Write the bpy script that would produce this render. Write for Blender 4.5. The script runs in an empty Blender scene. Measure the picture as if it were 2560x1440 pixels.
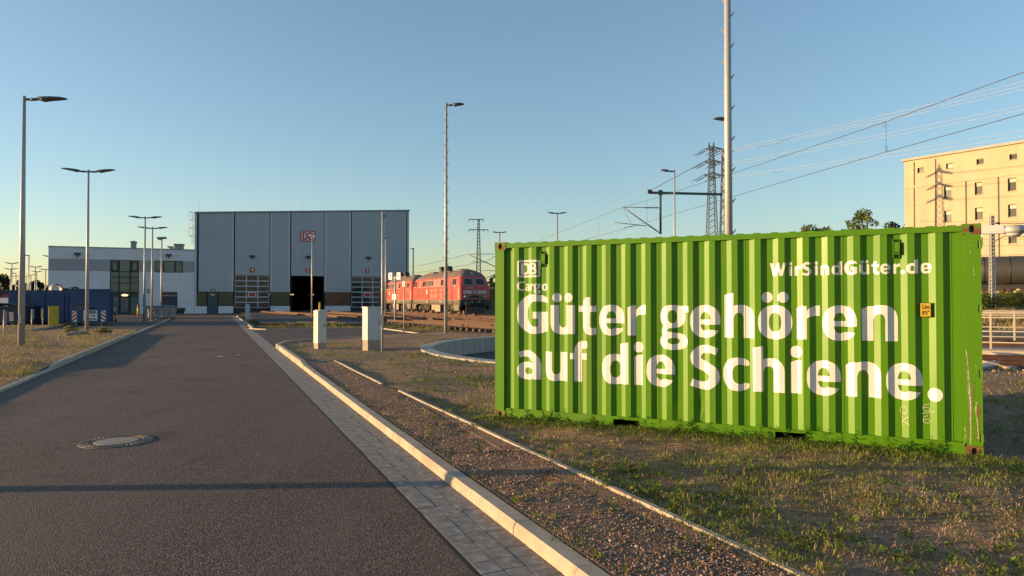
import bpy, bmesh, math, random
import numpy as np
from mathutils import Vector, Matrix
from mathutils.geometry import delaunay_2d_cdt, convex_hull_2d

R = math.radians
scn = bpy.context.scene
col = scn.collection
rnd = random.Random(7)
nrg = np.random.default_rng(11)

# ------------------------------------------------------------------ camera
FPX, HZ, CAMH = 1740.0, 750.0, 1.829
PITCH = math.atan((HZ - 720) / FPX)
cd = bpy.data.cameras.new('camera')
cam = bpy.data.objects.new('camera', cd)
col.objects.link(cam)
cam.location = (0, 0, CAMH)
cam.rotation_euler = (math.pi / 2 + PITCH, 0, 0)
cd.sensor_fit = 'HORIZONTAL'
cd.sensor_width = 36.0
cd.lens = 36.0 * FPX / 2560.0
cd.clip_start = 0.05
cd.clip_end = 6000
scn.camera = cam

# ------------------------------------------------------------------ light
SUN_EL = 4.9
SUN_TO = Vector((-1.0, -0.044, 0)).normalized()          # horizontal direction towards the sun
sun_dir = Vector((SUN_TO.x * math.cos(R(SUN_EL)), SUN_TO.y * math.cos(R(SUN_EL)), math.sin(R(SUN_EL))))
sl = bpy.data.lights.new('sun', 'SUN')
sl.energy = 4.05
sl.angle = R(0.5)
sl.color = (1.0, 0.64, 0.30)
so = bpy.data.objects.new('sun', sl)
col.objects.link(so)
so.rotation_euler = sun_dir.to_track_quat('Z', 'Y').to_euler()
w = bpy.data.worlds.new("World")
scn.world = w
w.use_nodes = True
nt = w.node_tree
sky = nt.nodes.new('ShaderNodeTexSky')
sky.sky_type = 'NISHITA'
sky.sun_disc = False
sky.sun_elevation = R(SUN_EL)
sky.sun_rotation = math.atan2(SUN_TO.x, SUN_TO.y)
sky.altitude = 100
sky.air_density = 1.0
sky.dust_density = 0.5
sky.ozone_density = 2.4
bg = nt.nodes['Background']
bg.inputs[1].default_value = 0.15
gm = nt.nodes.new('ShaderNodeGamma')
gm.inputs[1].default_value = 0.83
nt.links.new(sky.outputs[0], gm.inputs[0])
nt.links.new(gm.outputs[0], bg.inputs[0])
scn.view_settings.view_transform = 'Standard'
scn.view_settings.look = 'None'
scn.view_settings.exposure = 1.34
scn.view_settings.gamma = 1.0
scn.cycles.max_bounces = 6

# ------------------------------------------------------------------ helpers
def ray(px, py):
    x = (px - 1280) / FPX
    u = -(py - 720) / FPX
    c, s = math.cos(PITCH), math.sin(PITCH)
    return (x, c - u * s, s + u * c)

def G(px, py, z=0.0):                      # point of the ground seen at a pixel of the photograph
    d = ray(px, py)
    t = (z - CAMH) / d[2]
    return (d[0] * t, d[1] * t)

def P(px, py, Y):                          # point seen at a pixel, Y metres ahead
    d = ray(px, py)
    t = Y / d[1]
    return Vector((d[0] * t, Y, CAMH + d[2] * t))

def nodes_of(m):
    m.use_nodes = True
    n = m.node_tree
    return n, n.nodes['Principled BSDF']

def mat(name, c1, c2=None, rough=0.6, metal=0.0, scale=4.0, detail=6, lo=0.35, hi=0.65, bump=0.0, bscale=60.0,
        c3=None, s3=0.6, lo3=0.55, hi3=0.7, obj=False, spec=0.5, stretch=None, rough2=None, bdist=0.02):
    m = bpy.data.materials.new(name)
    n, b = nodes_of(m)
    L = n.links.new
    b.inputs['Metallic'].default_value = metal
    b.inputs['Roughness'].default_value = rough
    b.inputs['Specular IOR Level'].default_value = spec
    if obj:
        tc = n.nodes.new('ShaderNodeTexCoord')
        vec = tc.outputs['Object']
    else:
        g = n.nodes.new('ShaderNodeNewGeometry')
        vec = g.outputs['Position']
    if stretch:
        mp = n.nodes.new('ShaderNodeMapping')
        mp.inputs['Scale'].default_value = stretch
        L(vec, mp.inputs['Vector'])
        vec = mp.outputs['Vector']
    if c2 is None:
        c2 = tuple(x * 0.78 for x in c1)
    def noise(sc, det):
        t = n.nodes.new('ShaderNodeTexNoise')
        t.inputs['Scale'].default_value = sc
        t.inputs['Detail'].default_value = det
        L(vec, t.inputs['Vector'])
        return t.outputs['Fac']
    def step(f, a, bb):
        r = n.nodes.new('ShaderNodeMapRange')
        r.inputs['From Min'].default_value = a
        r.inputs['From Max'].default_value = bb
        L(f, r.inputs['Value'])
        return r.outputs['Result']
    def mix(f, a, bb):
        x = n.nodes.new('ShaderNodeMix')
        x.data_type = 'RGBA'
        L(f, x.inputs[0])
        for sk, v in ((6, a), (7, bb)):
            if isinstance(v, tuple):
                x.inputs[sk].default_value = (*v, 1)
            else:
                L(v, x.inputs[sk])
        return x.outputs[2]
    f1 = step(noise(scale, detail), lo, hi)
    c = mix(f1, c1, c2)
    if rough2 is not None:
        r = n.nodes.new('ShaderNodeMapRange')
        r.inputs['To Min'].default_value = rough
        r.inputs['To Max'].default_value = rough2
        L(f1, r.inputs['Value'])
        L(r.outputs['Result'], b.inputs['Roughness'])
    if c3 is not None:
        c = mix(step(noise(s3, 7), lo3, hi3), c, c3)
    L(c, b.inputs['Base Color'])
    if bump:
        bp = n.nodes.new('ShaderNodeBump')
        bp.inputs['Strength'].default_value = bump
        bp.inputs['Distance'].default_value = bdist
        L(noise(bscale, 3), bp.inputs['Height'])
        L(bp.outputs['Normal'], b.inputs['Normal'])
    return m

def tint_mat(name, stops, rough=0.8, sheen=0.0, trans=0.0):
    """colour picked per blade / leaf / stone from the mesh attribute 'tint'"""
    m = bpy.data.materials.new(name)
    n, b = nodes_of(m)
    a = n.nodes.new('ShaderNodeAttribute')
    a.attribute_name = 'tint'
    r = n.nodes.new('ShaderNodeValToRGB')
    e = r.color_ramp.elements
    while len(e) < len(stops):
        e.new(0.5)
    for x, (p, c) in zip(e, stops):
        x.position = p
        x.color = (*c, 1)
    n.links.new(a.outputs['Fac'], r.inputs[0])
    n.links.new(r.outputs[0], b.inputs['Base Color'])
    b.inputs['Roughness'].default_value = rough
    b.inputs['Specular IOR Level'].default_value = 0.25
    if trans:
        t = n.nodes.new('ShaderNodeBsdfTranslucent')
        n.links.new(r.outputs[0], t.inputs[0])
        mx = n.nodes.new('ShaderNodeMixShader')
        mx.inputs[0].default_value = trans
        n.links.new(b.outputs[0], mx.inputs[1])
        n.links.new(t.outputs[0], mx.inputs[2])
        n.links.new(mx.outputs[0], n.nodes['Material Output'].inputs[0])
    return m

class MB:
    def __init__(self):
        self.v, self.f, self.mi, self.sm = [], [], [], []
    def add(self, vs, fs, mi=0, smooth=False):
        o = len(self.v)
        self.v += [tuple(p) for p in vs]
        for f in fs:
            self.f.append(tuple(i + o for i in f))
            self.mi.append(mi)
            self.sm.append(smooth)
        return self
    def box(self, x0, x1, y0, y1, z0, z1, mi=0, ch=0.0, M=None):
        """box, with chamfered vertical and top edges when ch > 0"""
        if ch <= 0:
            vs = [(x0, y0, z0), (x1, y0, z0), (x1, y1, z0), (x0, y1, z0), (x0, y0, z1), (x1, y0, z1), (x1, y1, z1), (x0, y1, z1)]
            fs = [(0, 3, 2, 1), (4, 5, 6, 7), (0, 1, 5, 4), (1, 2, 6, 5), (2, 3, 7, 6), (3, 0, 4, 7)]
        else:
            def ring(i, z):
                a0, a1, b0, b1 = x0 + i, x1 - i, y0 + i, y1 - i
                return [(a0 + ch, b0, z), (a1 - ch, b0, z), (a1, b0 + ch, z), (a1, b1 - ch, z), (a1 - ch, b1, z), (a0 + ch, b1, z), (a0, b1 - ch, z), (a0, b0 + ch, z)]
            vs = ring(0, z0) + ring(0, z1 - ch) + ring(ch * 0.8, z1)
            fs = [tuple(range(7, -1, -1)), tuple(range(16, 24))]
            for k in (0, 8):
                for i in range(8):
                    j = (i + 1) % 8
                    fs.append((k + i, k + j, k + 8 + j, k + 8 + i))
        if M is not None:
            vs = [M @ Vector(p) for p in vs]
        return self.add(vs, fs, mi)
    def tube(self, p0, p1, r0, r1=None, n=10, mi=0, caps=True):
        p0, p1 = Vector(p0), Vector(p1)
        r1 = r0 if r1 is None else r1
        d = (p1 - p0).normalized()
        a = d.orthogonal().normalized()
        b = d.cross(a)
        vs = []
        for p, r in ((p0, r0), (p1, r1)):
            for i in range(n):
                t = 2 * math.pi * i / n
                vs.append(p + a * (r * math.cos(t)) + b * (r * math.sin(t)))
        fs = [(i, (i + 1) % n, n + (i + 1) % n, n + i) for i in range(n)]
        self.add(vs, fs, mi, True)
        if caps:
            self.add(vs, [tuple(range(n - 1, -1, -1)), tuple(range(n, 2 * n))], mi)
        return self
    def path(self, pts, r, n=6, mi=0):
        pts = [Vector(p) for p in pts]
        vs, fs = [], []
        rr = r if isinstance(r, (list, tuple)) else [r] * len(pts)
        a = None
        for i, p in enumerate(pts):
            d = (pts[min(i + 1, len(pts) - 1)] - pts[max(i - 1, 0)]).normalized()
            if a is None:
                a = d.orthogonal().normalized()
            a = (a - d * a.dot(d)).normalized()
            b = d.cross(a)
            for k in range(n):
                t = 2 * math.pi * k / n
                vs.append(p + a * (rr[i] * math.cos(t)) + b * (rr[i] * math.sin(t)))
        for i in range(len(pts) - 1):
            for k in range(n):
                fs.append((i * n + k, i * n + (k + 1) % n, (i + 1) * n + (k + 1) % n, (i + 1) * n + k))
        fs2 = [tuple(range(n - 1, -1, -1)), tuple(range((len(pts) - 1) * n, len(pts) * n))]
        self.add(vs, fs, mi, True)
        return self.add(vs, fs2, mi)
    def bar(self, p0, p1, wd, th, mi=0, up=(0, 0, 1)):
        p0, p1 = Vector(p0), Vector(p1)
        d = (p1 - p0).normalized()
        u = Vector(up)
        s = d.cross(u)
        if s.length < 1e-4:
            s = d.cross(Vector((0, 1, 0)))
        s.normalize()
        u = s.cross(d)
        vs = []
        for p in (p0, p1):
            for a, b in ((-1, -1), (1, -1), (1, 1), (-1, 1)):
                vs.append(p + s * (a * wd / 2) + u * (b * th / 2))
        return self.add(vs, [(0, 1, 2, 3), (7, 6, 5, 4), (0, 4, 5, 1), (1, 5, 6, 2), (2, 6, 7, 3), (3, 7, 4, 0)], mi)
    def prism(self, poly, y0, y1, mi=0):           # (x, z) outline extruded along y
        n = len(poly)
        vs = [(x, y0, z) for x, z in poly] + [(x, y1, z) for x, z in poly]
        fs = [tuple(range(n)), tuple(range(2 * n - 1, n - 1, -1))]
        fs += [(i, n + i, n + (i + 1) % n, (i + 1) % n) for i in range(n)]
        return self.add(vs, fs, mi)
    def lathe(self, prof, n=16, c=(0, 0, 0), mi=0, axis='z'):
        vs, fs = [], []
        for r, z in prof:
            for i in range(n):
                t = 2 * math.pi * i / n
                p = (r * math.cos(t), r * math.sin(t), z)
                if axis == 'y':
                    p = (p[0], z, p[1])
                elif axis == 'x':
                    p = (z, p[0], p[1])
                vs.append((p[0] + c[0], p[1] + c[1], p[2] + c[2]))
        for k in range(len(prof) - 1):
            for i in range(n):
                fs.append((k * n + i, k * n + (i + 1) % n, (k + 1) * n + (i + 1) % n, (k + 1) * n + i))
        self.add(vs, fs, mi, True)
        return self.add(vs, [tuple(range(n - 1, -1, -1)), tuple(range((len(prof) - 1) * n, len(prof) * n))], mi)
    def mesh(self, name, mats):
        me = bpy.data.meshes.new(name)
        me.from_pydata(self.v, [], self.f)
        for m in (mats if isinstance(mats, (list, tuple)) else [mats]):
            me.materials.append(m)
        if self.f:
            me.polygons.foreach_set('material_index', self.mi)
            me.polygons.foreach_set('use_smooth', self.sm)
        bm = bmesh.new()
        bm.from_mesh(me)
        bmesh.ops.remove_doubles(bm, verts=bm.verts, dist=1e-5)
        bmesh.ops.recalc_face_normals(bm, faces=bm.faces)
        bm.to_mesh(me)
        bm.free()
        return me
    def build(self, name, mats, parent=None):
        return link(name, self.mesh(name, mats), parent)

def link(name, data, parent=None):
    o = bpy.data.objects.new(name, data)
    col.objects.link(o)
    if parent is not None:
        o.parent = parent
    return o

def tag(o, label=None, cat=None, group=None, kind=None):
    for k, v in (('label', label), ('category', cat), ('group', group), ('kind', kind)):
        if v:
            o[k] = v
    return o

def thing(name, label, cat, loc=(0, 0, 0), rz=0.0, group=None):
    o = bpy.data.objects.new(name, None)
    o.empty_display_size = 0.3
    col.objects.link(o)
    o.location = loc
    o.rotation_euler = (0, 0, rz)
    return tag(o, label, cat, group)

def dup(root, loc, rz=None, label=None, sc=None):
    def cp(o, par):
        c = o.copy()
        col.objects.link(c)
        if par is not None:
            c.parent = par
        for ch in kids.get(o, []):
            cp(ch, c)
        return c
    kids = {}
    for o in list(col.objects):
        if o.parent is not None:
            kids.setdefault(o.parent, []).append(o)
    r = cp(root, None)
    r.location = loc
    if rz is not None:
        r.rotation_euler = (0, 0, rz)
    if label:
        r['label'] = label
    if sc:
        r.scale = sc
    return r

def fast_mesh(name, verts, loops, starts, totals, mats, tint=None, smooth=False):
    me = bpy.data.meshes.new(name)
    me.vertices.add(len(verts))
    me.vertices.foreach_set('co', np.asarray(verts, np.float32).ravel())
    me.loops.add(len(loops))
    me.loops.foreach_set('vertex_index', np.asarray(loops, np.int32))
    me.polygons.add(len(starts))
    me.polygons.foreach_set('loop_start', np.asarray(starts, np.int32))
    me.polygons.foreach_set('loop_total', np.asarray(totals, np.int32))
    if smooth:
        me.polygons.foreach_set('use_smooth', np.ones(len(starts), bool))
    me.materials.append(mats)
    me.update(calc_edges=True)
    if tint is not None:
        a = me.attributes.new('tint', 'FLOAT', 'POINT')
        a.data.foreach_set('value', np.asarray(tint, np.float32))
    me.validate()
    return me

def cdt(polys, extra_edges=(), pts=()):
    """triangles of overlapping polygons; returns verts, tris and, per tri, the polygons covering it"""
    vs, es, fs = [], [], []
    for p in polys:
        o = len(vs)
        if sum(a[0] * b[1] - b[0] * a[1] for a, b in zip(p, list(p[1:]) + [p[0]])) < 0:
            p = list(p)[::-1]
        vs += [Vector(q) for q in p]
        fs.append(list(range(o, o + len(p))))
    for a, b in extra_edges:
        o = len(vs)
        vs += [Vector(a), Vector(b)]
        es.append((o, o + 1))
    vs += [Vector(q) for q in pts]
    rv, re, rf, ov, oe, of = delaunay_2d_cdt(vs, es, fs, 0, 1e-6)
    return rv, rf, of

def inside(poly, x, y):
    poly = np.asarray(poly)
    x = np.asarray(x); y = np.asarray(y)
    r = np.zeros(x.shape, bool)
    j = len(poly) - 1
    for i in range(len(poly)):
        xi, yi = poly[i]; xj, yj = poly[j]
        if yi != yj:
            r ^= ((yi > y) != (yj > y)) & (x < (xj - xi) * (y - yi) / (yj - yi) + xi)
        j = i
    return r

def sheet(name, outer, m, zf, holes=(), pts=(), kind='structure', parent=None, label=None, cat=None, smooth=True):
    rv, rf, of = cdt([outer] + list(holes), pts=pts)
    fs = [f for f, o in zip(rf, of) if 0 in o and len(o) == 1]
    used = sorted({i for f in fs for i in f})
    ix = {k: i for i, k in enumerate(used)}
    mb = MB()
    mb.v = [(rv[i][0], rv[i][1], zf(rv[i][0], rv[i][1])) for i in used]
    for f in fs:
        mb.f.append(tuple(ix[i] for i in f)); mb.mi.append(0); mb.sm.append(smooth)
    me = bpy.data.meshes.new(name)
    me.from_pydata(mb.v, [], mb.f)
    me.materials.append(m)
    me.polygons.foreach_set('use_smooth', mb.sm)
    if len(me.polygons) and me.polygons[0].normal.z < 0:
        me.flip_normals()
    o = link(name, me, parent)
    return tag(o, label, cat, None, kind)

# ------------------------------------------------------------------ frame of the road (l along, s across)
DX, DY = -0.3925, 0.9198
def LS(l, s):
    return (DX * l + DY * s, DY * l - DX * s)
def toLS(x, y):
    return (DX * x + DY * y, DY * x - DX * y)
KS = 1.0517                                # the carriageway lies 9 cm below the grass
def LK(l, s):
    return LS(l * KS, s * KS)
RZ = math.atan2(0.3925, 0.9198)            # rotation that puts local x across the road, local y along it

def sstep(t):
    t = np.clip(t, 0, 1)
    return t * t * (3 - 2 * t)

PIT = (6.6, 26.0)
PITR = 9.5
def yard(x):                               # near border of the track yard
    return np.interp(x, [-60, -15.5, -8.2, -4, 0, 8, 20, 60], [45, 45, 45.6, 38.6, 35.9, 36.4, 41, 48])
MAIN = (51.0, 73.0)                        # a point of the main line on its embankment
def Hh(x, y):
    x = np.asarray(x, float); y = np.asarray(y, float)
    z = np.full(x.shape, -0.03)
    l, s = toLS(x, y)
    z = z + 0.25 * sstep((y - yard(x)) / 2.5) * sstep((s - 2.6) / 1.5)
    d = (x - MAIN[0]) * 0.8 + (y - MAIN[1]) * 0.6
    bank = np.interp(d, [-45, -38, -9, -4, 60], [0, 0.15, 0.95, 2.3, 2.3])
    bank = bank * sstep((y - 24) / 10) * sstep((x + 12) / 10) * sstep((s - 14) / 6)
    return z + bank
# ------------------------------------------------------------------ materials
def asphalt(name, dk, lt, wear, patch):
    m = bpy.data.materials.new(name)
    n, b = nodes_of(m)
    L = n.links.new
    b.inputs['Roughness'].default_value = 0.8
    b.inputs['Specular IOR Level'].default_value = 0.35
    g = n.nodes.new('ShaderNodeNewGeometry')
    def tex(kind, sc, **kw):
        t = n.nodes.new(kind)
        t.inputs['Scale'].default_value = sc
        for k, v in kw.items():
            t.inputs[k].default_value = v
        L(g.outputs['Position'], t.inputs['Vector'])
        return t
    vo = tex('ShaderNodeTexVoronoi', 95, Randomness=1.0)
    sep = n.nodes.new('ShaderNodeSeparateColor')
    L(vo.outputs['Color'], sep.inputs[0])
    r = n.nodes.new('ShaderNodeValToRGB')
    e = r.color_ramp.elements
    e[0].color, e[1].color = (*dk, 1), (*lt, 1)
    e[0].position = .1
    x = e.new(.72); x.color = tuple(.62 * a_ + .38 * b_ for a_, b_ in zip(dk, lt)) + (1,)
    L(sep.outputs[0], r.inputs[0])
    def mixn(c, sc, lo, hi, colr, mp=None, amt=1.0):
        t = tex('ShaderNodeTexNoise', sc, Detail=6.0)
        if mp:
            q = n.nodes.new('ShaderNodeMapping'); q.inputs['Scale'].default_value = mp; q.inputs['Rotation'].default_value = (0, 0, -RZ)
            L(g.outputs['Position'], q.inputs['Vector']); L(q.outputs[0], t.inputs['Vector'])
        k = n.nodes.new('ShaderNodeMapRange'); k.inputs['From Min'].default_value = lo; k.inputs['From Max'].default_value = hi; k.inputs['To Max'].default_value = amt
        L(t.outputs['Fac'], k.inputs['Value'])
        z = n.nodes.new('ShaderNodeMix'); z.data_type = 'RGBA'
        L(k.outputs['Result'], z.inputs[0]); L(c, z.inputs[6]); z.inputs[7].default_value = (*colr, 1)
        return z.outputs[2]
    c = mixn(r.outputs[0], .45, .42, .72, wear, (1.6, .35, 1), .75)
    c = mixn(c, .9, .58, .72, patch, None, .7)
    L(c, b.inputs['Base Color'])
    bp = n.nodes.new('ShaderNodeBump'); bp.inputs['Strength'].default_value = .85; bp.inputs['Distance'].default_value = .009
    L(vo.outputs['Distance'], bp.inputs['Height']); bp.invert = True
    L(bp.outputs['Normal'], b.inputs['Normal'])
    return m
ASPH = asphalt('asphalt', (.028, .018, .0155), (.235, .168, .144), (.130, .094, .081), (.048, .034, .030))
ASPH2 = mat('asphalt_lot', (0.080, 0.058, 0.052), (0.110, 0.084, 0.075), 0.85, scale=60, detail=2, bump=0.5, bscale=60,
            c3=(0.075, 0.062, 0.058), s3=0.25, lo3=0.4, hi3=0.7, spec=0.3)
SOIL = mat('soil', (0.235, 0.150, 0.100), (0.40, 0.275, 0.175), 0.95, scale=9, detail=9, lo=0.35, hi=0.65, bump=1.0, bscale=38,
           c3=(0.17, 0.135, 0.06), s3=0.8, lo3=0.5, hi3=0.7, bdist=0.07, spec=0.2)
GRAV = mat('gravel_bed', (0.20, 0.122, 0.088), (0.36, 0.235, 0.165), 0.95, scale=60, detail=4, bump=1.0, bscale=70, bdist=0.03,
           c3=(0.11, 0.075, 0.045), s3=2.0, spec=0.2)
BALL = mat('ballast', (0.040, 0.039, 0.039), (0.15, 0.145, 0.14), 0.95, scale=14, detail=4, lo=0.38, hi=0.62, bump=1.0, bscale=16, bdist=0.06,
           c3=(0.085, 0.07, 0.045), s3=0.35, lo3=0.5, hi3=0.7, spec=0.2)
MEAD = mat('meadow', (0.135, 0.095, 0.048), (0.10, 0.095, 0.034), 0.95, scale=1.5, detail=9, bump=1.0, bscale=10, bdist=0.2,
           c3=(0.21, 0.145, 0.075), s3=0.3, lo3=0.5, hi3=0.7, spec=0.15)
CONC = mat('concrete', (0.33, 0.28, 0.225), (0.26, 0.22, 0.175), 0.85, scale=3, detail=8, bump=0.25, bscale=220, bdist=0.004,
           c3=(0.22, 0.19, 0.155), s3=0.9, lo3=0.55, hi3=0.75)
KERB = mat('kerb_concrete', (0.40, 0.34, 0.265), (0.32, 0.27, 0.21), 0.85, scale=6, detail=9, bump=0.3, bscale=260, bdist=0.003,
           c3=(0.25, 0.205, 0.155), s3=2.3, lo3=0.5, hi3=0.72)
PITC = mat('pit_concrete', (0.36, 0.34, 0.305), (0.28, 0.265, 0.24), 0.8, scale=1.2, detail=8, stretch=(3, 3, 0.5), c3=(0.16, 0.155, 0.145), s3=1.0, lo3=0.6, hi3=0.75)
GALV = mat('galvanised_steel', (0.46, 0.455, 0.445), (0.34, 0.335, 0.33), 0.45, 0.3, scale=22, detail=4, rough2=0.62)
GALD = mat('weathered_steel', (0.20, 0.21, 0.205), (0.14, 0.15, 0.15), 0.6, 0.4, scale=9)
ALU = mat('lamp_grey', (0.13, 0.14, 0.155), (0.10, 0.11, 0.12), 0.5, 0.2)
LENS = mat('lamp_lens', (0.45, 0.46, 0.45), None, 0.2)
BLACK = mat('black_paint', (0.012, 0.012, 0.013), None, 0.5)
DARK = mat('dark_steel', (0.030, 0.029, 0.028), (0.055, 0.045, 0.038), 0.65, scale=6)
WHITE = mat('white_paint', (0.78, 0.76, 0.72), (0.68, 0.66, 0.62), 0.5, scale=3)
RED = mat('red_paint', (0.50, 0.035, 0.030), (0.44, 0.03, 0.028), 0.45)
YEL = mat('yellow_paint', (0.62, 0.40, 0.02), (0.52, 0.33, 0.02), 0.5)
RUST = mat('rusty_rail', (0.105, 0.050, 0.032), (0.065, 0.033, 0.024), 0.75, 0.2, scale=8)
WOOD = mat('old_sleeper', (0.050, 0.040, 0.034), (0.085, 0.070, 0.058), 0.9, scale=7)
CABI = mat('cabinet_grey', (0.42, 0.46, 0.49), (0.38, 0.42, 0.45), 0.55, scale=2.5, c3=(0.33, 0.32, 0.29), s3=2, lo3=0.6, hi3=0.8)

# ------------------------------------------------------------------ ground
def ring(cx, cy, r, n):
    return [(cx + r * math.cos(2 * math.pi * i / n), cy + r * math.sin(2 * math.pi * i / n)) for i in range(n)]
gp = []
for x in np.arange(-44, 82, 1.6):
    for y in np.arange(1, 130, 1.6):
        if (x - PIT[0]) ** 2 + (y - PIT[1]) ** 2 > (PITR + 1.2) ** 2:
            gp.append((x + nrg.uniform(-.4, .4), y + nrg.uniform(-.4, .4)))
for r in (160, 230, 340, 520, 900, 1600):
    gp += [(q[0], q[1] + 40) for q in ring(0, 0, r, 48)]
gro = [(-2600, -2600), (2600, -2600), (2600, 2600), (-2600, 2600)]
ground = sheet('ground', gro, MEAD, lambda x, y: float(Hh(x, y)), [ring(*PIT, PITR + 0.35, 72)], gp)

# road: asphalt between the left kerb and the gutter
s0, s1, s2, s3 = -3.69 * KS, 1.64, 2.14, 2.29
sheet('road', [LS(-9, s0 - .02), LS(-9, s1), LS(84, s1 + .05), LS(84, s0 - .02)], ASPH, lambda x, y: 0.0)
JOINT = mat('bitumen_joint', (.016, .013, .012), None, .7)
j0, j1 = G(384, 884.5), G(690, 880.5)
jd = (Vector(j1) - Vector(j0)).normalized(); jn = Vector((-jd.y, jd.x)) * .018
sheet('road_joint', [(j0[0] + jn.x, j0[1] + jn.y), (j0[0] - jn.x, j0[1] - jn.y), (j1[0] - jn.x, j1[1] - jn.y), (j1[0] + jn.x, j1[1] + jn.y)], JOINT, lambda x, y: 0.009)
sheet('road_joint', [LS(-8, s1 - .035), LS(-8, s1 - .004), LS(80, s1 + .0), LS(80, s1 - .03)], JOINT, lambda x, y: 0.0035)
# yard in front of the buildings and the lot with the skips
lot = [G(62, 829), G(163, 814), (-33.5, 50), (-52, 50), (-66, 103), LS(103, -9.1), LS(84, -9.1), LS(82.5, s0 + .2), LS(47.8, s0 - .12), LS(45.7, s0 - .17), G(333, 825)]
sheet('paved_yard', lot, ASPH2, lambda x, y: -0.008)
sheet('forecourt', [LS(83.9, s1 - .2), LS(83.9, -9), LS(103, -9), LS(103, 34), LS(83.9, 34)], ASPH2, lambda x, y: -0.004 + 0.23 * float(sstep((toLS(x, y)[1] - 2.6) / 1.5)))
# side road that branches off to the right
sk_ = lambda q: [(a * KS, b * KS) for a, b in q]
E1 = LS(26.6 * KS, s2)
br = [E1] + sk_([(-8.8, 27.4), (-8.35, 29.3), (-6.9, 31.9), (-4.62, 35.3), (-7.9, 42.2), (-14.9, 40.6)]) + [LS(43.1 * KS, s2)]
sheet('side_road', br, ASPH2, lambda x, y: 0.004)

# paved gutter: three rows of concrete blocks, one mesh with real joints
gm = MB()
l = -8.5
while l < 83.5:
    for k in range(3):
        a = s1 + k * 0.1668
        o = 0.02 * (k % 2)
        dz = rnd.uniform(-0.0015, 0.0015)
        if k == 2 and 26.6 < l < 43:
            pass
        q = [LS(l + o + .004, a + .004), LS(l + o + .004, a + .1625), LS(l + o + .194, a + .1625), LS(l + o + .194, a + .004)]
        vs = [(x, y, -0.05) for x, y in q] + [(x, y, 0.004 + dz) for x, y in q]
        gm.add(vs, [(4, 5, 6, 7)] + [(i, (i + 1) % 4, 4 + (i + 1) % 4, 4 + i) for i in range(4)])
    l += 0.198 if l < 34 else 0.198
PAVE = mat('paving_block', (0.235, 0.215, 0.195), (0.175, 0.158, 0.142), 0.85, scale=5, detail=7, bump=0.3, bscale=200, bdist=0.003,
           c3=(0.30, 0.27, 0.235), s3=11, lo3=0.5, hi3=0.62)
tag(gm.build('gutter_pavement', PAVE), kind='structure')
sheet('gutter_bed', [LS(-9, s1 - .01), LS(-9, s2 + .02), LS(84, s2 + .02), LS(84, s1 - .01)], mat('joint_sand', (0.05, 0.042, 0.036), None, 0.95), lambda x, y: -0.006)

# kerbs: lines of one-metre stones, each line one run with real joints
def kerb(name, pts, wd, hf, label, step=1.0, ch=0.03, m=None, base=-0.06, gap=0.009):
    """pts: line of the road-side foot; the stone lies to the right of the direction of travel; hf(i, d) height"""
    P2 = [Vector((x, y)) for x, y in pts]
    cum = [0.0]
    for a, b in zip(P2, P2[1:]):
        cum.append(cum[-1] + (b - a).length)
    def at(d):
        d = max(0, min(cum[-1], d))
        i = max(0, min(len(P2) - 2, int(np.searchsorted(cum, d) - 1)))
        f = (d - cum[i]) / max(1e-6, cum[i + 1] - cum[i])
        p = P2[i].lerp(P2[i + 1], f)
        j = min(len(P2) - 1, i + 1)
        ta = (P2[j] - P2[i]).normalized()
        if f > .5 and i + 2 < len(P2):
            ta = ta.lerp((P2[i + 2] - P2[i + 1]).normalized(), f - .5).normalized()
        elif f < .5 and i > 0:
            ta = ta.lerp((P2[i] - P2[i - 1]).normalized(), .5 - f).normalized()
        return p, Vector((ta.y, -ta.x))
    mb = MB()
    d = 0.0
    while d < cum[-1] - 0.05:
        e = min(d + step, cum[-1])
        jz, js = rnd.uniform(-.003, .003), rnd.uniform(-.003, .003)
        secs = []
        for dd in (d + gap / 2, (d + e) / 2, e - gap / 2):
            p, n = at(dd)
            h = hf(dd) + jz
            prof = [(0.0, base), (0.004, h - ch * 1.3), (ch * .9, h), (wd - .008, h), (wd, h - .008), (wd, base)]
            secs.append([(p.x + n.x * (q + js), p.y + n.y * (q + js), z) for q, z in prof])
        vs = sum(secs, [])
        fs = []
        for k in (0, 6):
            for i in range(5):
                fs.append((k + i, k + i + 1, k + 7 + i, k + 6 + i))
        fs += [(0, 1, 2, 3, 4, 5), (17, 16, 15, 14, 13, 12)]
        mb.add(vs, fs)
        d = e
    me = mb.mesh(name, m or KERB)
    return tag(link(name, me), label, 'kerb', None, 'structure')

# right kerb: low near the camera, a full step from l = 18, round the corner into the side road
def rh(d):
    return 0.10 + 0.06 * float(sstep((d - 27.0) / 1.0))
kr = [LS(l, s2) for l in np.arange(-8, 27.5, 1.0)]
cur = [E1] + sk_([(-8.86, 26.9), (-8.78, 27.7), (-8.35, 29.1), (-7.6, 30.6), (-6.9, 31.75), (-5.9, 33.3), (-4.6, 35.3)])
kerb('kerb_line', kr + cur, 0.16, lambda d: rh(d) if d < 38 else max(.08, .16 - (d - 38) * .012), 'long sunlit concrete kerb beside the paved gutter, bending into the side road')
kerb('kerb_line', [LS(l, s2 + .03) for l in np.arange(47.8, 83, 1.0)], 0.15, lambda d: 0.09,
     'pale kerb on the far stretch of road leading up to the hall')
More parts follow.
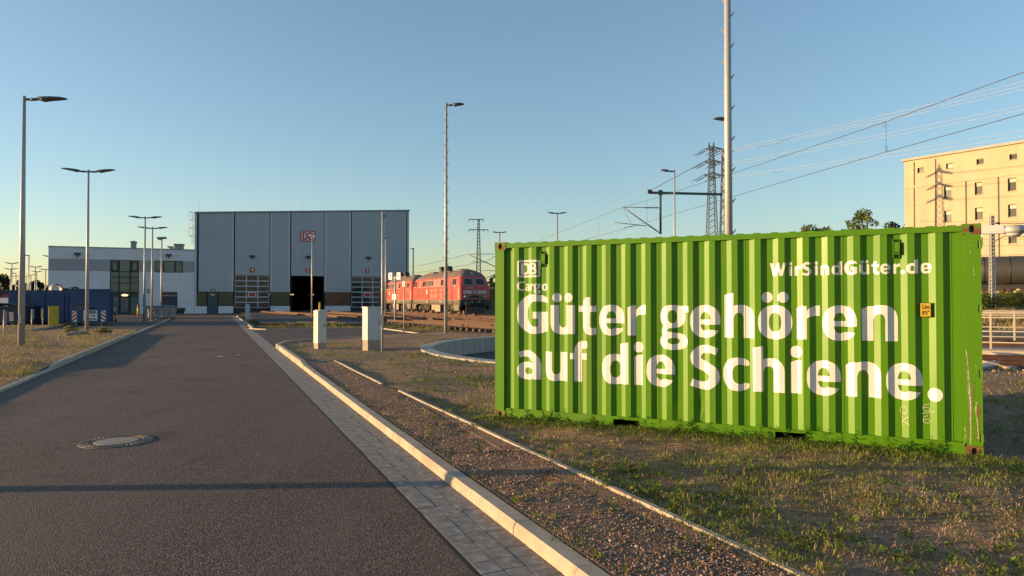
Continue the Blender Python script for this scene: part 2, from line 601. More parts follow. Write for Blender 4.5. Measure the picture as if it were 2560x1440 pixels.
# far border of the side road and its end
def rev(p): return p[::-1]
kerb('kerb_line', rev(sk_([(-7.9, 42.2), (-11.2, 41.45), (-14.4, 40.75)]) + [LS(46.5, s2 + .12), LS(47.6, s2 + .03)]), 0.15, lambda d: 0.07,
     'pale kerb along the far border of the side road, below the grass strip')
kerb('kerb_line', rev(sk_([(-4.55, 35.4), (-7.85, 42.2)])), 0.16, lambda d: 0.07, 'pale kerb closing the end of the side road by the tall mast')
# left kerb
def lh(d):
    return 0.045 + 0.105 * float(sstep((d - 27.4) / 1.0)) - 0.10 * float(sstep((d - 46.2) / 1.5))
lk = [LS(l, s0) for l in np.arange(-6, 75, 1.0)]
def lkerb():
    # stones lie on the left of the road, so run the line towards the camera
    p = lk[::-1]
    tot = sum((Vector(a) - Vector(b)).length for a, b in zip(p, p[1:]))
    kerb('kerb_line', p, 0.15, lambda d: lh(tot - d), 'long grey kerb between the asphalt road and the grass with the lamp posts')
lkerb()
# kerb of the grass island with the yellow cabinet, footings near the lamps
kerb('kerb_line', [G(163, 813.5), G(112, 822), G(62, 829.5)], 0.14, lambda d: 0.10, 'short grey kerb of the grass island with the yellow cabinet')
kerb('kerb_line', [G(92, 873), G(0, 893), G(-120, 915)], 0.25, lambda d: 0.12, 'weathered concrete footing below the nearest lamp post')
kerb('kerb_line', [G(24, 846), G(-60, 858)], 0.25, lambda d: 0.18, 'short concrete block beside the post with the blue plate')
# narrow edging of the gravel strip
def edg(l0, l1, sa, sb, lab):
    p = [LS(l, sa + (sb - sa) * (l - l0) / (l1 - l0)) for l in np.arange(l0, l1 + .01, .5)]
    return kerb('edging_strip', p, 0.065, lambda d: 0.125 + 0.005 * math.sin(d * 1.7), lab, ch=0.008, gap=0.004, base=-.1)
edg(-3, 13.15, 3.44, 3.19, 'long narrow concrete edging between the gravel strip and the grass by the container')
edg(14.15, 20.3, 3.13, 3.10, 'short narrow concrete edging farther along, starting after the gap in the row')
kerb('edging_strip', [LS(20.33, 3.1), LS(19.6, s3 + .03)], 0.07, lambda d: 0.13, 'crosswise concrete edging that closes the far end of the gravel strip', ch=.008)

# ------------------------------------------------------------------ verges
def vz_right(x, y):
    l, s = toLS(np.asarray(x, float), np.asarray(y, float))
    z = 0.092 + 0.04 * sstep((l - 19.0) / 1.2) * np.interp(s, [2.2, 3.4], [1, 0])
    und = 0.014 * np.sin(x * 1.9 + 1.3 * np.sin(y * 1.1)) + 0.012 * np.sin(y * 2.7 + x * 0.8) + 0.008 * np.sin(x * 6.1) * np.sin(y * 5.3)
    und = und + 0.016 * np.sin(x * 9.3 + 2.1 * np.sin(y * 3.1)) * np.sin(y * 7.7 + 1.6 * np.sin(x * 2.3 + 1)) + 0.008 * np.sin(x * 15.1 + y * 4) * np.sin(y * 13.7)
    und = und * np.where((s < 3.3) & (l < 20.4), .4, 1.0)
    u, v = (x + .256) * .9012 - (y - 10.33) * .4334, (x + .256) * .4334 + (y - 10.33) * .9012
    near = np.clip(np.maximum(np.maximum(-u, u - 6.06), np.maximum(-v - .1, v - 2.44)) / .6, 0, 1)
    return z + und * np.clip((s - 2.2) / 1.0, 0.2, 1) * (.25 + .75 * near)
pit_arc = []
for i in range(60):
    a = R(110 + 250 * i / 59)
    pit_arc.append((PIT[0] + (PITR + .48) * math.cos(a), PIT[1] + (PITR + .48) * math.sin(a)))
pit_arc = [q for q in pit_arc]
rv_poly = [LS(l, s3 + .01) for l in np.arange(-4, 27.9, 1.2)] + sk_([(-8.66, 26.95), (-8.57, 27.6), (-8.17, 29.0), (-7.44, 30.5), (-6.72, 31.7), (-5.72, 33.3), (-4.47, 35.4)]) + \
    [(-4.1, 38.3), (0.0, 35.9), (PIT[0] + (PITR + .48) * math.cos(R(110)), PIT[1] + (PITR + .48) * math.sin(R(110)))] + pit_arc[1:] + \
    [(19.4, 25.0), (20.5, 10), (16, -3)]
vp = []
for x in np.arange(-6, 11, 0.17):
    for y in np.arange(3, 12, 0.17):
        if abs(x) < y * .85 + .6:
            vp.append((x + nrg.uniform(-.06, .06), y + nrg.uniform(-.06, .06)))
for x in np.arange(-12, 20, 0.7):
    for y in np.arange(12, 38, 0.7):
        vp.append((x + nrg.uniform(-.25, .25), y + nrg.uniform(-.25, .25)))
vpa = np.array(vp)
def shrink_ok(poly, pts):
    ok = inside(poly, pts[:, 0], pts[:, 1])
    for dx, dy in ((.15, 0), (-.15, 0), (0, .15), (0, -.15)):
        ok &= inside(poly, pts[:, 0] + dx, pts[:, 1] + dy)
    return ok
vpa = vpa[shrink_ok(rv_poly, vpa)]
sheet('verge', rv_poly, SOIL, lambda x, y: float(vz_right(x, y)), (), [tuple(q) for q in vpa])
gs_poly = [LS(-3.5, s3 + .008), LS(19.55, s3 + .008), LS(20.3, 3.09), LS(14.2, 3.12), LS(13.1, 3.2), LS(-3, 3.43)]
sheet('gravel_strip', gs_poly, GRAV, lambda x, y: float(vz_right(x, y)) + 0.011,
      (), [LS(a, b) for a in np.arange(-3, 19.5, .15) for b in (2.35, 2.5, 2.7, 2.9, 3.05)])
def vz_left(x, y):
    l, s = toLS(np.asarray(x, float), np.asarray(y, float))
    hk = 0.045 + 0.09 * sstep((l - 21.4) / 1.0) - .08 * sstep((l - 40) / 1.5)
    return hk + 0.03 * np.sin(x * 1.3 + y) * np.clip((-4.05 - s) / 1.5, 0, 1) + 0.012 * np.sin(x * 3.1) * np.sin(y * 2.7)
lv_poly = [LS(l, s0 - .145) for l in np.arange(-5, 45, 1.5)] + [G(333, 825.5), G(200, 826), G(62, 829.5), G(163, 814), (-33.2, 49.5), (-50, 49), (-48, 30), (-20, 0), (-8, -6)]
lvp = np.array([(x + nrg.uniform(-.2, .2), y + nrg.uniform(-.2, .2)) for x in np.arange(-46, -2, .7) for y in np.arange(0, 50, .7)])
lvp = lvp[shrink_ok(lv_poly, lvp)]
sheet('verge', lv_poly, SOIL, lambda x, y: float(vz_left(x, y)), (), [tuple(q) for q in lvp])
# ballasted track yard
tb_poly = [(-16.4, 47), (-8.4, 47.2), (-4, 40.2), (0, 37.2), (8, 37.6), (20, 42.6), (34, 60), (4, 110), LS(101.3, 2.9), LS(50.5, 2.9)]
tbp = np.array([(x, y) for x in np.arange(-50, 36, 1.5) for y in np.arange(37, 110, 1.5)])
tbp = tbp[shrink_ok(tb_poly, tbp)]
sheet('ballast_bed', tb_poly, BALL, lambda x, y: 0.235 + 0.02 * math.sin(x * 2.1) * math.sin(y * 1.7), (), [tuple(q) for q in tbp])
# ------------------------------------------------------------------ lettering
def ell(cx, cy, rx, ry, p=2.35, n=44, a0=0, a1=360):
    o = []
    for i in range(n):
        t = R(a0 + (a1 - a0) * i / n)
        c, s = math.cos(t), math.sin(t)
        o.append((cx + rx * math.copysign(abs(c) ** (2 / p), c), cy + ry * math.copysign(abs(s) ** (2 / p), s)))
    return o
def rc(x0, y0, x1, y1):
    return [(x0, y0), (x1, y0), (x1, y1), (x0, y1)]
def stroke(pts, wd, n=7):
    """thick smooth line as a chain of quads"""
    P_ = [Vector(p) for p in pts]
    wd = wd if isinstance(wd, (list, tuple)) else [wd] * len(P_)
    cs, ws = [], []
    for i in range(len(P_) - 1):
        p0, p1, p2, p3 = P_[max(i - 1, 0)], P_[i], P_[i + 1], P_[min(i + 2, len(P_) - 1)]
        for k in range(n):
            t = k / n
            cs.append(0.5 * ((2 * p1) + (p2 - p0) * t + (2 * p0 - 5 * p1 + 4 * p2 - p3) * t * t + (3 * p1 - p0 - 3 * p2 + p3) * t ** 3))
            ws.append(wd[i] + (wd[i + 1] - wd[i]) * t)
    cs.append(P_[-1]); ws.append(wd[-1])
    lf, rt = [], []
    for i in range(len(cs)):
        d = (cs[min(i + 1, len(cs) - 1)] - cs[max(i - 1, 0)]).normalized()
        nn = Vector((-d.y, d.x)) * ws[i] / 2
        lf.append(cs[i] + nn); rt.append(cs[i] - nn)
    out = []
    for i in range(len(cs) - 1):
        q = [lf[i], lf[i + 1], rt[i + 1], rt[i]]
        out.append([tuple(q[k]) for k in convex_hull_2d(q)])
    return out
def pl(*qs): return [(1, q) for q in qs]
def mi(*qs): return [(0, q) for q in qs]
def cap(x0, x1, y1, dy=0.09, x2=None):        # stem with a cut top
    return [(x0, 0), (x1, 0), (x1, y1), (x0 + (x1 - x0) * .45, y1 - .02), (x0, y1 - dy)]
S_ = 0.31
def flip_n():
    return pl(ell(.52, .6, .43, .43)) + mi(rc(-.2, -.2, 1.2, .6)) + pl(rc(.62, 0, .95, .62)) + mi(ell(.47, .56, .155, .22)) + mi(rc(.315, -.1, .62, .57)) + pl([(0, 0), (.31, 0), (.31, 1.0), (.18, 1.0), (0, .92)])
def gl(ch):
    if ch == 'G':
        return pl(ell(.6, .68, .6, .70)) + mi(ell(.66, .68, .33, .45)) + mi(rc(1.02, -.2, 1.5, 1.6)) + mi([(.66, .55), (1.1, .55), (1.1, 1.12), (.98, 1.08), (.86, 1.12), (.66, 1.13)]) + pl(rc(.70, .08, 1.02, .76), rc(.53, .52, 1.02, .76))
    if ch == 'C':
        return pl(ell(.6, .68, .6, .70)) + mi(ell(.68, .68, .36, .47)) + mi([(.7, .25), (1.3, .2), (1.3, 1.16), (.7, 1.12)]) + mi(rc(.98, -.2, 1.5, 1.6))
    if ch in 'uü':
        g = pl(ell(.43, .40, .43, .42)) + mi(rc(-.2, .40, 1.2, 1.2)) + pl(rc(0, .38, .31, 1.0)) + mi(ell(.475, .42, .165, .2)) + mi(rc(.31, .42, .64, 1.2)) + pl(rc(.63, 0, .94, 1.0))
        if ch == 'ü':
            g += pl(ell(.24, 1.26, .165, .165, 2), ell(.70, 1.26, .165, .165, 2))
        return g
    if ch in 'oö':
        g = pl(ell(.5, .5, .5, .52)) + mi(ell(.5, .5, .185, .29))
        if ch == 'ö':
            g += pl(ell(.27, 1.26, .165, .165, 2), ell(.74, 1.26, .165, .165, 2))
        return g
    if ch == 'e':
        return pl(ell(.5, .5, .5, .52)) + mi(ell(.5, .5, .18, .30)) + mi([(.5, .25), (.9, .22), (1.1, .22), (1.1, .41), (.5, .41)]) + mi(rc(.95, -.2, 1.1, .2)) + pl(rc(.25, .40, .99, .56)) 
    if ch == 'a':
        return pl(*stroke([(.08, .86), (.30, .905), (.55, .87), (.72, .70), (.775, .5)], [.20, .22, .25, .29, .31])) + pl(rc(.62, 0, .93, .56), ell(.38, .295, .38, .315)) + mi(ell(.45, .29, .16, .13)) + pl(rc(.62, 0, .93, .3))
    if ch == 't':
        return pl([(.20, .25), (.51, .25), (.51, 1.27), (.34, 1.27), (.20, 1.16)], rc(0, .77, .74, .98)) + pl(*stroke([(.355, .42), (.37, .23), (.48, .115), (.74, .115)], [.31, .31, .26, .22]))
    if ch == 'f':
        return pl(rc(.17, 0, .48, 1.02), rc(0, .77, .70, .98)) + pl(*stroke([(.325, .9), (.335, 1.12), (.45, 1.26), (.74, 1.28)], [.31, .31, .27, .22]))
    if ch == 'r':
        return pl([(.02, 0), (.33, 0), (.33, 1.0), (.18, 1.0), (.02, .93)]) + pl([(.33, .62), (.42, .68), (.55, .70), (.72, .71), (.72, 1.02), (.55, 1.0), (.42, .94), (.33, .84)])
    if ch == 'n':
        return flip_n()
    if ch == 'h':
        return flip_n() + pl([(0, 0), (.31, 0), (.31, 1.40), (.0, 1.34)])
    if ch == 'd':
        return pl(ell(.44, .49, .44, .51)) + mi(ell(.48, .49, .175, .28)) + mi(rc(.78, -.2, 1.1, 1.1)) + pl([(.63, 0), (.94, 0), (.94, 1.40), (.63, 1.34)])
    if ch == 'i':
        return pl([(.02, 0), (.33, 0), (.33, 1.0), (.18, 1.0), (.02, .93)], ell(.18, 1.25, .18, .18, 2))
    if ch == 'g':
        return pl(ell(.44, .645, .43, .375)) + pl([(.55, .80), (.75, .78), (1.0, .78), (1.0, .98), (.72, .99), (.5, 1.0)]) + mi(ell(.44, .64, .15, .21)) + \
            pl(*stroke([(.30, .34), (.17, .22), (.19, .09), (.40, .03), (.62, .0)], [.16, .18, .2, .22, .22])) + pl(ell(.48, -.16, .48, .28)) + mi(ell(.48, -.15, .20, .10))
    if ch == 'S':
        return pl(*stroke([(.88, 1.17), (.64, 1.25), (.36, 1.23), (.185, 1.04), (.24, .83), (.50, .69), (.74, .54), (.78, .31), (.60, .12), (.34, .10), (.05, .20)],
                          [.22, .24, .27, .32, .33, .33, .33, .32, .28, .24, .23]))
    if ch == 'c':
        return pl(ell(.5, .5, .5, .52)) + mi(ell(.58, .5, .26, .30)) + mi([(.6, .25), (1.2, .18), (1.2, .82), (.6, .75)]) + mi(rc(.87, -.2, 1.2, 1.2))
    if ch == '.':
        return pl(ell(.19, .17, .19, .19, 2))
    if ch == 'W':
        q = []
        for a, b in (((0, 1.36), (.32, 0)), ((.62, 1.36), (.34, 0)), ((.56, 1.36), (.86, 0)), ((1.18, 1.36), (.88, 0))):
            q.append([(b[0] - .11, 0), (b[0] + .13, 0), (a[0] + .16, 1.36), (a[0] - .10, 1.36)])
        return pl(*q)
    if ch == 'D':
        return pl(ell(.40, .675, .66, .675, 2.7)) + mi(rc(-1, -.2, 0, 1.6)) + pl(rc(0, 0, .4, 1.35)) + mi(ell(.40, .675, .34, .455, 2.7)) + mi(rc(0, .2, .34, 1.13)) + pl(rc(0, 0, .34, 1.35))
    if ch == 'B':
        return pl(ell(.45, .99, .47, .36, 2.6), ell(.45, .385, .55, .385, 2.6)) + mi(rc(-1, -.2, 0, 1.6)) + pl(rc(0, 0, .45, 1.35)) + mi(ell(.45, .985, .17, .135, 2.6), ell(.45, .39, .23, .16, 2.6)) + mi(rc(.2, .85, .45, 1.12), rc(.2, .23, .45, .55)) + pl(rc(0, 0, .34, 1.35))
    return []
def glyph_tris(ch, x0, x1, y0, xh, folds=(), depth=None):
    """the glyph fitted to the width x0..x1 on the baseline y0; cut where the sheet folds"""
    L_ = gl(ch)
    xs = [p[0] for s, q in L_ if s for p in q]
    if ch == 'G': xs = [0, 1.02]
    if ch == 'C': xs = [0, .98]
    if ch == 'c': xs = [0, .87]
    if ch == 'D': xs = [0, 1.06]
    if ch == 'B': xs = [0, 1.0]
    if ch in 'nh': xs = [0, .95]
    a, b = min(xs), max(xs)
    f = lambda p: (x0 + (p[0] - a) / (b - a) * (x1 - x0), y0 + p[1] * xh)
    sg = [s for s, q in L_]
    g_ = lambda u: a + (u - x0) / (x1 - x0) * (b - a)
    ed = [((g_(u), -1.0), (g_(u), 1.9)) for u in folds if a - .1 < g_(u) < b + .1]
    rv, rf, of = cdt([q for s, q in L_], ed)
    return [f(p) for p in rv], [t for t, o in zip(rf, of) if o and sg[max(o)]]

# ------------------------------------------------------------------ the green container
CA = R(-25.68)
CON = thing('shipping_container', 'bright green corrugated freight container with a big white slogan, standing on the grass', 'shipping container', (-0.256, 10.33, 0.09), CA)
CL, CW, CH = 6.058, 2.438, 2.591
GREEN = mat('container_green', (0.082, 0.220, 0.003), (0.071, 0.200, 0.003), 0.42, scale=1.3, detail=8, obj=True, stretch=(1, 1, .35), spec=.32,
            c3=(0.086, 0.195, 0.010), s3=1.1, lo3=0.55, hi3=0.8, rough2=0.54)
GRUST = mat('worn_casting', (0.074, 0.205, 0.006), (0.15, 0.055, 0.028), 0.7, scale=9, detail=7, lo=0.44, hi=0.54, obj=True, c3=(0.19, 0.075, 0.04), s3=15, lo3=.56, hi3=.66, bump=.4, bscale=60, bdist=.004)
LETW = mat('white_vinyl', (0.76, 0.70, 0.66), (0.70, 0.645, 0.61), 0.30, scale=2, obj=True, c3=(.6, .56, .52), s3=5, lo3=.62, hi3=.85)
# profile of the side sheet: valley, slope, crest, slope with a pitch of 279 mm
PITCH_C, SLOPE, CREST = 0.2793, 0.066, 0.073
YV, YC = 0.052, 0.014
folds = [0.10]
depth = [YV]
for k in range(20):
    u = 0.247 + PITCH_C * k
    folds += [u, u + SLOPE, u + SLOPE + CREST, u + 2 * SLOPE + CREST + .002]
    depth += [YV, YC, YC, YV]
folds += [5.885]; depth += [YV]
def cdep(u): return float(np.interp(u, folds, depth))
VB, VT = 0.150, CH - 0.085
def sidepanel(back):
    mb = MB()
    vs = []
    f2 = [(u, cdep(u)) for u in folds]
    zs = np.linspace(VB, VT, 14)
    for z in zs:
        for u, d in f2:
            dent = 0.0
            if not back:
                dent = .012 * math.exp(-((u - 2.63) / .045) ** 2 - ((z - .22) / .13) ** 2) + .014 * math.exp(-((u - 2.97) / .05) ** 2 - ((z - .38) / .18) ** 2)
            vs.append((u, (d + dent) if not back else CW - d, z))
    n = len(f2)
    fs = [(k * n + i, k * n + i + 1, k * n + n + i + 1, k * n + n + i) for k in range(len(zs) - 1) for i in range(n - 1)]
    return mb.add(vs, fs)
sidepanel(False).build('side_panel', GREEN, CON)
sidepanel(True).build('side_panel', GREEN, CON)
def casting(x0, y0, z0):
    mb = MB()
    lx, ly, lz = .178, .162, .118
    sx = x0 if x0 < 1 else x0 - lx
    sy = y0 if y0 < 1 else y0 - ly
    # body with an oval hole on the long face
    cx, cz = sx + lx / 2, z0 + lz / 2
    N = 24
    fy = sy if y0 < 1 else sy + ly
    iy = fy + (.035 if y0 < 1 else -.035)
    rectp, ov, inn = [], [], []
    for i in range(N):
        t = 2 * math.pi * i / N
        c, s = math.cos(t), math.sin(t)
        k = 1 / max(abs(c) / (lx / 2), abs(s) / (lz / 2))
        rectp.append((cx + c * k, fy, cz + s * k))
        ov.append((cx + .026 * math.copysign(abs(c) ** .8, c), fy, cz + .040 * math.copysign(abs(s) ** .8, s)))
        inn.append((ov[-1][0], iy, ov[-1][2]))
    mb.add(rectp + ov + inn, [(i, (i + 1) % N, N + (i + 1) % N, N + i) for i in range(N)] + [(N + i, N + (i + 1) % N, 2 * N + (i + 1) % N, 2 * N + i) for i in range(N)])
    mb.add(inn, [tuple(range(N))], 1)
    by = sy + ly if y0 < 1 else sy
    b = [(sx, fy, z0), (sx + lx, fy, z0), (sx + lx, fy, z0 + lz), (sx, fy, z0 + lz), (sx, by, z0), (sx + lx, by, z0), (sx + lx, by, z0 + lz), (sx, by, z0 + lz)]
    mb.add(b, [(4, 5, 6, 7), (0, 4, 7, 3), (1, 2, 6, 5), (0, 1, 5, 4), (3, 7, 6, 2)])
    mb.build('corner_casting', [GRUST, BLACK], CON)
for x in (0, CL):
    for y in (0, CW):
        for z in (0, CH - .118):
            casting(x, y, z)
# posts, rails
for x0, x1, lab in ((0.004, .150, None), (5.900, CL - .004, 'front post scraped down to rust and pale primer')):
    for yy in (0, 1):
        mb = MB()
        a, b = (0.005, .11) if yy == 0 else (CW - .11, CW - .005)
        mb.box(x0, x1, a, b, .118, CH - .118)
        if x0 > 1 and yy == 0:
            mb.box(5.845, 5.8985, .028, .10, .151, CH - .086)
            mb.box(5.820, 5.8445, .043, .10, .151, CH - .086)
        p = mb.build('corner_post', GREEN, CON)
        if lab and yy == 0:
            p['label'] = lab
for a, b in ((.006, .072), (CW - .072, CW - .006)):
    MB().box(.179, CL - .179, a, b, CH - .084, CH - .018).build('top_rail', GREEN, CON)
    mb = MB()
    pk = [(1.815, 2.18), (3.895, 4.255)]
    xs = [.179] + [q for p in pk for q in p] + [CL - .179]
    for i in range(0, len(xs), 2):
        mb.box(xs[i], xs[i + 1], a + .002, b, .012, .149)
    for p, q in pk:
        mb.box(p, q, a + .002, b, .112, .149)
    mb.add([(x, a - .004 if a < 1 else b + .004, z) for x, z in ((.2, .140), (5.85, .140), (5.85, .152), (.2, .152))] + [(x, .05 if a < 1 else CW - .05, z) for x, z in ((.2, .140), (5.85, .140), (5.85, .152), (.2, .152))],
           [(0, 1, 2, 3), (3, 2, 6, 7), (0, 4, 5, 1), (0, 3, 7, 4), (1, 5, 6, 2)])
    mb.build('bottom_rail', GREEN, CON)
for p, q in pk:
    mb = MB()
    mb.add([(p, .06, .012), (q, .06, .012), (q, .06, .112), (p, .06, .112), (p, CW - .06, .012), (q, CW - .06, .012), (q, CW - .06, .112), (p, CW - .06, .112)],
           [(0, 3, 7, 4), (1, 5, 6, 2), (3, 2, 6, 7), (4, 5, 6, 7)])
    mb.build('forklift_pocket', BLACK, CON)
# roof with cross ribs, ends, floor
mb = MB()
us, zz = [.19], [CH - .045]
for k in range(27):
    u = .28 + k * .2085
    us += [u, u + .04, u + .115, u + .155]; zz += [CH - .045, CH - .006, CH - .006, CH - .045]
us.append(CL - .19); zz.append(CH - .045)
n = len(us)
vs = []
for f, yy in ((0, .012), (1, .03), (1, CW - .03), (0, CW - .012)):
    for u, z in zip(us, zz):
        vs.append((u, yy, z if f else CH - .05))
mb.add(vs, [(k * n + i, k * n + i + 1, k * n + n + i + 1, k * n + n + i) for k in range(3) for i in range(n - 1)])
mb.build('roof', GREEN, CON)
mb = MB()
for i, y in enumerate(np.arange(.115, CW - .2, .25)):
    mb.box(.03, .06, y, y + .25, .02, CH - .04)
    mb.box(.012, .03, y + .06, y + .19, .13, CH - .12)
mb.build('end_panel', GREEN, CON)
for k in (0, 1):
    d_ = MB().box(CL - .05, CL - .012, .112 + k * 1.11, .112 + k * 1.11 + 1.10, .13, CH - .11)
    d_.tube((CL + .012, .55 + k * 1.2, .1), (CL + .012, .55 + k * 1.2, CH - .1), .017)
    d_.build('door', GREEN, CON)
MB().box(.06, CL - .06, .075, CW - .075, .113, .145).build('floor', WOOD, CON)
# hinge lugs seen as dark slots with a bright cheek on the edge of the post
for z in (2.356, 1.645, .920, .208):
    h_ = MB().box(CL - .036, CL - .022, .0025, .02, z - .045, z + .045)
    h_.build('hinge_slot', BLACK, CON)
    MB().box(CL - .0215, CL + .006, -.002, .05, z - .045, z + .045, ch=.004).build('hinge', GREEN, CON)
# vents
for u0, v0 in ((.738, 2.222), (5.198, 2.23)):
    y = cdep(u0 + .035) - .001
    mb = MB()
    mb.add([(u0, y, v0), (u0 + .07, y, v0), (u0 + .07, y, v0 + .215), (u0, y, v0 + .215), (u0, y - .018, v0), (u0 + .07, y - .018, v0), (u0 + .07, y - .018, v0 + .215), (u0, y - .018, v0 + .215)],
           [(4, 5, 6, 7), (0, 1, 5, 4), (1, 2, 6, 5), (2, 3, 7, 6), (3, 0, 4, 7)])
    mb.box(u0 + .004, u0 + .066, y - .046, y - .0185, v0 + .035, v0 + .18)
    mb.box(u0 - .003, u0 + .003, y - .05, y - .001, v0 - .004, v0 + .219)
    mb.box(u0 + .012, u0 + .058, y - .0475, y - .044, v0 + .04, v0 + .07, mi=1)
    mb.build('vent', [GREEN, mat('vent_shade', (.03, .10, .008), None, .6)], CON)
# weld seams
mb = MB()
for u in (1.326, 2.438, 3.546, 4.667, 5.775):
    y = cdep(u) - .003
    mb.box(u - .003, u + .003, y, y + .004, VB + .01, VT - .01)
mb.build('weld_seam', GREEN, CON)

def lettering(name, items, m=LETW, off=.0016, thick=False):
    mb = MB()
    for ch, x0, x1, y0, xh in items:
        rv, tr = glyph_tris(ch, x0, x1, y0, xh, folds)
        mb.add([(p[0], cdep(p[0]) - off, p[1]) for p in rv], tr)
    return mb.build(name, m, CON)
B1, B2, XH = 1.258, 0.592, 0.408
big = [('G', .361, .836), ('ü', .889, 1.254), ('t', 1.303, 1.568), ('e', 1.605, 1.970), ('r', 2.021, 2.271), ('g', 2.457, 2.842), ('e', 2.862, 3.242),
       ('h', 3.290, 3.653), ('ö', 3.702, 4.100), ('r', 4.150, 4.413), ('e', 4.443, 4.816), ('n', 4.866, 5.241)]
big2 = [('a', .361, .730), ('u', .800, 1.140), ('f', 1.185, 1.444), ('d', 1.649, 2.031), ('i', 2.098, 2.232), ('e', 2.279, 2.658), ('S', 2.859, 3.229),
        ('c', 3.271, 3.592), ('h', 3.639, 4.010), ('i', 4.071, 4.212), ('e', 4.262, 4.638), ('n', 4.691, 5.063), ('e', 5.114, 5.486), ('.', 5.532, 5.679)]
lettering('slogan_lettering', [(c, a, b, B1, XH) for c, a, b in big] + [(c, a, b, B2, XH) for c, a, b in big2])
web = [('W', 3.841, 4.038), ('i', 4.063, 4.104), ('r', 4.130, 4.210), ('S', 4.218, 4.325), ('i', 4.354, 4.395), ('n', 4.423, 4.522), ('d', 4.545, 4.660), ('G', 4.683, 4.819),
       ('ü', 4.847, 4.950), ('t', 4.972, 5.050), ('e', 5.063, 5.171), ('r', 5.197, 5.271), ('.', 5.276, 5.317), ('d', 5.332, 5.449), ('e', 5.472, 5.582)]
lettering('web_address_lettering', [(c, a, b, 2.046 - .008 * (5.58 - a) / 1.74, .118) for c, a, b in web])
lettering('cargo_lettering', [(c, a, b, 1.875, .098) for c, a, b in (('C', .360, .464), ('a', .480, .552), ('r', .565, .621), ('g', .626, .726), ('o', .739, .830))])
# logo: rounded frame with the two capitals
def frame_tris(x0, x1, y0, y1, r, t):
    def rr(a, b, c, d, q):
        o = []
        for cx, cy, k in ((b - q, d - q, 0), (a + q, d - q, 1), (a + q, c + q, 2), (b - q, c + q, 3)):
            for i in range(7):
                an = math.pi / 2 * (k + i / 6)
                o.append((cx + q * math.cos(an), cy + q * math.sin(an)))
        return o
    return rr(x0, x1, y0, y1, r), rr(x0 + t, x1 - t, y0 + t, y1 - t, max(r - t, .004))
fo, fi = frame_tris(.364, .718, 2.069, 2.320, .032, .027)
rv, rf, of = cdt([fo, fi], [((u, 2.0), (u, 2.4)) for u in folds if .3 < u < .8])
mb = MB()
mb.add([(p[0], cdep(p[0]) - .0016, p[1]) for p in rv], [t for t, o in zip(rf, of) if o and max(o) == 0])
for ch, a, b in (('D', .414, .550), ('B', .556, .672)):
    r2, t2 = glyph_tris(ch, a, b, 2.110, .169 / 1.35, folds)
    mb.add([(p[0], cdep(p[0]) - .0016, p[1]) for p in r2], t2)
mb.build('logo_lettering', LETW, CON)

# text from the built-in font as a flat mesh
def text_mesh(s, size, embolden=0.0):
    cu = bpy.data.curves.new('t', 'FONT')
    cu.body = s
    cu.size = size
    cu.offset = embolden
    cu.align_x = 'CENTER'; cu.align_y = 'CENTER'
    cu.resolution_u = 4
    o = bpy.data.objects.new('t', cu)
    col.objects.link(o)
    dg = bpy.context.evaluated_depsgraph_get()
    me = o.evaluated_get(dg).to_mesh()
    vs = [tuple(v.co) for v in me.vertices]
    fs = [tuple(p.vertices) for p in me.polygons]
    o.evaluated_get(dg).to_mesh_clear()
    bpy.data.objects.remove(o)
    bpy.data.curves.remove(cu)
    return vs, fs
def text_on(mb, s, size, cx, cz, y, embolden=0.0, sx=1.0, mi_=0):
    """lettering in a plane y = const facing -y"""
    vs, fs = text_mesh(s, size, embolden)
    mb.add([(cx + v[0] * sx, y, cz + v[1]) for v in vs], fs, mi_)
    return mb
# yellow height plate
mb = MB()
pu, pv = 5.516, 1.627
y = YC - .012
mb.box(pu - .056, pu + .056, y - .002, y + .008, pv - .082, pv + .082, 0)
mb.box(pu - .050, pu + .050, y - .004, y - .0025, pv - .076, pv + .076, 1)
text_on(mb, '2,6m', .068, pu, pv + .034, y - .0055, .001, .60, 0)
text_on(mb, '8\'6"', .068, pu, pv - .036, y - .0055, .001, .68, 0)
mb.build('height_plate', [BLACK, YEL], CON)
# chalk marks
CHALK = mat('chalk', (.66, .66, .52), (.40, .46, .25), .9, scale=60, lo=.4, hi=.6, obj=True)
mb = MB()
def chalk(pts):
    for q in stroke(pts, .0055, 5):
        us_ = [p[0] for p in q]
        mb.add([(p[0], cdep(p[0]) - .005, p[1]) for p in q], [(0, 1, 2, 3)])
chalk([(5.30, .515), (5.262, .49), (5.26, .445), (5.29, .432), (5.325, .45), (5.322, .495), (5.298, .515)])
chalk([(5.278, .395), (5.280, .34), (5.284, .285)]); chalk([(5.34, .395), (5.285, .345), (5.318, .325), (5.355, .30)])
mb.build('chalk_mark', CHALK, CON)
mb = MB()
chalk([(5.545, .548), (5.505, .54), (5.487, .505), (5.505, .475), (5.545, .475), (5.553, .50), (5.53, .515), (5.495, .505)])
chalk([(5.46, .437), (5.52, .45), (5.60, .476)])
chalk([(5.535, .417), (5.50, .40), (5.487, .36), (5.51, .335), (5.55, .337), (5.553, .365), (5.525, .378), (5.49, .365)])
mb.build('chalk_mark', CHALK, CON)
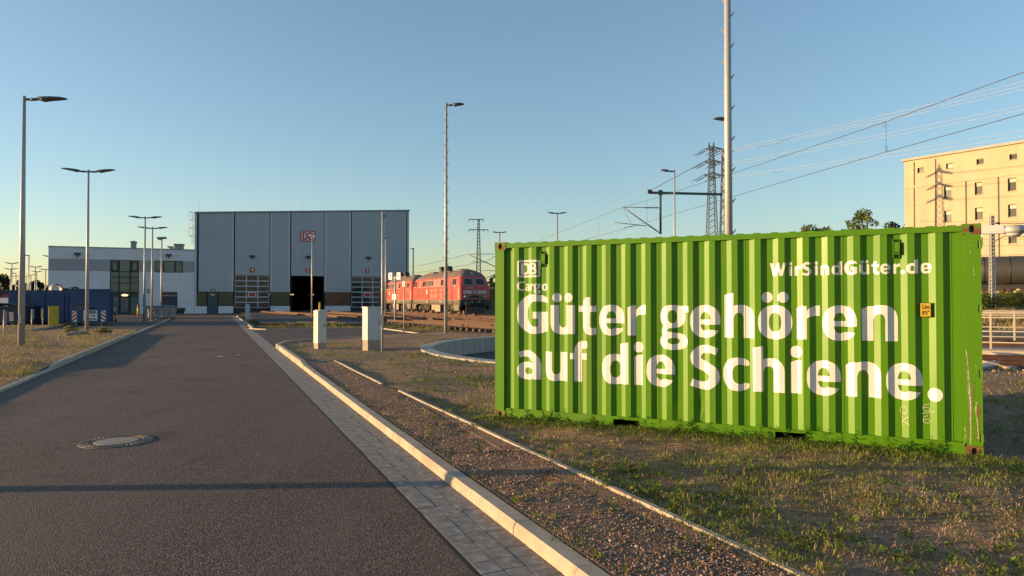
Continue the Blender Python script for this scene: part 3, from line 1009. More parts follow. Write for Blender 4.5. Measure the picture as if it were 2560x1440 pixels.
# scrapes on the front post
RUS2 = mat('bare_rust', (.17, .06, .03), (.28, .13, .07), .85, scale=40, obj=True)
PRIM = mat('pale_primer', (.50, .49, .40), (.30, .33, .20), .8, scale=30, obj=True)
mb = MB()
def scrape(pts, wl, m_, y):
    n = len(pts)
    o = []
    for (u, v), w_ in zip(pts, wl):
        o.append((u - w_ * rnd.uniform(.6, 1), y, v)); o.append((u + w_ * rnd.uniform(.6, 1), y, v))
    mb.add(o, [(2 * i, 2 * i + 1, 2 * i + 3, 2 * i + 2) for i in range(n - 1)], m_)
vv = np.linspace(1.185, .135, 40)
scrape([(5.908 + .012 * math.sin(t * 3) + (1.2 - t) * .022, t) for t in vv], [.004 + .010 * math.sin(math.pi * i / 39) for i in range(40)], 1, .0035)
scrape([(5.906 + .012 * math.sin(t * 3) + (1.2 - t) * .016, t) for t in vv[3:37]], [rnd.choice((.001, .004, .007, .003)) for i in range(34)], 0, .0025)
scrape([(5.997 + .006 * math.sin(t * 9) + .008 * (t < .45), t) for t in np.linspace(.61, .20, 24)], [rnd.uniform(.002, .014) for _ in range(24)], 1, .0035)
scrape([(6.003 + .006 * math.sin(t * 9) + .008 * (t < .45), t) for t in np.linspace(.58, .22, 20)], [rnd.uniform(.001, .010) for _ in range(20)], 0, .0025)
scrape([(6.018 + rnd.uniform(-.004, .004), t) for t in np.linspace(.55, .47, 9)], [.003, .009, .006, .014, .011, .016, .007, .009, .002], 0, .0022)
scrape([(5.885 + rnd.uniform(-.01, .01), t) for t in np.linspace(.33, .13, 16)], [rnd.uniform(0, .007) for _ in range(16)], 1, .0035)
for u, v, a in ((6.0, 1.155, .012), (5.995, .98, .05), (5.975, .74, .11), (5.965, .66, .08), (5.97, .22, .03), (5.95, 2.3, .06), (5.985, 2.05, .05)):
    scrape([(u + rnd.uniform(-.006, .006), t) for t in np.linspace(v + a, v - a, 12)], [rnd.choice((0, .001, .003, .006)) for _ in range(12)], rnd.choice((0, 1)), .003)
mb.build('paint_scrape', [RUS2, PRIM], CON)
# ------------------------------------------------------------------ maintenance hall and office wing
HX, HY = -38.26 * 1.10, 84.0 * 1.10                      # left foot of the hall's front
HALL = thing('maintenance_hall', 'tall corrugated blue-grey depot hall with three track doors numbered 4, 3 and 2', 'building', (HX, HY, 0.0), RZ)
fu = (math.cos(RZ), math.sin(RZ))
def fac(px, py):
    """(along, up) on the plane of the front"""
    d = ray(px, py)
    nx, ny = -fu[1], fu[0]
    t = (nx * HX + ny * HY) / (nx * d[0] + ny * d[1])
    return ((d[0] * t - HX) * fu[0] + (d[1] * t - HY) * fu[1], CAMH + d[2] * t)
CLAD = mat('hall_cladding', (0.46, 0.505, 0.56), (0.425, 0.47, 0.525), 0.45, 0.25, scale=.6, obj=True, stretch=(1, 1, .4))
TRIM = mat('hall_trim', (0.55, 0.58, 0.61), None, 0.45, 0.2)
PLIN = mat('plinth_white', (0.72, 0.73, 0.73), (0.66, 0.67, 0.67), 0.7, scale=1.5)
WALLW = mat('office_render', (0.68, 0.685, 0.70), (0.63, 0.635, 0.65), 0.85, scale=.7, detail=8)
BAND = mat('grey_band', (0.36, 0.355, 0.37), (0.34, 0.335, 0.35), 0.8, scale=1)
GLASS = mat('dark_glass', (0.030, 0.032, 0.034), (0.055, 0.055, 0.052), 0.10, scale=1.6, lo=.45, hi=.55, spec=.45, bump=.25, bscale=1.4, bdist=.05)
GLAS2 = mat('office_glass', (0.10, 0.14, 0.125), (0.15, 0.185, 0.155), 0.06, scale=.5, spec=.45, bump=.06, bscale=.9, bdist=.03)
FRAME = mat('dark_frame', (0.018, 0.022, 0.026), None, 0.5)
SLATE = mat('gate_slate', (0.055, 0.075, 0.105), (0.05, 0.068, 0.095), 0.5)
OLIVE = mat('channel_glass', (0.085, 0.090, 0.040), (0.06, 0.066, 0.032), 0.25, scale=2, stretch=(6, 6, .3), obj=True)
BROWN = mat('channel_glass_warm', (0.15, 0.075, 0.040), (0.10, 0.05, 0.03), 0.3, scale=2, stretch=(6, 6, .3), obj=True)
WHITEB = mat('sectional_frame', (0.55, 0.58, 0.62), None, 0.5)
hx = lambda px, py=650: fac(px, py)[0]
hz = lambda px, py: fac(px, py)[1]
WID = hx(1021.5)
ztl, ztr = hz(488, 532), hz(1021, 526.5)
roofz = lambda x: ztl + (ztr - ztl) * x / WID
DEP = 38.0
# cladding: trapezoid ribs, split by the openings
def clad(x0, x1, z0, z1f):
    mb = MB()
    p = .165
    z = z0
    rows = []
    top = max(z1f(x0), z1f(x1))
    while z < top:
        for dz, d in ((0, 0), (.05, 0), (.065, -.08), (.15, -.08)):
            rows.append((z + dz, d))
        z += p
    vs, fs = [], []
    for zz, d in rows:
        for x in (x0, x1):
            vs.append((x, d - .03, min(zz, z1f(x) - .02)))
    fs = [(2 * i, 2 * i + 1, 2 * i + 3, 2 * i + 2) for i in range(len(rows) - 1)]
    return mb.add(vs, fs)
D4 = (hx(585), hx(676)); D3 = (hx(725.7), hx(812)); D2 = (hx(877), hx(960.5))
zd = hz(630, 688)
zpl, zpn = hz(560, 765.5), hz(560, 729.5)          # top of plinth, top of panels
bays = [(0.3, D4[0], zpn), (D4[0], D4[1], zd), (D4[1], D3[0], zpn), (D3[0], D3[1], zd), (D3[1], D2[0], zpn), (D2[0], D2[1], zd), (D2[1], WID - .25, zpn)]
for a, b, z0 in bays:
    clad(a + .12, b - .12, z0, roofz).build('cladding', CLAD, HALL)
mb = MB()
for px in (489, 581.5, 678, 722.5, 813.5, 874.5, 961, 1020):
    x = hx(px)
    mb.box(x - .13, x + .13, -.10, .06, zpn if px not in (489, 1020) else .05, roofz(x - .13) - .05)
mb.build('pilaster', TRIM, HALL)
# walls that make the hall hollow
INT = mat('hall_inside', (0.06, 0.06, 0.062), None, 0.9)
mb = MB()
def wallbox(x0, x1, y0, y1, z0, z1a, z1b=None):
    z1b = z1a if z1b is None else z1b
    mb.add([(x0, y0, z0), (x1, y0, z0), (x1, y1, z0), (x0, y1, z0), (x0, y0, z1a), (x1, y0, z1b), (x1, y1, z1b), (x0, y1, z1a)],
           [(0, 3, 2, 1), (4, 5, 6, 7), (0, 1, 5, 4), (1, 2, 6, 5), (2, 3, 7, 6), (3, 0, 4, 7)])
for a, b, z0 in bays:
    wallbox(a, b, .07, .3, zd if z0 == zd else 0, roofz(a) - .1, roofz(b) - .1)
wallbox(0, .3, -.02, DEP, 0, roofz(0) - .1, roofz(.3) - .1)
wallbox(WID - .25, WID, -.02, DEP, 0, roofz(WID - .25) - .1, roofz(WID) - .1)
# back wall with a row of small panes
bx = list(np.linspace(.3, WID - .25, 24))
for i in range(23):
    if i % 3:
        wallbox(bx[i], bx[i + 1], DEP - .3, DEP, 0, roofz(bx[i]) - .1, roofz(bx[i + 1]) - .1)
    else:
        wallbox(bx[i], bx[i + 1], DEP - .3, DEP, 0, 2.75)
        wallbox(bx[i], bx[i + 1], DEP - .3, DEP, 3.0, roofz(bx[i]) - .1, roofz(bx[i + 1]) - .1)
mb.build('wall', [INT], HALL)
mb = MB()
mb.add([(-.1, -.22, ztl - .08), (WID + .1, -.22, ztr - .08), (WID + .1, DEP, ztr - .08), (-.1, DEP, ztl - .08), (-.1, -.22, ztl + .12), (WID + .1, -.22, ztr + .12), (WID + .1, DEP, ztr + .12), (-.1, DEP, ztl + .12)],
       [(0, 3, 2, 1), (4, 5, 6, 7), (0, 1, 5, 4), (1, 2, 6, 5), (2, 3, 7, 6), (3, 0, 4, 7)])
mb.build('roof', mat('roof_edge', (.23, .27, .31), None, .5, .2), HALL)
MB().box(.3, WID - .25, .3, DEP - .3, .0, .06).build('floor', CONC, HALL)
# plinths and channel glass panels
for a, b, m_ in ((0.0, hx(519), OLIVE), (hx(546), D4[0], OLIVE), (D4[1], D3[0], OLIVE), (D3[1], D2[0], BROWN), (D2[1], WID, OLIVE)):
    MB().box(a + .03, b - .03, -.12, .068, .0, zpl).build('plinth', PLIN, HALL)
    mb = MB()
    n = max(3, int((b - a) / .30))
    for i in range(n):
        x = a + .08 + (b - a - .16) * i / n
        mb.box(x, x + (b - a - .16) / n - .025, -.055 + .012 * (i % 2), .05, zpl + .08, zpn - .06)
    mb.build('glass_panel', m_, HALL)
    MB().box(a + .02, b - .02, -.07, .06, zpl + .003, zpl + .085).build('panel_rail', FRAME, HALL)
    MB().box(a + .02, b - .02, -.07, .06, zpn - .065, zpn - .003).build('panel_rail', FRAME, HALL)
# personnel door
a, b = hx(519), hx(546)
d_ = MB().box(a + .08, b - .08, -.03, .06, .03, hz(532, 740)).build('door', SLATE, HALL)
MB().box(a + .16, a + .22, -.09, -.031, 1.0, 1.06).build('handle', GALV, d_)
mb = MB(); mb.box(a, a + .075, -.06, .06, .0, zpn); mb.box(b - .075, b, -.06, .06, .0, zpn); mb.box(a + .08, b - .08, -.05, .06, hz(532, 740) + .003, hz(532, 740) + .08)
mb.build('door_frame', FRAME, HALL)
mb = MB(); mb.box(a + .08, b - .08, -.02, .05, hz(532, 740) + .085, zpn - .005); mb.box((a + b) / 2 - .25, (a + b) / 2 + .25, -.05, -.022, 2.45, 2.6, 1)
mb.build('transom', [OLIVE, WHITE], HALL)
# sectional doors 4 and 2
def secdoor(a, b, z0, z1):
    root = MB()
    zg = z0 + .72
    n = 6
    fr = MB()
    for k in range(4):
        x = a + (b - a) * k / 3
        fr.box(max(a, x - .06), min(b, x + .06), .05, .13, zg, z1)
    for k in range(n + 1):
        z = zg + (z1 - zg) * k / n
        for c in range(3):
            xa, xb = a + (b - a) * c / 3 + .061, a + (b - a) * (c + 1) / 3 - .061
            fr.box(xa, xb, .052, .13, max(zg, z - .065), min(z1, z + .065))
    f = fr.build('track_door', WHITEB, HALL)
    for r_ in range(n):
        for c in range(3):
            xa, xb = a + (b - a) * c / 3 + .06, a + (b - a) * (c + 1) / 3 - .06
            za, zb = zg + (z1 - zg) * r_ / n + .06, zg + (z1 - zg) * (r_ + 1) / n - .06
            MB().box(xa, xb, .085, .10, za, zb).build('pane', GLASS, f)
    MB().box(a, b, .05, .13, z0, zg - .004).build('kick_panel', mat('door_navy', (.022, .030, .05), None, .5), f)
    c = (a + b) / 2
    zc = zg + (z1 - zg) * 2.45 / n
    mb = MB(); mb.box(c - .52, c + .52, .045, .049, zc - .36, zc + .36, 0); mb.box(c - .43, c + .43, .038, .044, zc - .27, zc + .27, 1)
    mb.build('warning_plate', [WHITE, RED], f)
secdoor(D4[0] + .13, D4[1] - .13, .06, zd - .05)
secdoor(D2[0] + .13, D2[1] - .13, .06, zd - .05)
# open door 3: jambs and things standing inside
mb = MB()
mb.box(D3[0] + .13, D3[0] + .2, .05, .25, .06, zd); mb.box(D3[1] - .2, D3[1] - .13, .05, .25, .06, zd)
mb.build('door_frame', FRAME, HALL)
# numbers
def number(px, py, t):
    x, z = fac(px, py)
    mb = MB()
    mb.box(x - .31, x + .31, -.13, -.085, z - .33, z + .33, 0)
    text_on(mb, t, .66, x, z, -.134, .012, 1, 1)
    mb.build('number_plate', [RED, WHITE], HALL)
number(630.8, 675, '4'); number(769, 675.6, '3'); number(918, 676.5, '2')
# logo
x0, z0 = fac(750, 604); x1, z1 = fac(788, 577.3)
fo, fi = frame_tris(x0, x1, z0, z1, .24, .17)
rv, rf, of = cdt([fo, fi])
mb = MB()
mb.prism(fo, -.16, -.09, 1)
mb.add([(p[0], -.166, p[1]) for p in rv], [t for t, o in zip(rf, of) if o and max(o) == 0], 0)
mb.add([(p[0], -.163, p[1]) for p in rv], [t for t, o in zip(rf, of) if o and max(o) == 1], 1)
wx = x1 - x0
for ch, a, b in (('D', .15, .51), ('B', .54, .86)):
    r2, t2 = glyph_tris(ch, x0 + a * wx, x0 + b * wx, z0 + .25, (z1 - z0 - .5) / 1.35)
    mb.add([(p[0], -.170, p[1]) for p in r2], t2)
mb.build('logo_sign', [RED, WHITE], HALL)
# wall lights, clock lamp, lightning rods, ladder
def walllight(px, py, par):
    x, z = fac(px, py)
    mb = MB()
    mb.box(x - .07, x + .07, -.25, -.02, z - .45, z - .18)
    mb.add([(x - .30, -.75, z - .12), (x + .30, -.75, z - .12), (x + .30, -.15, z - .2), (x - .30, -.15, z - .2), (x - .34, -.8, z + .05), (x + .34, -.8, z + .05), (x + .34, -.12, z + .12), (x - .34, -.12, z + .12)],
           [(0, 3, 2, 1), (4, 5, 6, 7), (0, 1, 5, 4), (1, 2, 6, 5), (2, 3, 7, 6), (3, 0, 4, 7)])
    mb.build('wall_light', ALU, par)
for px, py in ((631, 640), (770.5, 641.5), (920.5, 643.5)):
    walllight(px, py, HALL)
def roundlamp(px, py, par, y):
    x, z = fac(px, py)
    mb = MB(); mb.lathe([(.28, y), (.28, y - .06), (.22, y - .1)], 20, (x, 0, z), 0, 'y'); mb.lathe([(.2, y - .1), (.2, y - .13)], 20, (x, 0, z), 1, 'y')
    mb.build('round_lamp', [FRAME, LENS], par)
roundlamp(533, 726, HALL, -.08)
for px, top in ((497, 495), (759, 510), (1000, 505)):
    x, z = fac(px, top)
    MB().tube((x, .3, roofz(x)), (x, .3, z), .025, .012, 6).build('lightning_rod', GALV, HALL)
lx0, lx1 = hx(472), hx(486.5)
mb = MB()
for x in (lx0 + .35, lx1 - .12):
    mb.tube((x, .6, hz(480, 610)), (x, .6, ztl + .1), .025, n=6)
for z in np.arange(hz(480, 610), ztl, .3):
    mb.tube((lx0 + .35, .6, z), (lx1 - .12, .6, z), .014, n=5)
for k in range(4):
    z = hz(480, 590) + (ztl + .1 - hz(480, 590)) * k / 3
    pts = [(lx0 + .35, .6, z), (lx0 - .05, .45, z), (lx0 - .1, .15, z), (lx0 + .1, -.1, z), (lx1 - .2, -.1, z), (lx1 - .08, .15, z), (lx1 - .12, .6, z)]
    mb.path(pts, .022, 5)
for x, y in ((lx0 - .1, .15), (lx0 + .1, -.1), (lx1 - .2, -.1)):
    mb.tube((x, y, hz(480, 590)), (x, y, ztl + .1), .018, n=5)
mb.build('caged_ladder', GALV, HALL)

# office wing
OFF = thing('office_building', 'low white flat-roofed office wing with a grey band and tall glazed entrance', 'building', (HX, HY, 0.0), RZ)
ox0 = hx(121, 640)
zt = 8.42
holes = [(hx(275), hx(348), 0.0, hz(310, 650)), (hx(388), hx(457.6), hz(420, 681.5), hz(420, 652)), (hx(405.5), hx(444.5), 0.0, hz(425, 730))]
zb0, zb1 = hz(430, 680.5), hz(430, 652)
mb = MB()
xs = sorted({ox0, 0.0} | {h_[0] for h_ in holes} | {h_[1] for h_ in holes})
zs = sorted({0.0, zb0, zb1, zt} | {h_[2] for h_ in holes} | {h_[3] for h_ in holes})
for i in range(len(xs) - 1):
    for j in range(len(zs) - 1):
        cx, cz = (xs[i] + xs[i + 1]) / 2, (zs[j] + zs[j + 1]) / 2
        if any(h_[0] < cx < h_[1] and h_[2] < cz < h_[3] for h_ in holes):
            continue
        mb.add([(xs[i], 0, zs[j]), (xs[i + 1], 0, zs[j]), (xs[i + 1], 0, zs[j + 1]), (xs[i], 0, zs[j + 1])], [(0, 1, 2, 3)], 1 if zb0 < cz < zb1 else 0)
for a, b, c, d in holes:
    mb.add([(a, 0, c), (b, 0, c), (b, 0, d), (a, 0, d), (a, .25, c), (b, .25, c), (b, .25, d), (a, .25, d)], [(0, 4, 5, 1), (1, 5, 6, 2), (2, 6, 7, 3), (3, 7, 4, 0)])
mb.add([(ox0, 0, 0), (ox0, 20, 0), (ox0, 20, zt), (ox0, 0, zt), (-.02, 20, 0), (-.02, 20, zt), (-.02, 0, 0), (-.02, 0, zt)], [(0, 3, 2, 1), (1, 2, 5, 4), (6, 4, 5, 7)])
mb.build('wall', [WALLW, BAND], OFF)
mb = MB(); mb.box(ox0 - .06, -.01, -.06, 20.05, zt, zt + .12)
mb.build('roof', mat('roof_coping', (.30, .31, .33), None, .5, .3), OFF)
MB().box(hx(348) + .1, hx(405.5) - .02, -.025, -.004, .0, hz(450, 767)).build('plinth', PLIN, OFF)
MB().box(hx(444.5) + .02, -.02, -.025, -.004, .0, hz(450, 767)).build('plinth', PLIN, OFF)
# glazed entrance
a, b, c, d = holes[0]
vx = [a, hx(298), hx(326), b]
vz = [0.0, hz(310, 741), hz(310, 730), hz(310, 707.6), hz(310, 693), hz(310, 679), d]
fr = MB()
for x in vx:
    fr.box(max(a, x - .07), min(b, x + .07), .06, .18, 0, d)
for z in vz:
    for i in range(3):
        fr.box(vx[i] + .071, vx[i + 1] - .071, .062, .18, max(0.0, z - .05), min(d, z + .05))
ent = fr.build('glazed_entrance', FRAME, OFF)
for i in range(3):
    for j in range(6):
        if i == 1 and j == 0:
            continue
        MB().box(vx[i] + .05, vx[i + 1] - .05, .11, .125, vz[j] + .04, vz[j + 1] - .04).build('pane', GLAS2 if j != 1 else GLASS, ent)
for x0, x1 in ((a + .25, vx[1] - .2), (vx[2] + .2, b - .25)):
    z0, z1 = vz[5] + .1, d - .3
    m_ = MB()
    m_.box(x0 - .12, x1 + .12, .04, .059, z0 - .05, z0 + .08); m_.box(x0 - .12, x1 + .12, .04, .059, z1 - .02, z1 + .12)
    m_.box(x0 - .12, x0 + .02, .04, .059, z0 + .081, z1 - .021); m_.box(x1 - .02, x1 + .12, .04, .059, z0 + .081, z1 - .021)
    m_.build('casement', FRAME, ent)
dd = MB()
dd.box(vx[1] + .08, vx[1] + .2, .08, .14, .03, vz[1] - .06); dd.box(vx[2] - .2, vx[2] - .08, .08, .14, .03, vz[1] - .06)
dd.box(vx[1] + .21, vx[2] - .21, .08, .14, vz[1] - .18, vz[1] - .06); dd.box(vx[1] + .21, vx[2] - .21, .08, .14, .03, .2)
dd = dd.build('door', FRAME, ent)
MB().box(vx[1] + .2, vx[2] - .2, .10, .115, .2, vz[1] - .18).build('pane', mat('door_glass', (.16, .16, .15), (.10, .10, .10), .3, scale=1), dd)
GLOW = bpy.data.materials.new('lit_lamp')
n_, b_ = nodes_of(GLOW)
b_.inputs['Emission Color'].default_value = (1, .72, .36, 1); b_.inputs['Emission Strength'].default_value = .55
b_.inputs['Base Color'].default_value = (.8, .7, .5, 1)
x, z = fac(312, 738)
el_ = MB().lathe([(.05, .03), (.17, .0), (.19, -.04), (.16, -.08), (.05, -.11)], 18, (0, 0, 0), 0, 'y')
el_.v = [(x + a_ * 2.1, b_, z + c_ * .8) for a_, b_, c_ in el_.v]
el_.build('entrance_lamp', GLOW, OFF)
# window band
a, b, c, d = holes[1]
vx = [a, hx(408), hx(438), b]
fr = MB()
for x in vx:
    fr.box(max(a, x - .09), min(b, x + .09), .05, .17, c, d)
for z in (c, d):
    for i in range(3):
        fr.box(vx[i] + .091, vx[i + 1] - .091, .052, .17, max(c, z - .1), min(d, z + .1))
win = fr.build('window', FRAME, OFF)
for i in range(3):
    MB().box(vx[i] + .08, vx[i + 1] - .08, .10, .115, c + .09, d - .09).build('pane', GLAS2, win)
# grey gate
a, b, c, d = holes[2]
zz = hz(425, 740)
g_ = MB()
for k in range(12):
    g_.box(a + .05, b - .05, .12 + .01 * (k % 2), .17, .02 + (zz - .02) * k / 12, .02 + (zz - .02) * (k + 1) / 12 - .012)
g_ = g_.build('roller_gate', mat('gate_grey', (.045, .055, .072), None, .5), OFF)
MB().box(a + .05, b - .05, .14, .155, zz + .08, d - .04).build('pane', GLASS, g_)
m_ = MB(); m_.box(a + .0, b, .10, .17, zz + .004, zz + .075); m_.build('gate_frame', WHITEB, g_)
walllight(195, 634, OFF); walllight(422, 637, OFF); roundlamp(373.6, 727, OFF, 0)
# roof things
x0, x1 = hx(320), hx(333)
mb = MB(); mb.box(x0, x1, 3, 4, zt + .125, zt + 1.05); mb.box(x0 - .12, x1 + .12, 2.9, 4.1, zt + 1.053, zt + 1.15); mb.box(x0 + .1, x1 - .1, 3.1, 3.9, zt + 1.153, zt + 1.27)
mb.build('chimney', mat('chimney_grey', (.33, .34, .35), None, .8), OFF)
x0, x1, x2 = hx(414), hx(431), hx(459)
mb = MB(); mb.prism([(x0, zt + .62), (x0 + .5, zt + .125), (x1, zt + .125), (x1, zt + .62)], 2, 3.2); mb.box(x1 + .003, x2, 1.8, 3.6, zt + .85, zt + .95); mb.box(x1 + .1, x2 - .1, 2, 3.4, zt + .125, zt + .846)
mb.build('roof_unit', mat('unit_beige', (.42, .40, .35), None, .7), OFF)

# ------------------------------------------------------------------ right-hand block behind the main line
BX, BY = P(2262, 600, 95).x, 95.0
bdir = Vector((0.57, -0.82)).normalized()
BRZ = math.atan2(bdir.y, bdir.x)
BLK = thing('concrete_block_building', 'big sunlit beige concrete building with rows of small square windows', 'building', (BX, BY, 0.0), BRZ)
def bf(px, py):
    d = ray(px, py)
    nx, ny = -bdir.y, bdir.x
    t = (nx * BX + ny * BY) / (nx * d[0] + ny * d[1])
    return ((d[0] * t - BX) * bdir.x + (d[1] * t - BY) * bdir.y, CAMH + d[2] * t)
bz = lambda zx, zy: bf(1480 + zx / 2.3704, 180 + zy / 2.3704)
BEIGE = mat('panel_concrete', (0.47, 0.39, 0.265), (0.41, 0.34, 0.23), 0.85, scale=.45, detail=8, stretch=(1, 1, .35), c3=(0.36, 0.31, 0.25), s3=.9, lo3=.6, hi3=.85)
BEIG2 = mat('panel_concrete_edge', (0.42, 0.36, 0.29), None, 0.85)
topz = bf(2262, 404)[1]
BL = 34.0
small = [bz(1928, 573) + bz(1966, 598), bz(2098, 545) + bz(2138, 570), bz(2278, 515) + bz(2322, 542), bz(2473, 485) + bz(2522, 512)]
big_ = []
for a, b in (((2085, 680), (2130, 745)), ((2267, 655), (2315, 722)), ((2463, 628), (2515, 703)), ((2085, 825), (2130, 890)), ((2268, 805), (2316, 872)), ((2464, 785), (2518, 858))):
    big_.append(bz(*a) + bz(*b))
cols_ = [big_[i] for i in range(3)]
ra, rb = np.mean([q[1] for q in big_[:3]]), np.mean([q[3] for q in big_[:3]])
rc_, rd = np.mean([q[1] for q in big_[3:]]), np.mean([q[3] for q in big_[3:]])
pitch_ = cols_[2][0] - cols_[1][0]
xs0 = [q[0] for q in cols_] + [cols_[2][0] + pitch_, cols_[2][0] + 2 * pitch_]
ww = np.mean([q[2] - q[0] for q in cols_])
zr = [(rb, ra), (rd, rc_), (rd - (ra - rc_), rc_ - (ra - rc_)), (rd - 2 * (ra - rc_), rc_ - 2 * (ra - rc_))]
wins = [(x, x + ww, z0, z1) for x in xs0 for z0, z1 in zr]
sz0, sz1 = np.mean([q[3] for q in small]), np.mean([q[1] for q in small])
sx = [q[0] for q in small]
sw = np.mean([q[2] - q[0] for q in small])
for x in sx + [sx[3] + pitch_, sx[3] + 2 * pitch_]:
    wins.append((x, x + sw, sz0, sz1))
mb = MB()
xs = sorted({0.0, BL} | {round(w_[0], 3) for w_ in wins} | {round(w_[1], 3) for w_ in wins})
zs = sorted({0.0, topz} | {round(float(w_[2]), 3) for w_ in wins} | {round(float(w_[3]), 3) for w_ in wins})
for i in range(len(xs) - 1):
    for j in range(len(zs) - 1):
        cx, cz = (xs[i] + xs[i + 1]) / 2, (zs[j] + zs[j + 1]) / 2
        if any(h_[0] < cx < h_[1] and h_[2] < cz < h_[3] for h_ in wins):
            continue
        mb.add([(xs[i], 0, zs[j]), (xs[i + 1], 0, zs[j]), (xs[i + 1], 0, zs[j + 1]), (xs[i], 0, zs[j + 1])], [(0, 1, 2, 3)])
for a, b, c, d in wins:
    mb.add([(a, 0, c), (b, 0, c), (b, 0, d), (a, 0, d), (a, .35, c), (b, .35, c), (b, .35, d), (a, .35, d)], [(0, 4, 5, 1), (1, 5, 6, 2), (2, 6, 7, 3), (3, 7, 4, 0)])
mb.add([(0, 0, 0), (0, 16, 0), (0, 16, topz), (0, 0, topz), (BL, 0, 0), (BL, 16, 0), (BL, 16, topz), (BL, 0, topz)], [(0, 3, 2, 1), (1, 2, 6, 5), (4, 5, 6, 7)])
mb.build('wall', BEIGE, BLK)
MB().box(-.2, BL, -.35, 16.2, topz + .003, topz + .32).build('roof', mat('eaves_grey', (.40, .37, .32), None, .8), BLK)
mb = MB()
zc = bz(2037, 665)[1]
mb.box(0.02, BL, -.10, -.003, zc - .12, zc + .12)
mb.build('cornice', BEIGE, BLK)
mb = MB()
for zx, up in ((1910, 1), (2037, 1), (1910, 0), (2037, 0), (2217, 0), (2410, 0)):
    x = bz(zx, 620 if up else 760)[0]
    mb.box(x - .09, x + .09, -.012, -.003, zc + .125 if up else 0, topz - .3 if up else zc - .125)
for k in (1, 2):
    x = bz(2410, 760)[0] + k * pitch_
    mb.box(x - .09, x + .09, -.012, -.003, 0, zc - .125)
mb.build('panel_joint', mat('joint_dark', (.10, .085, .075), None, .9), BLK)
WDK = mat('window_dark', (.022, .022, .02), (.014, .014, .014), .25, scale=.7, spec=.25)
BLIND = mat('window_blind', (.46, .50, .36), None, .6)
WFR = mat('window_frame', (.16, .15, .11), None, .6)
nb = 0
for a, b, c, d in wins:
    h_ = d - c
    fr = MB()
    fr.box(a + .02, a + .10, .2, .3, c + .02, d - .02); fr.box(b - .10, b - .02, .2, .3, c + .02, d - .02)
    fr.box(a + .103, b - .103, .2, .3, c + .02, c + .1); fr.box(a + .103, b - .103, .2, .3, d - .1, d - .02)
    f = fr.build('window', WFR, BLK)
    k = .30 if h_ > 1 else rnd.choice((0, .95))
    if k:
        MB().box(a + .10, b - .10, .23, .245, d - .1 - (h_ - .2) * k, d - .1).build('blind', BLIND, f)
    if k < .9:
        MB().box(a + .10, b - .10, .26, .275, c + .1, d - .1 - (h_ - .2) * k).build('pane', WDK, f)
    MB().box(a - .06, b + .06, -.08, -.003, c - .09, c - .005).build('sill', BEIG2, f)
# ------------------------------------------------------------------ turntable pit and bridge
mb = MB()
N = 96
prof = [(PITR + .45, -.10), (PITR + .45, .135), (PITR + .41, .145), (PITR + .02, .145), (PITR, .12), (PITR, -.56)]
mb.lathe(prof, N, (PIT[0], PIT[1], 0))
mb.f = mb.f[:-2]; mb.mi = mb.mi[:-2]; mb.sm = [False] * len(mb.f)
tag(mb.build('pit_wall', PITC), 'round concrete wall of the sunken turntable pit', 'pit wall')
sheet('pit_floor', ring(*PIT, PITR + .02, 72), mat('pit_gravel', (.045, .038, .033), (.10, .08, .065), .95, scale=20, bump=1.0, bscale=25, bdist=.05), lambda x, y: -.52)
BCREAM = mat('bridge_cream', (.52, .46, .37), (.46, .40, .32), .5, scale=2)
TT = thing('steel_walkway', 'pale steel walkway with tubular handrails reaching over the round pit', 'walkway', (17.0, 24.4, .09), R(-24))
mb = MB()
for y0, y1 in ((-2.3, -2.0), (2.0, 2.3)):
    mb.box(-7.0, 9.0, y0, y1, -.34, .10)
    yy = y0 - .05 if y0 < 0 else y1 + .0
    mb.box(-7.0, 9.0, yy, yy + .05, -.14, -.11)
mb.build('girder', BCREAM, TT)
mb = MB(); mb.box(-6.98, 8.98, -2.26, 2.26, .104, .15)
mb.build('deck', mat('deck_grey', (.27, .25, .23), (.22, .2, .19), .7, scale=8), TT)
for s in (-1, 1):
    MB().box(-6.98, 8.98, s * .7175 - .035, s * .7175 + .035, .153, .30).build('rail', RUST, TT)
    h_ = MB()
    y = s * 2.18
    for x in np.arange(-6.8, 9, 1.55):
        h_.box(x - .025, x + .025, y - .025, y + .025, .152, 1.32)
    for z, r_ in ((1.32, .028), (1.17, .024), (.72, .022), (.36, .022)):
        h_.tube((-6.8, y, z), (8.8, y, z), r_, n=8)
    h_.build('handrail', BCREAM, TT)
MB().box(.95, 1.2, -2.30, -2.22, .52, .82, ch=.02).build('control_box', YEL, TT)
# low concrete parapet on the far side of the pit and the luminaire arm over it
tag(MB().box(15.0, 36, 33.4, 33.7, -.1, .39).build('parapet_wall', CONC), 'low concrete wall beyond the turntable handrail', 'wall')
LA = thing('turntable_lamp', 'white horizontal arm with a round floodlight beside the top corner of the container', 'lamp', (9.62, 17.2, 0), R(-20))
MB().tube((0, 0, 0), (0, 0, 3.45), .09, .08, 12).build('pole', GALV, LA)
z = P(2500, 581, 17.2).z
MB().box(-.1, 2.16, -.09, .09, z - .10, z + .10, ch=.02).build('arm', WHITE, LA)
m_ = MB(); m_.lathe([(.05, z + .10), (.19, z + .08), (.23, z - .02), (.21, z - .10)], 24, (2.36, 0, 0), 0); m_.lathe([(.19, z - .103), (.12, z - .17), (.03, z - .19)], 24, (2.36, 0, 0), 1)
m_.build('floodlight', [GALV, LENS], LA)

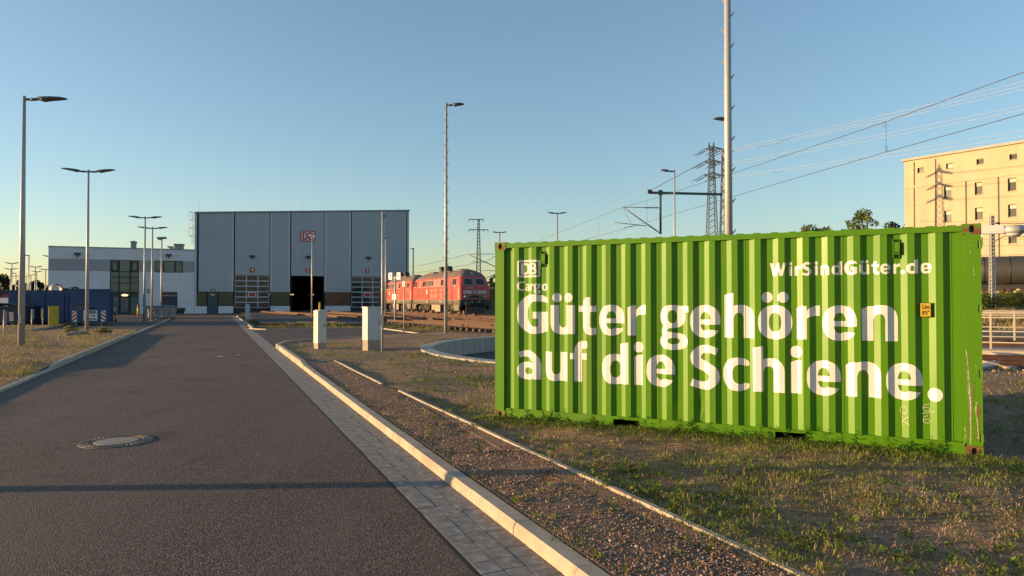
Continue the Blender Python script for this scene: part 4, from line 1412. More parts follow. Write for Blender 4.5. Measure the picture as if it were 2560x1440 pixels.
# ------------------------------------------------------------------ railway tracks
def rail_profile():
    return [(-.065, 0), (.065, 0), (.065, .015), (.012, .035), (.010, .11), (.035, .122), (.036, .158), (-.036, .158), (-.035, .122), (-.010, .11), (-.012, .035), (-.065, .015)]
SLEEP = MB().box(-1.25, 1.25, -.12, .12, -.06, .10, ch=.01).mesh('sleeper', WOOD)
SLEEPC = MB().box(-1.25, 1.25, -.12, .12, -.06, .10, ch=.01).mesh('sleeper', CONC)
def track(label, p0, p1, z0, z1, name='railway_track', sl=SLEEP, spacing=.65, group='railway tracks'):
    p0, p1 = Vector(p0), Vector(p1)
    L_ = (p1 - p0).length
    d = (p1 - p0).normalized()
    rz = math.atan2(-d.x, d.y)
    t = thing(name, label, 'railway track', (p0.x, p0.y, z0), rz, group)
    for s in (-1, 1):
        mb = MB()
        pr = rail_profile()
        n = len(pr)
        vs = []
        for y, dz in ((0, 0), (L_, z1 - z0)):
            vs += [(s * .7525 + x, y, dz + z + .105) for x, z in pr]
        mb.add(vs, [(i, (i + 1) % n, n + (i + 1) % n, n + i) for i in range(n)] + [tuple(range(n)), tuple(range(2 * n - 1, n - 1, -1))])
        mb.build('rail', RUST, t)
    n = min(95, int(L_ / spacing))
    for i in range(n):
        y = .15 + i * (L_ - .3) / n
        o = link('sleeper', sl, t)
        o.location = (rnd.uniform(-.03, .03), y, (z1 - z0) * y / L_)
        o.rotation_euler = (0, 0, rnd.uniform(-.015, .015))
def door_pt(d): return (HX + fu[0] * (d[0] + d[1]) / 2 - fu[1] * .5, HY + fu[1] * (d[0] + d[1]) / 2 + fu[0] * .5)
ZT = .19
def radial(d, r0=PITR + .6):
    q = Vector(door_pt(d)); c = Vector(PIT)
    return c + (q - c).normalized() * r0, q
for d, lab in ((D4, 'rusty track running from the pit to hall door 4'), (D3, 'rusty track running from the pit to hall door 3'), (D2, 'rusty track running from the pit to hall door 2')):
    a, b = radial(d)
    track(lab, a, b, ZT - .02, ZT)
ld = Vector((-fu[1], fu[0]))
L1 = Vector((-3.3, 62.1))
track('rusty track under the two red locomotives', L1 - ld * 20, L1 + ld * 34, ZT, ZT)
# track end that reaches the near side of the pit
tp = G(2490, 935)
track('short brown track end on sleepers beyond the corner of the container', (12.75, 18.6), (24, 14.6), .06, .06, sl=SLEEPC)

# ------------------------------------------------------------------ locomotives
LRED = mat('loco_red', (0.50, 0.055, 0.042), (0.43, 0.055, 0.042), 0.5, scale=.8, detail=7, obj=True, c3=(0.36, 0.085, 0.06), s3=1.6, lo3=.55, hi3=.8, stretch=(1, 1, .5))
LSKI = mat('loco_skirt', (0.17, 0.14, 0.11), (0.13, 0.105, 0.085), 0.75, scale=2, obj=True)
LROOF = mat('loco_roof', (0.20, 0.145, 0.11), (0.13, 0.095, 0.08), 0.85, scale=1.3, detail=8, obj=True, c3=(.09, .075, .07), s3=.8, lo3=.5, hi3=.75)
LGRY = mat('loco_grille', (0.10, 0.055, 0.045), None, 0.7)
LWIN = mat('loco_glass', (0.015, 0.018, 0.02), None, 0.12, spec=.8)
LALU = mat('loco_window_frame', (.50, .43, .36), None, .45, .3)
LSTR = mat('loco_stripe', (.52, .50, .48), (.45, .43, .41), .6, scale=2)
LPAN = mat('loco_faded_panel', (0.48, 0.16, 0.11), None, .6)
LLEN = 16.1
lev = [(.95, 1.46, .06), (1.42, 1.50, 0.0), (2.15, 1.52, 0.0), (2.62, 1.50, .04), (3.40, 1.30, .46), (3.50, 1.27, .52), (3.78, 1.06, .82), (4.02, .68, 1.25), (4.16, .28, 1.7)]
def lw(z): return float(np.interp(z, [q[0] for q in lev], [q[1] for q in lev]))
def lf_(z): return float(np.interp(z, [q[0] for q in lev], [q[2] for q in lev]))
def outline(z, w_, f):
    r = min(.42, w_ * .6)
    o = []
    for cx, cy, k in ((w_ - r, LLEN - f - r, 0), (-w_ + r, LLEN - f - r, 1), (-w_ + r, f + r, 2), (w_ - r, f + r, 3)):
        for i in range(7):
            an = math.pi / 2 * (k + i / 6)
            o.append((cx + r * math.cos(an), cy + r * math.sin(an), z))
    return o
def loft(ls, captop=False, capbot=False):
    mb = MB()
    vs = sum([outline(*q) for q in ls], [])
    n = 28
    fs = [(k * n + i, k * n + (i + 1) % n, (k + 1) * n + (i + 1) % n, (k + 1) * n + i) for k in range(len(ls) - 1) for i in range(n)]
    mb.add(vs, fs, 0, True)
    if captop:
        mb.add(outline(*ls[-1]), [tuple(range(n))])
    if capbot:
        mb.add(outline(*ls[0]), [tuple(range(n - 1, -1, -1))])
    return mb
def locomotive(label, loc, number_, group):
    t = thing('locomotive', label, 'locomotive', (loc.x, loc.y, ZT + .263), RZ, group)
    loft(lev[1:6]).build('body', LRED, t)
    sk = loft(lev[:2], False, True)
    for f0, s in ((0, 1), (LLEN, -1)):                       # deep apron behind the buffers
        for sd in (-1, 1):
            sk.add([(sd * 1.47, f0 + s * .12, .95), (sd * 1.47, f0 + s * 1.9, .95), (sd * 1.47, f0 + s * 1.3, .42), (sd * 1.47, f0 + s * .2, .42),
                    (sd * 1.38, f0 + s * .12, .95), (sd * 1.38, f0 + s * 1.9, .95), (sd * 1.38, f0 + s * 1.3, .42), (sd * 1.38, f0 + s * .2, .42)],
                   [(0, 1, 2, 3), (7, 6, 5, 4), (0, 3, 7, 4), (1, 5, 6, 2), (3, 2, 6, 7)])
    sk.build('skirt', LSKI, t)
    rf_ = loft(lev[5:], True)
    for y0, y1, h_ in ((2.6, 4.2, .10), (6.2, 8.0, .08), (11.5, 13.6, .14), (8.6, 9.6, .16)):
        rf_.box(-.42, .42, y0, y1, 4.0, 4.16 + h_, ch=.05)
    rf_.build('roof', LROOF, t)
    for y0 in (9.0, 7.0):                                   # exhaust stacks, leaning
        ex = MB()
        ex.add([(-.28, y0, 4.05), (.28, y0, 4.05), (.28, y0 + .5, 4.05), (-.28, y0 + .5, 4.05), (-.28, y0 + .35, 4.72), (.28, y0 + .35, 4.72), (.28, y0 + 1.05, 4.78), (-.28, y0 + 1.05, 4.78)],
               [(0, 3, 2, 1), (4, 5, 6, 7), (0, 1, 5, 4), (1, 2, 6, 5), (2, 3, 7, 6), (3, 0, 4, 7)])
        ex.build('exhaust', DARK, t)
    # side windows and grilles
    for sd in (-1, 1):
        def slab(y0, y1, z0, z1, off, m_, name, par=t, lean=0.0, nm=None):
            mb = MB()
            q = [(y0, z0), (y1, z0), (y1 + lean, z1), (y0 + lean, z1)]
            mb.add([(sd * (lw(z) + off), y, z) for y, z in q] + [(sd * (lw(z) - .03), y, z) for y, z in q],
                   [(0, 1, 2, 3), (0, 4, 5, 1), (1, 5, 6, 2), (2, 6, 7, 3), (3, 7, 4, 0)])
            return mb.build(name, m_, par)
        rows = [(.98, 1.95, LWIN), (4.9, 5.5, LWIN), (5.9, 6.75, LPAN), (7.05, 7.9, LPAN), (8.2, 8.5, LWIN), (8.7, 9.55, LGRY), (9.75, 10.4, LGRY), (10.6, 10.9, LWIN), (11.1, 11.8, LWIN), (12.6, 13.3, LPAN), (14.2, 15.1, LWIN)]
        for y0, y1, m_ in rows:
            ln = .22 if y0 > 3 else .1
            f = slab(y0 - .06, y1 + .06, 2.68, 3.36, .010, LALU, 'side_window', lean=ln)
            slab(y0, y1, 2.74, 3.31, .020, m_, 'pane', f, lean=ln)
            if m_ is LWIN and y1 - y0 > .9:
                slab((y0 + y1) / 2 - .03, (y0 + y1) / 2 + .03, 2.745, 3.305, .028, LALU, 'window_bar', f, lean=ln)
        for y0, y1, z0, z1, m_ in ((13.0, 13.5, 1.60, 2.38, LGRY), (11.5, 12.0, 1.60, 2.38, LGRY), (8.0, 8.9, 1.55, 2.42, LPAN), (6.6, 7.6, 1.55, 2.42, LPAN), (5.0, 5.7, 1.55, 2.42, LPAN)):
            slab(y0, y1, z0, z1, .010, m_, 'side_grille')
        slab(9.9, 10.3, 1.95, 2.42, .012, LSTR, 'side_badge')
        for y0 in (2.55, 14.0):
            dr = slab(y0, y0 + .62, 1.45, 3.30, .008, LPAN, 'cab_door') if False else None
            for yy in (y0 - .05, y0 + .62):
                rl = MB(); rl.tube((sd * 1.56, yy, 1.5), (sd * 1.56, yy, 2.6), .018, n=6); rl.build('grab_rail', LALU, t)
        for y0 in (6.9, 14.8, 2.4):
            slab(y0, y0 + .02, 1.45, 2.6, .004, DARK, 'seam')
        mk = MB()
        for y0 in (9.9, 10.15, 5.3, 5.6):
            mk.add([(sd * 1.503, y0, 1.14), (sd * 1.503, y0 + .2, 1.14), (sd * 1.506, y0 + .2, 1.26), (sd * 1.506, y0, 1.26)], [(0, 1, 2, 3)])
        mk.build('skirt_marking', LSTR, t)
    # both fronts
    for fr in (0, 1):
        def FM(x, y, z): return (x, y, z) if fr == 0 else (-x, LLEN - y, z)
        def fslab(x0, x1, z0, z1, off, m_, name, par=t, tap=0.0, x0t=None, x1t=None):
            mb = MB()
            q = [(x0, z0), (x1, z0), (x1t if x1t is not None else x1, z1), (x0t if x0t is not None else x0, z1)]
            mb.add([FM(x, lf_(z) - off, z) for x, z in q] + [FM(x, lf_(z) + .04, z) for x, z in q], [(0, 1, 2, 3), (0, 4, 5, 1), (1, 5, 6, 2), (2, 6, 7, 3), (3, 7, 4, 0)])
            return mb.build(name, m_, par)
        for sd in (-1, 1):
            a, b = (.10, 1.06)
            f = fslab(sd * a, sd * b, 2.70, 3.34, .012, LALU, 'windscreen', x0t=sd * (a + .02), x1t=sd * (b - .16))
            fslab(sd * (a + .05), sd * (b - .05), 2.75, 3.29, .024, LWIN, 'pane', f, x0t=sd * (a + .07), x1t=sd * (b - .20))
            fslab(sd * .28, sd * 1.10, 1.95, 2.22, .012, LSTR, 'white_stripe')
            bf_ = MB()
            bf_.lathe([(.11, -.05), (.11, -.38), (.07, -.42), (.07, -.52), (.26, -.53), (.26, -.58), (.2, -.60)], 18, (0, 0, 0), 0, 'y')
            bf_.v = [FM(x + sd * .875, y, z + 1.06) for x, y, z in bf_.v]
            bf_.build('buffer', DARK, t)
            for x in (.52, .93):
                hl = MB()
                hl.lathe([(.125, .02), (.125, -.05), (.10, -.06)], 16, (0, 0, 0), 0, 'y')
                hl.lathe([(.095, -.061), (.05, -.075)], 16, (0, 0, 0), 1, 'y')
                hl.v = [FM(v[0] + sd * x, v[1], v[2] + 1.68) for v in hl.v]
                hl.build('headlight', [LALU, LENS if x > .7 else BLACK], t)
            mr = MB(); mr.box(sd * .3 - .03, sd * .3 + .03, -.06, -.002, 2.28, 2.36); mr.v = [FM(*v) for v in mr.v]; mr.build('lamp_bracket', LALU, t)
            st = MB(); st.bar((sd * 1.42, -.08, 1.40), (sd * 1.42, -.08, .1), .04, .04); st.bar((sd * 1.1, -.08, .15), (sd * 1.42, -.08, .15), .05, .04); st.v = [FM(*v) for v in st.v]
            st.build('step', DARK, t)
        fslab(-.40, .40, 1.58, 1.78, .015, BLACK, 'grille_slot')
        fslab(-1.1, 1.1, 1.50, 1.86, .008, LSKI, 'lamp_panel')
        tb = MB(); tb.box(-1.42, 1.42, -.10, .12, .86, 1.30); tb.box(-.95, .95, -.30, -.105, .18, .80, ch=.05); tb.box(-1.45, 1.45, -.16, .02, 1.36, 1.42); tb.box(-.09, .09, -.45, -.11, .95, 1.13)
        tb.v = [FM(*v) for v in tb.v]; tb.build('buffer_beam', DARK, t)
        for x in (-.33, .33):
            hp = MB(); hp.path([(x, -.12, 1.0), (x * 1.2, -.3, .75), (x * .95, -.28, .47), (x * .8, -.12, .7)], .03); hp.v = [FM(*v) for v in hp.v]; hp.build('brake_hose', BLACK, t)
            hp = MB(); hp.box(x - .05, x + .05, -.2, -.105, 1.14, 1.26); hp.v = [FM(*v) for v in hp.v]; hp.build('hose_cock', LALU, t)
        tl = MB(); tl.lathe([(.17, .1), (.17, -.12), (.14, -.15)], 16, (0, 0, 0), 0, 'y'); tl.lathe([(.13, -.152), (.06, -.17)], 16, (0, 0, 0), 1, 'y'); tl.v = [FM(v[0], v[1] + .84, v[2] + 3.72) for v in tl.v]
        tl.build('headlight', [LROOF, LENS], t)
        lg = MB()
        o_, i_ = frame_tris(-.2, .2, 1.95, 2.22, .04, .035)
        rv, rf, of = cdt([o_, i_])
        lg.add([FM(p[0], -.010, p[1]) for p in rv], [tr for tr, oo in zip(rf, of) if oo and max(oo) == 0])
        for ch, x0, x1 in (('D', -.14, .0), ('B', .02, .14)):
            r2, t2 = glyph_tris(ch, x0, x1, 2.01, .15 / 1.35)
            lg.add([FM(p[0], -.010, p[1]) for p in r2], t2)
        lg.build('logo', LSTR, t)
        nm = MB()
        vs, fs = text_mesh(number_, .17, .004)
        nm.add([FM(v[0] - .45, -.010 + lf_(2.47 + v[1]), 2.47 + v[1]) for v in vs], fs)
        nm.build('number_lettering', LSTR, t)
    # running gear
    for yb in (3.6, LLEN - 3.6):
        bg_ = MB()
        for sd in (-1, 1):
            bg_.box(sd * 1.0 - .09, sd * 1.0 + .09, yb - 1.9, yb + 1.9, .48, .78)
            for k in (-1.4, 1.4):
                bg_.box(sd * 1.13 - .07, sd * 1.13 + .07, yb + k - .2, yb + k + .2, .30, .66)
                for q in (-.42, .42):
                    bg_.tube((sd * 1.12, yb + k + q, .35), (sd * 1.12, yb + k + q, .85), .09, n=8)
                bg_.bar((sd * 1.1, yb + k - .65, .25), (sd * 1.1, yb + k - .65, .85), .07, .12)
            bg_.bar((sd * 1.16, yb - .5, .3), (sd * 1.16, yb + .5, .85), .08, .08)
        bg_.box(-.9, .9, yb - .6, yb + .6, .4, .9)
        bo = bg_.build('bogie', DARK, t)
        for k in (-1.4, 1.4):
            wh = MB()
            for sd in (-1, 1):
                wh.lathe([(.50, sd * .69), (.50, sd * .72), (.475, sd * .725), (.46, sd * .82), (.40, sd * .825), (.38, sd * .79), (.12, sd * .79), (.12, sd * .86)], 24, (0, yb + k, .47), 0, 'x')
            wh.tube((-.68, yb + k, .47), (.68, yb + k, .47), .08)
            wh.build('wheelset', mat('wheel_steel', (.10, .065, .05), (.17, .10, .07), .7, .3, scale=5) if 'wheel_steel' not in bpy.data.materials else bpy.data.materials['wheel_steel'], bo)
    tk = MB(); tk.box(-1.36, 1.36, 6.1, 7.9, .25, .93, ch=.03); tk.box(-1.3, 1.3, 8.1, 9.2, .4, .93, ch=.03)
    tk.build('fuel_tank', mat('tank_grey', (.32, .27, .20), (.24, .2, .15), .7, scale=2) if 'tank_grey' not in bpy.data.materials else bpy.data.materials['tank_grey'], t)
    uf = MB(); uf.box(-.95, .95, .5, LLEN - .5, .80, .945); uf.build('underframe', DARK, t)
    return t
locomotive('red diesel locomotive in front, windscreens and white number facing the camera', L1, '218 434-5', 'coupled red diesel locomotives')
locomotive('second red diesel locomotive, coupled behind the first one and nearer the hall', L1 + ld * 16.55, '218 434-5', 'coupled red diesel locomotives')

# ------------------------------------------------------------------ street lamps and masts
def lamp_head(mb, L_, tilt=.06):
    """LED luminaire along +x from 0 to L_: flat tapered shell, thicker at its root"""
    st = [(0, .05, .045, .03), (.10, .11, .07, .05), (.22, .15, .075, .09), (.45, .17, .08, .05), (.75, .165, .07, .02), (.95, .12, .045, .0), (1.0, .06, .02, .0)]
    vs = []
    for f, w_, up, dn in st:
        x = f * L_
        z = tilt * x
        vs += [(x, -w_, z + up * .3), (x, -w_ * .6, z + up), (x, w_ * .6, z + up), (x, w_, z + up * .3), (x, w_ * .7, z - dn), (x, -w_ * .7, z - dn)]
    n = 6
    fs = [(k * n + i, k * n + (i + 1) % n, (k + 1) * n + (i + 1) % n, (k + 1) * n + i) for k in range(len(st) - 1) for i in range(n)]
    fs += [tuple(range(5, -1, -1)), tuple(range((len(st) - 1) * n, len(st) * n))]
    return mb.add(vs, fs)
def rotz(vs, a):
    c, s = math.cos(a), math.sin(a)
    return [(x * c - y * s, x * s + y * c, z) for x, y, z in vs]
def street_lamp(label, loc, h, r0, r1, heads, ang, arm=.45, hl=1.0, tilt=.06, name='street_lamp', steps=None, group=None, low=False, armz=-.12):
    t = thing(name, label, 'street lamp' if name == 'street_lamp' else 'mast', loc, 0, group)
    mb = MB()
    n = 10 if low else 20
    mb.tube((0, 0, -.3), (0, 0, h), r0, r1, n)
    if not low:
        mb.tube((0, 0, -.05), (0, 0, .02), r0 * 1.12, r0 * 1.12, n)
        mb.box(-.045, .045, -r0 - .004, -r0 + .03, .9, 1.25)
    mb.build('pole', GALV, t)
    for s in heads:
        a = ang + (0 if s > 0 else math.pi)
        m_ = MB()
        m_.path([(0, 0, h + armz), (arm * .6, 0, h + armz), (arm + .02, 0, h + armz + .01)], [.05, .042, .05] if not low else [.05, .05, .05], 8)
        m_.tube((arm - .22, 0, h + armz), (arm + .02, 0, h + armz + .01), .06, .05, 10)
        m_.v = rotz(m_.v, a)
        am = m_.build('arm', ALU, t)
        m_ = lamp_head(MB(), hl, tilt)
        m_.v = rotz([(x + arm, y, z + h + armz + .03) for x, y, z in m_.v], a)
        m_.build('luminaire', ALU, t)
    return t
def gp_(px, py, z=0.08):
    x, y = G(px, py, z)
    return (x, y, z - .02)
AL = RZ
p = gp_(53, 869, .1)
street_lamp('nearest tall street lamp, one arm reaching over the road, on the left grass verge', p, P(56, 240, p[1]).z - p[2], .115, .055, (1,), AL * .3, .42, 1.05, .02)
p = gp_(217, 828)
street_lamp('double-armed street lamp on the grass in front of the blue skip', p, P(220, 424, p[1]).z - p[2], .105, .05, (1, -1), AL * .4, .42, .98, .10)
p = gp_(360.5, 805.5, 0.0)
street_lamp('double-armed street lamp beside the grey waste bins', p, P(360, 541, p[1]).z - p[2], .11, .055, (1, -1), AL * .4, .42, .9, .07)
b4 = P(379.5, 780, 62); 
street_lamp('double-armed street lamp rising behind the grey waste bins', (b4.x, 62, 0), P(379.5, 567.5, 62).z, .10, .055, (1, -1), AL * .4, .42, .85, .07)
b5 = P(403, 780, 69)
l5 = street_lamp('slim floodlight mast with a small dark head in front of the office window', (b5.x, 69, 0), P(403, 598, 69).z, .10, .06, (), 0)
z = P(403, 598, 69).z
m_ = MB(); m_.box(-.42, .42, -.12, .12, z + .02, z + .22); m_.box(-.25, .1, -.3, -.125, z - .1, z + .16); m_.build('floodlight', ALU, l5)
street_lamp('street lamp out of view beside the near road, casting its pole shadow across the asphalt', LS(10.1, -7.05) + (.0,), 9.0, .115, .055, (1,), AL * .3, .42, 1.05, .02)
p = gp_(779.5, 795, .2)
l6 = street_lamp('slim mast with two small floodlights standing before hall door 3', p, P(779, 590, p[1]).z - p[2], .075, .05, (), 0)
z = P(779, 590, p[1]).z - p[2]
m_ = MB(); m_.box(-.28, -.06, -.1, .1, z - .05, z + .14); m_.box(.06, .24, -.1, .1, z - .12, z + .04); m_.box(-.2, .2, -.02, .02, z - .02, z + .02); m_.build('floodlight', WHITE, l6)
p = gp_(964, 787, .22)
l7 = street_lamp('slender mast with a short bent arm beside the second locomotive', p, P(964, 593, p[1]).z - p[2], .10, .06, (-1,), 0, .12, .25, .03)
p = gp_(955.5, 877, .09)
l8 = street_lamp('thin galvanised pole next to the large grey cabinet', p, P(953.5, 529, p[1]).z - p[2], .040, .036, (), 0)
z = P(953.5, 529, p[1]).z - p[2]
m_ = MB(); m_.box(.05, .12, -.04, .04, z - .22, z - .08); m_.box(-.045, .05, -.02, .02, z - .17, z - .13); m_.build('bracket', GALD, l8)
b9 = P(1033, 700, 103)
street_lamp('far single lamp seen against the sky past the hall corner', (b9.x, 103, 0), P(1033, 620.5, 103).z, .12, .09, (-1,), 0, .05, .42, .0, low=True)
p = gp_(1114.5, 832.5, .10)
m1 = street_lamp('tall step-climbing lamp mast standing before the front locomotive', p, P(1114.5, 257, p[1]).z - p[2], .098, .06, (1,), 0.05, .32, .62, .02, name='lighting_mast')
def mast_steps(t, h, r0, r1, z0, dz, ang, ln=.16):
    mb = MB()
    z = z0
    k = 0
    while z < h - .3:
        r = r0 + (r1 - r0) * z / h
        a = ang + (math.pi if k % 2 else 0)
        c, s = math.cos(a), math.sin(a)
        if True:
            mb.add([(c * r * .9 - s * -.012, s * r * .9 + c * -.012, z - .05), (c * r * .9 - s * .012, s * r * .9 + c * .012, z - .05), (c * (r + ln * .75) - s * .012, s * (r + ln * .75) + c * .012, z + .06), (c * (r + ln * .75) - s * -.012, s * (r + ln * .75) + c * -.012, z + .06),
                    (c * r * .9 - s * -.012, s * r * .9 + c * -.012, z + .02), (c * r * .9 - s * .012, s * r * .9 + c * .012, z + .02), (c * (r + ln) - s * .012, s * (r + ln) + c * .012, z + .14), (c * (r + ln) - s * -.012, s * (r + ln) + c * -.012, z + .14)],
                   [(0, 3, 2, 1), (4, 5, 6, 7), (0, 1, 5, 4), (1, 2, 6, 5), (2, 3, 7, 6), (3, 0, 4, 7)])
        z += dz / 2
        k += 1
    mb.build('climbing_step', GALV, t)
mast_steps(m1, P(1114.5, 257, p[1]).z, .098, .06, 1.6, .66, .12, .07)
# the tall mast behind the container
MY = 20.5
mx = P(1821.5, 560, MY).x
m2 = street_lamp('very tall galvanised mast with climbing steps rising behind the container', (mx, MY, 0), 14.0, .128, .085, (), 0, name='lighting_mast')
mast_steps(m2, 12.5, .128, .085, P(1821, 466, MY).z - .83 * 5, .92, -.35, .10)
# single lamps beyond the container
def far_lamp(label, px, ptop, Y, heads, hl, arm, tilt=.06, zb=0.0, r=.09, low=True, ang=0.0):
    b = P(px, ptop, Y)
    return street_lamp(label, (b.x, Y, zb), b.z - zb, r * 1.2, r * .75, heads, ang, arm, hl, tilt, low=low)
far_lamp('single street lamp facing sideways above the container roof', 1686, 424, 47, (-1,), .55, .38, .08, r=.065, low=False)
far_lamp('street lamp whose dark head pokes out beside the very tall mast', 1818, 293, 34, (-1,), .62, .05, .0, r=.07, low=False)
far_lamp('double-armed lamp on a stout post above the container, near the lattice pylon', 1393, 531, 75, (1, -1), .75, .3, .08, r=.10)
far_lamp('double-armed lamp just over the rusty top corner of the container', 1249, 579, 85, (1, -1), .6, .3, .05, r=.11)
# lamps of the distant yard
fl = [(30, 657, 110, 2, 'with wide arms'), (27, 671.5, 118, 2, 'slightly lower, beside a taller one'), (88.5, 666, 115, 2, 'on a thick lattice-like post'), (92, 678, 135, 2, 'partly merged with its neighbour'),
      (114, 672.5, 120, 2, 'close to the office corner'), (72.5, 636.5, 88, 1, 'with a single short arm'), (67, 690.5, 165, 2, 'small, behind the single-armed one'), (39.6, 689.5, 160, 2, 'small, left of the near post'),
      (77.5, 686.5, 150, 2, 'small, between taller ones'), (40, 682, 140, 1, 'thin, close to the near post')]
for px, pt, Y, nh, ds in fl:
    far_lamp('distant yard lamp ' + ds, px, pt, Y, (1, -1) if nh == 2 else (-1,), .95 if Y < 130 else .8, .25, .12, r=.09)['group'] = 'distant yard lamps'
far_lamp('lamp arm peeping out beside the corner of the office wing', 124, 639, 92, (-1,), .8, .15, .12, r=.09)
# ------------------------------------------------------------------ cabinets, posts, manholes
def cabinet(name, label, cat, loc, w_, d, h, base, m_, roof='flat', rz=RZ):
    t = thing(name, label, cat, loc, rz)
    mb = MB(); mb.box(-w_ / 2, w_ / 2, 0, d, base, h - .03, ch=.008); mb.build('body', m_, t)
    MB().box(-w_ / 2 + .012, w_ / 2 - .012, .012, d - .012, -.1, base - .004).build('plinth', CONC if base > .12 else m_, t)
    mb = MB()
    if roof == 'flat':
        mb.box(-w_ / 2 - .02, w_ / 2 + .02, -.02, d + .02, h - .028, h + .02, ch=.008)
    else:
        mb.prism([(-w_ / 2 - .008, h - .028), (w_ / 2 + .008, h - .028), (w_ / 2 + .008, h + .0), (w_ / 4, h + .045), (-w_ / 4, h + .045), (-w_ / 2 - .008, h)], -.01, d + .01)
    mb.build('lid', m_, t)
    dr = MB().box(-w_ / 2 + .03, w_ / 2 - .03, -.006, -.001, base + .04, h - .07).build('door', m_, t)
    MB().box(w_ / 2 - .09, w_ / 2 - .06, -.02, -.0065, base + (h - base) * .5, base + (h - base) * .5 + .12).build('handle', GALD, dr)
    return t
x, y = G(805, 873, .09)
cabinet('utility_cabinet', 'small cream utility cabinet with a peaked lid, standing on the grass by the side road', 'cabinet', (x, y, .08), .31, .40, 1.36, .22, mat('cabinet_cream', (.50, .51, .46), (.45, .46, .42), .5, scale=2), 'peak', R(38))
x, y = G(935.5, 875.5, .09)
cabinet('utility_cabinet', 'large grey distribution cabinet with a flat lid, beside the thin galvanised pole', 'cabinet', (x, y, .08), .50, .42, 1.50, .36, CABI, 'flat', R(38))
x, y = G(613, 801.5, .1)
cabinet('utility_cabinet', 'narrow grey cabinet far along the road kerb, in front of hall door 4', 'cabinet', (x + .2, y, .08), .36, .3, 1.36, .2, CABI, 'peak')
YCAB = mat('cabinet_yellow', (.50, .36, .02), (.43, .31, .025), .55, scale=2)
x, y = G(122, 814, .1)
t = cabinet('gas_cabinet', 'yellow metal cabinet on the grass island in front of the blue skips', 'cabinet', (x + .28, y, .1), .54, .42, 1.30, .03, YCAB)

def bollard(label, px, py, top, dia, stripes, z0=0.0):
    x, y = G(px, py, z0)
    h = P(px, top, y).z
    t = thing('bollard', label, 'bollard', (x, y, z0 - .03))
    h -= z0 - .03
    MB().tube((0, 0, 0), (0, 0, h), dia / 2, dia / 2, 16).build('post', YEL, t)
    for a in stripes:
        MB().tube((0, 0, h * a), (0, 0, h * a + .13), dia / 2 + .004, dia / 2 + .004, 16).build('black_band', BLACK, t)
bollard('yellow bollard with black bands beside the glazed entrance', 346, 788.5, 761, .30, (.72, .90))
bollard('yellow bollard at the jamb of open hall door 3', 799.5, 783, 754.5, .26, (.90,), .22)

PBLUE = mat('plate_blue', (.06, .13, .25), None, .5)
PORG = mat('plate_buff', (.42, .25, .13), None, .6)
def marker(label, px, py, top, m_, hh, dx=0.0, w_=.14):
    x, y = G(px, py, .08)
    h = P(px, top, y).z - .06
    t = thing('marker_post', label, 'marker post', (x, y, .06))
    MB().tube((0, 0, -.2), (0, 0, h), .03, .03, 12).build('post', GALV, t)
    MB().box(dx + .02, dx + .02 + w_, -.05, -.034, h - hh - .02, h - .02).build('plate', m_, t)
marker('slim post with a blue plate at the edge of the parking verge', 9.5, 842, 775, PBLUE, .75)
marker('slim post with a pale blue plate between the lamp and the yellow cabinet', 79, 827, 772, PBLUE, .55)
marker('short post with a buff plate next to the yellow cabinet', 106.5, 818, 771, PORG, .62, dx=-.1)
x, y = G(194, 839, .1)
def boulder(label, loc, r, m_):
    bm = bmesh.new()
    bmesh.ops.create_icosphere(bm, subdivisions=3, radius=1)
    for v in bm.verts:
        q = v.co
        k = 1 + .22 * math.sin(q.x * 3 + loc[0]) * math.cos(q.y * 4) + .12 * math.sin(q.z * 7 + q.x * 5)
        v.co = (q.x * k * r * 1.5, q.y * k * r, q.z * k * r * .62)
    me = bpy.data.meshes.new('boulder'); bm.to_mesh(me); bm.free()
    me.materials.append(m_)
    o = link('boulder', me); o.location = loc; o.rotation_euler = (0, 0, loc[0])
    return tag(o, label, 'boulder')
ROCK = mat('rock', (.20, .16, .12), (.28, .22, .16), .9, scale=8, bump=.6, bscale=30)
boulder('low grey boulder in the grass below the second lamp', (x, y, .12), .32, ROCK)
x, y = G(80, 903, .1)
boulder('flat pale stone in the dry grass near the nearest lamp footing', (x, y, .06), .16, ROCK)

def manhole(label, px, py, r, cm=None):
    x, y = G(px, py)
    t = thing('manhole_cover', label, 'manhole cover', (x, y, 0))
    m_ = MB()
    m_.lathe([(r, -.02), (r, .004), (r - .012, .007), (r * .70, .007), (r * .68, .004), (r * .68, -.02)], 48)
    m_.f = m_.f[:-2]; m_.mi = m_.mi[:-2]; m_.sm = [False] * len(m_.f)
    for k in range(40):
        a = 2 * math.pi * k / 40
        for q in (.76, .87):
            c, s = math.cos(a + q), math.sin(a + q)
            m_.box(-.012, .012, -.018, .018, .0072, .0125, M=Matrix.Translation((c * r * q, s * r * q, 0)) @ Matrix.Rotation(a + q, 4, 'Z'))
    m_.build('frame', mat('cast_iron', (.13, .10, .08), (.19, .14, .10), .6, .5, scale=30) if 'cast_iron' not in bpy.data.materials else bpy.data.materials['cast_iron'], t)
    m_ = MB(); m_.lathe([(r * .665, -.02), (r * .665, .005), (r * .60, .005), (r * .60, -.002)], 48); m_.f = m_.f[:-2]; m_.mi = m_.mi[:-2]; m_.sm = [False] * len(m_.f)
    m_.build('inner_ring', bpy.data.materials['cast_iron'], t)
    m_ = MB(); m_.lathe([(r * .595, -.02), (r * .595, .010), (r * .58, .012)], 48); m_.sm = [False] * len(m_.f)
    m_.build('cover', cm or CONC, t)
manhole('large round manhole with a concrete-filled cover in the near asphalt', 291, 1104, .43)
manhole('round manhole with a dark iron cover farther up the road near the gutter', 575, 889.5, .40, DARK)

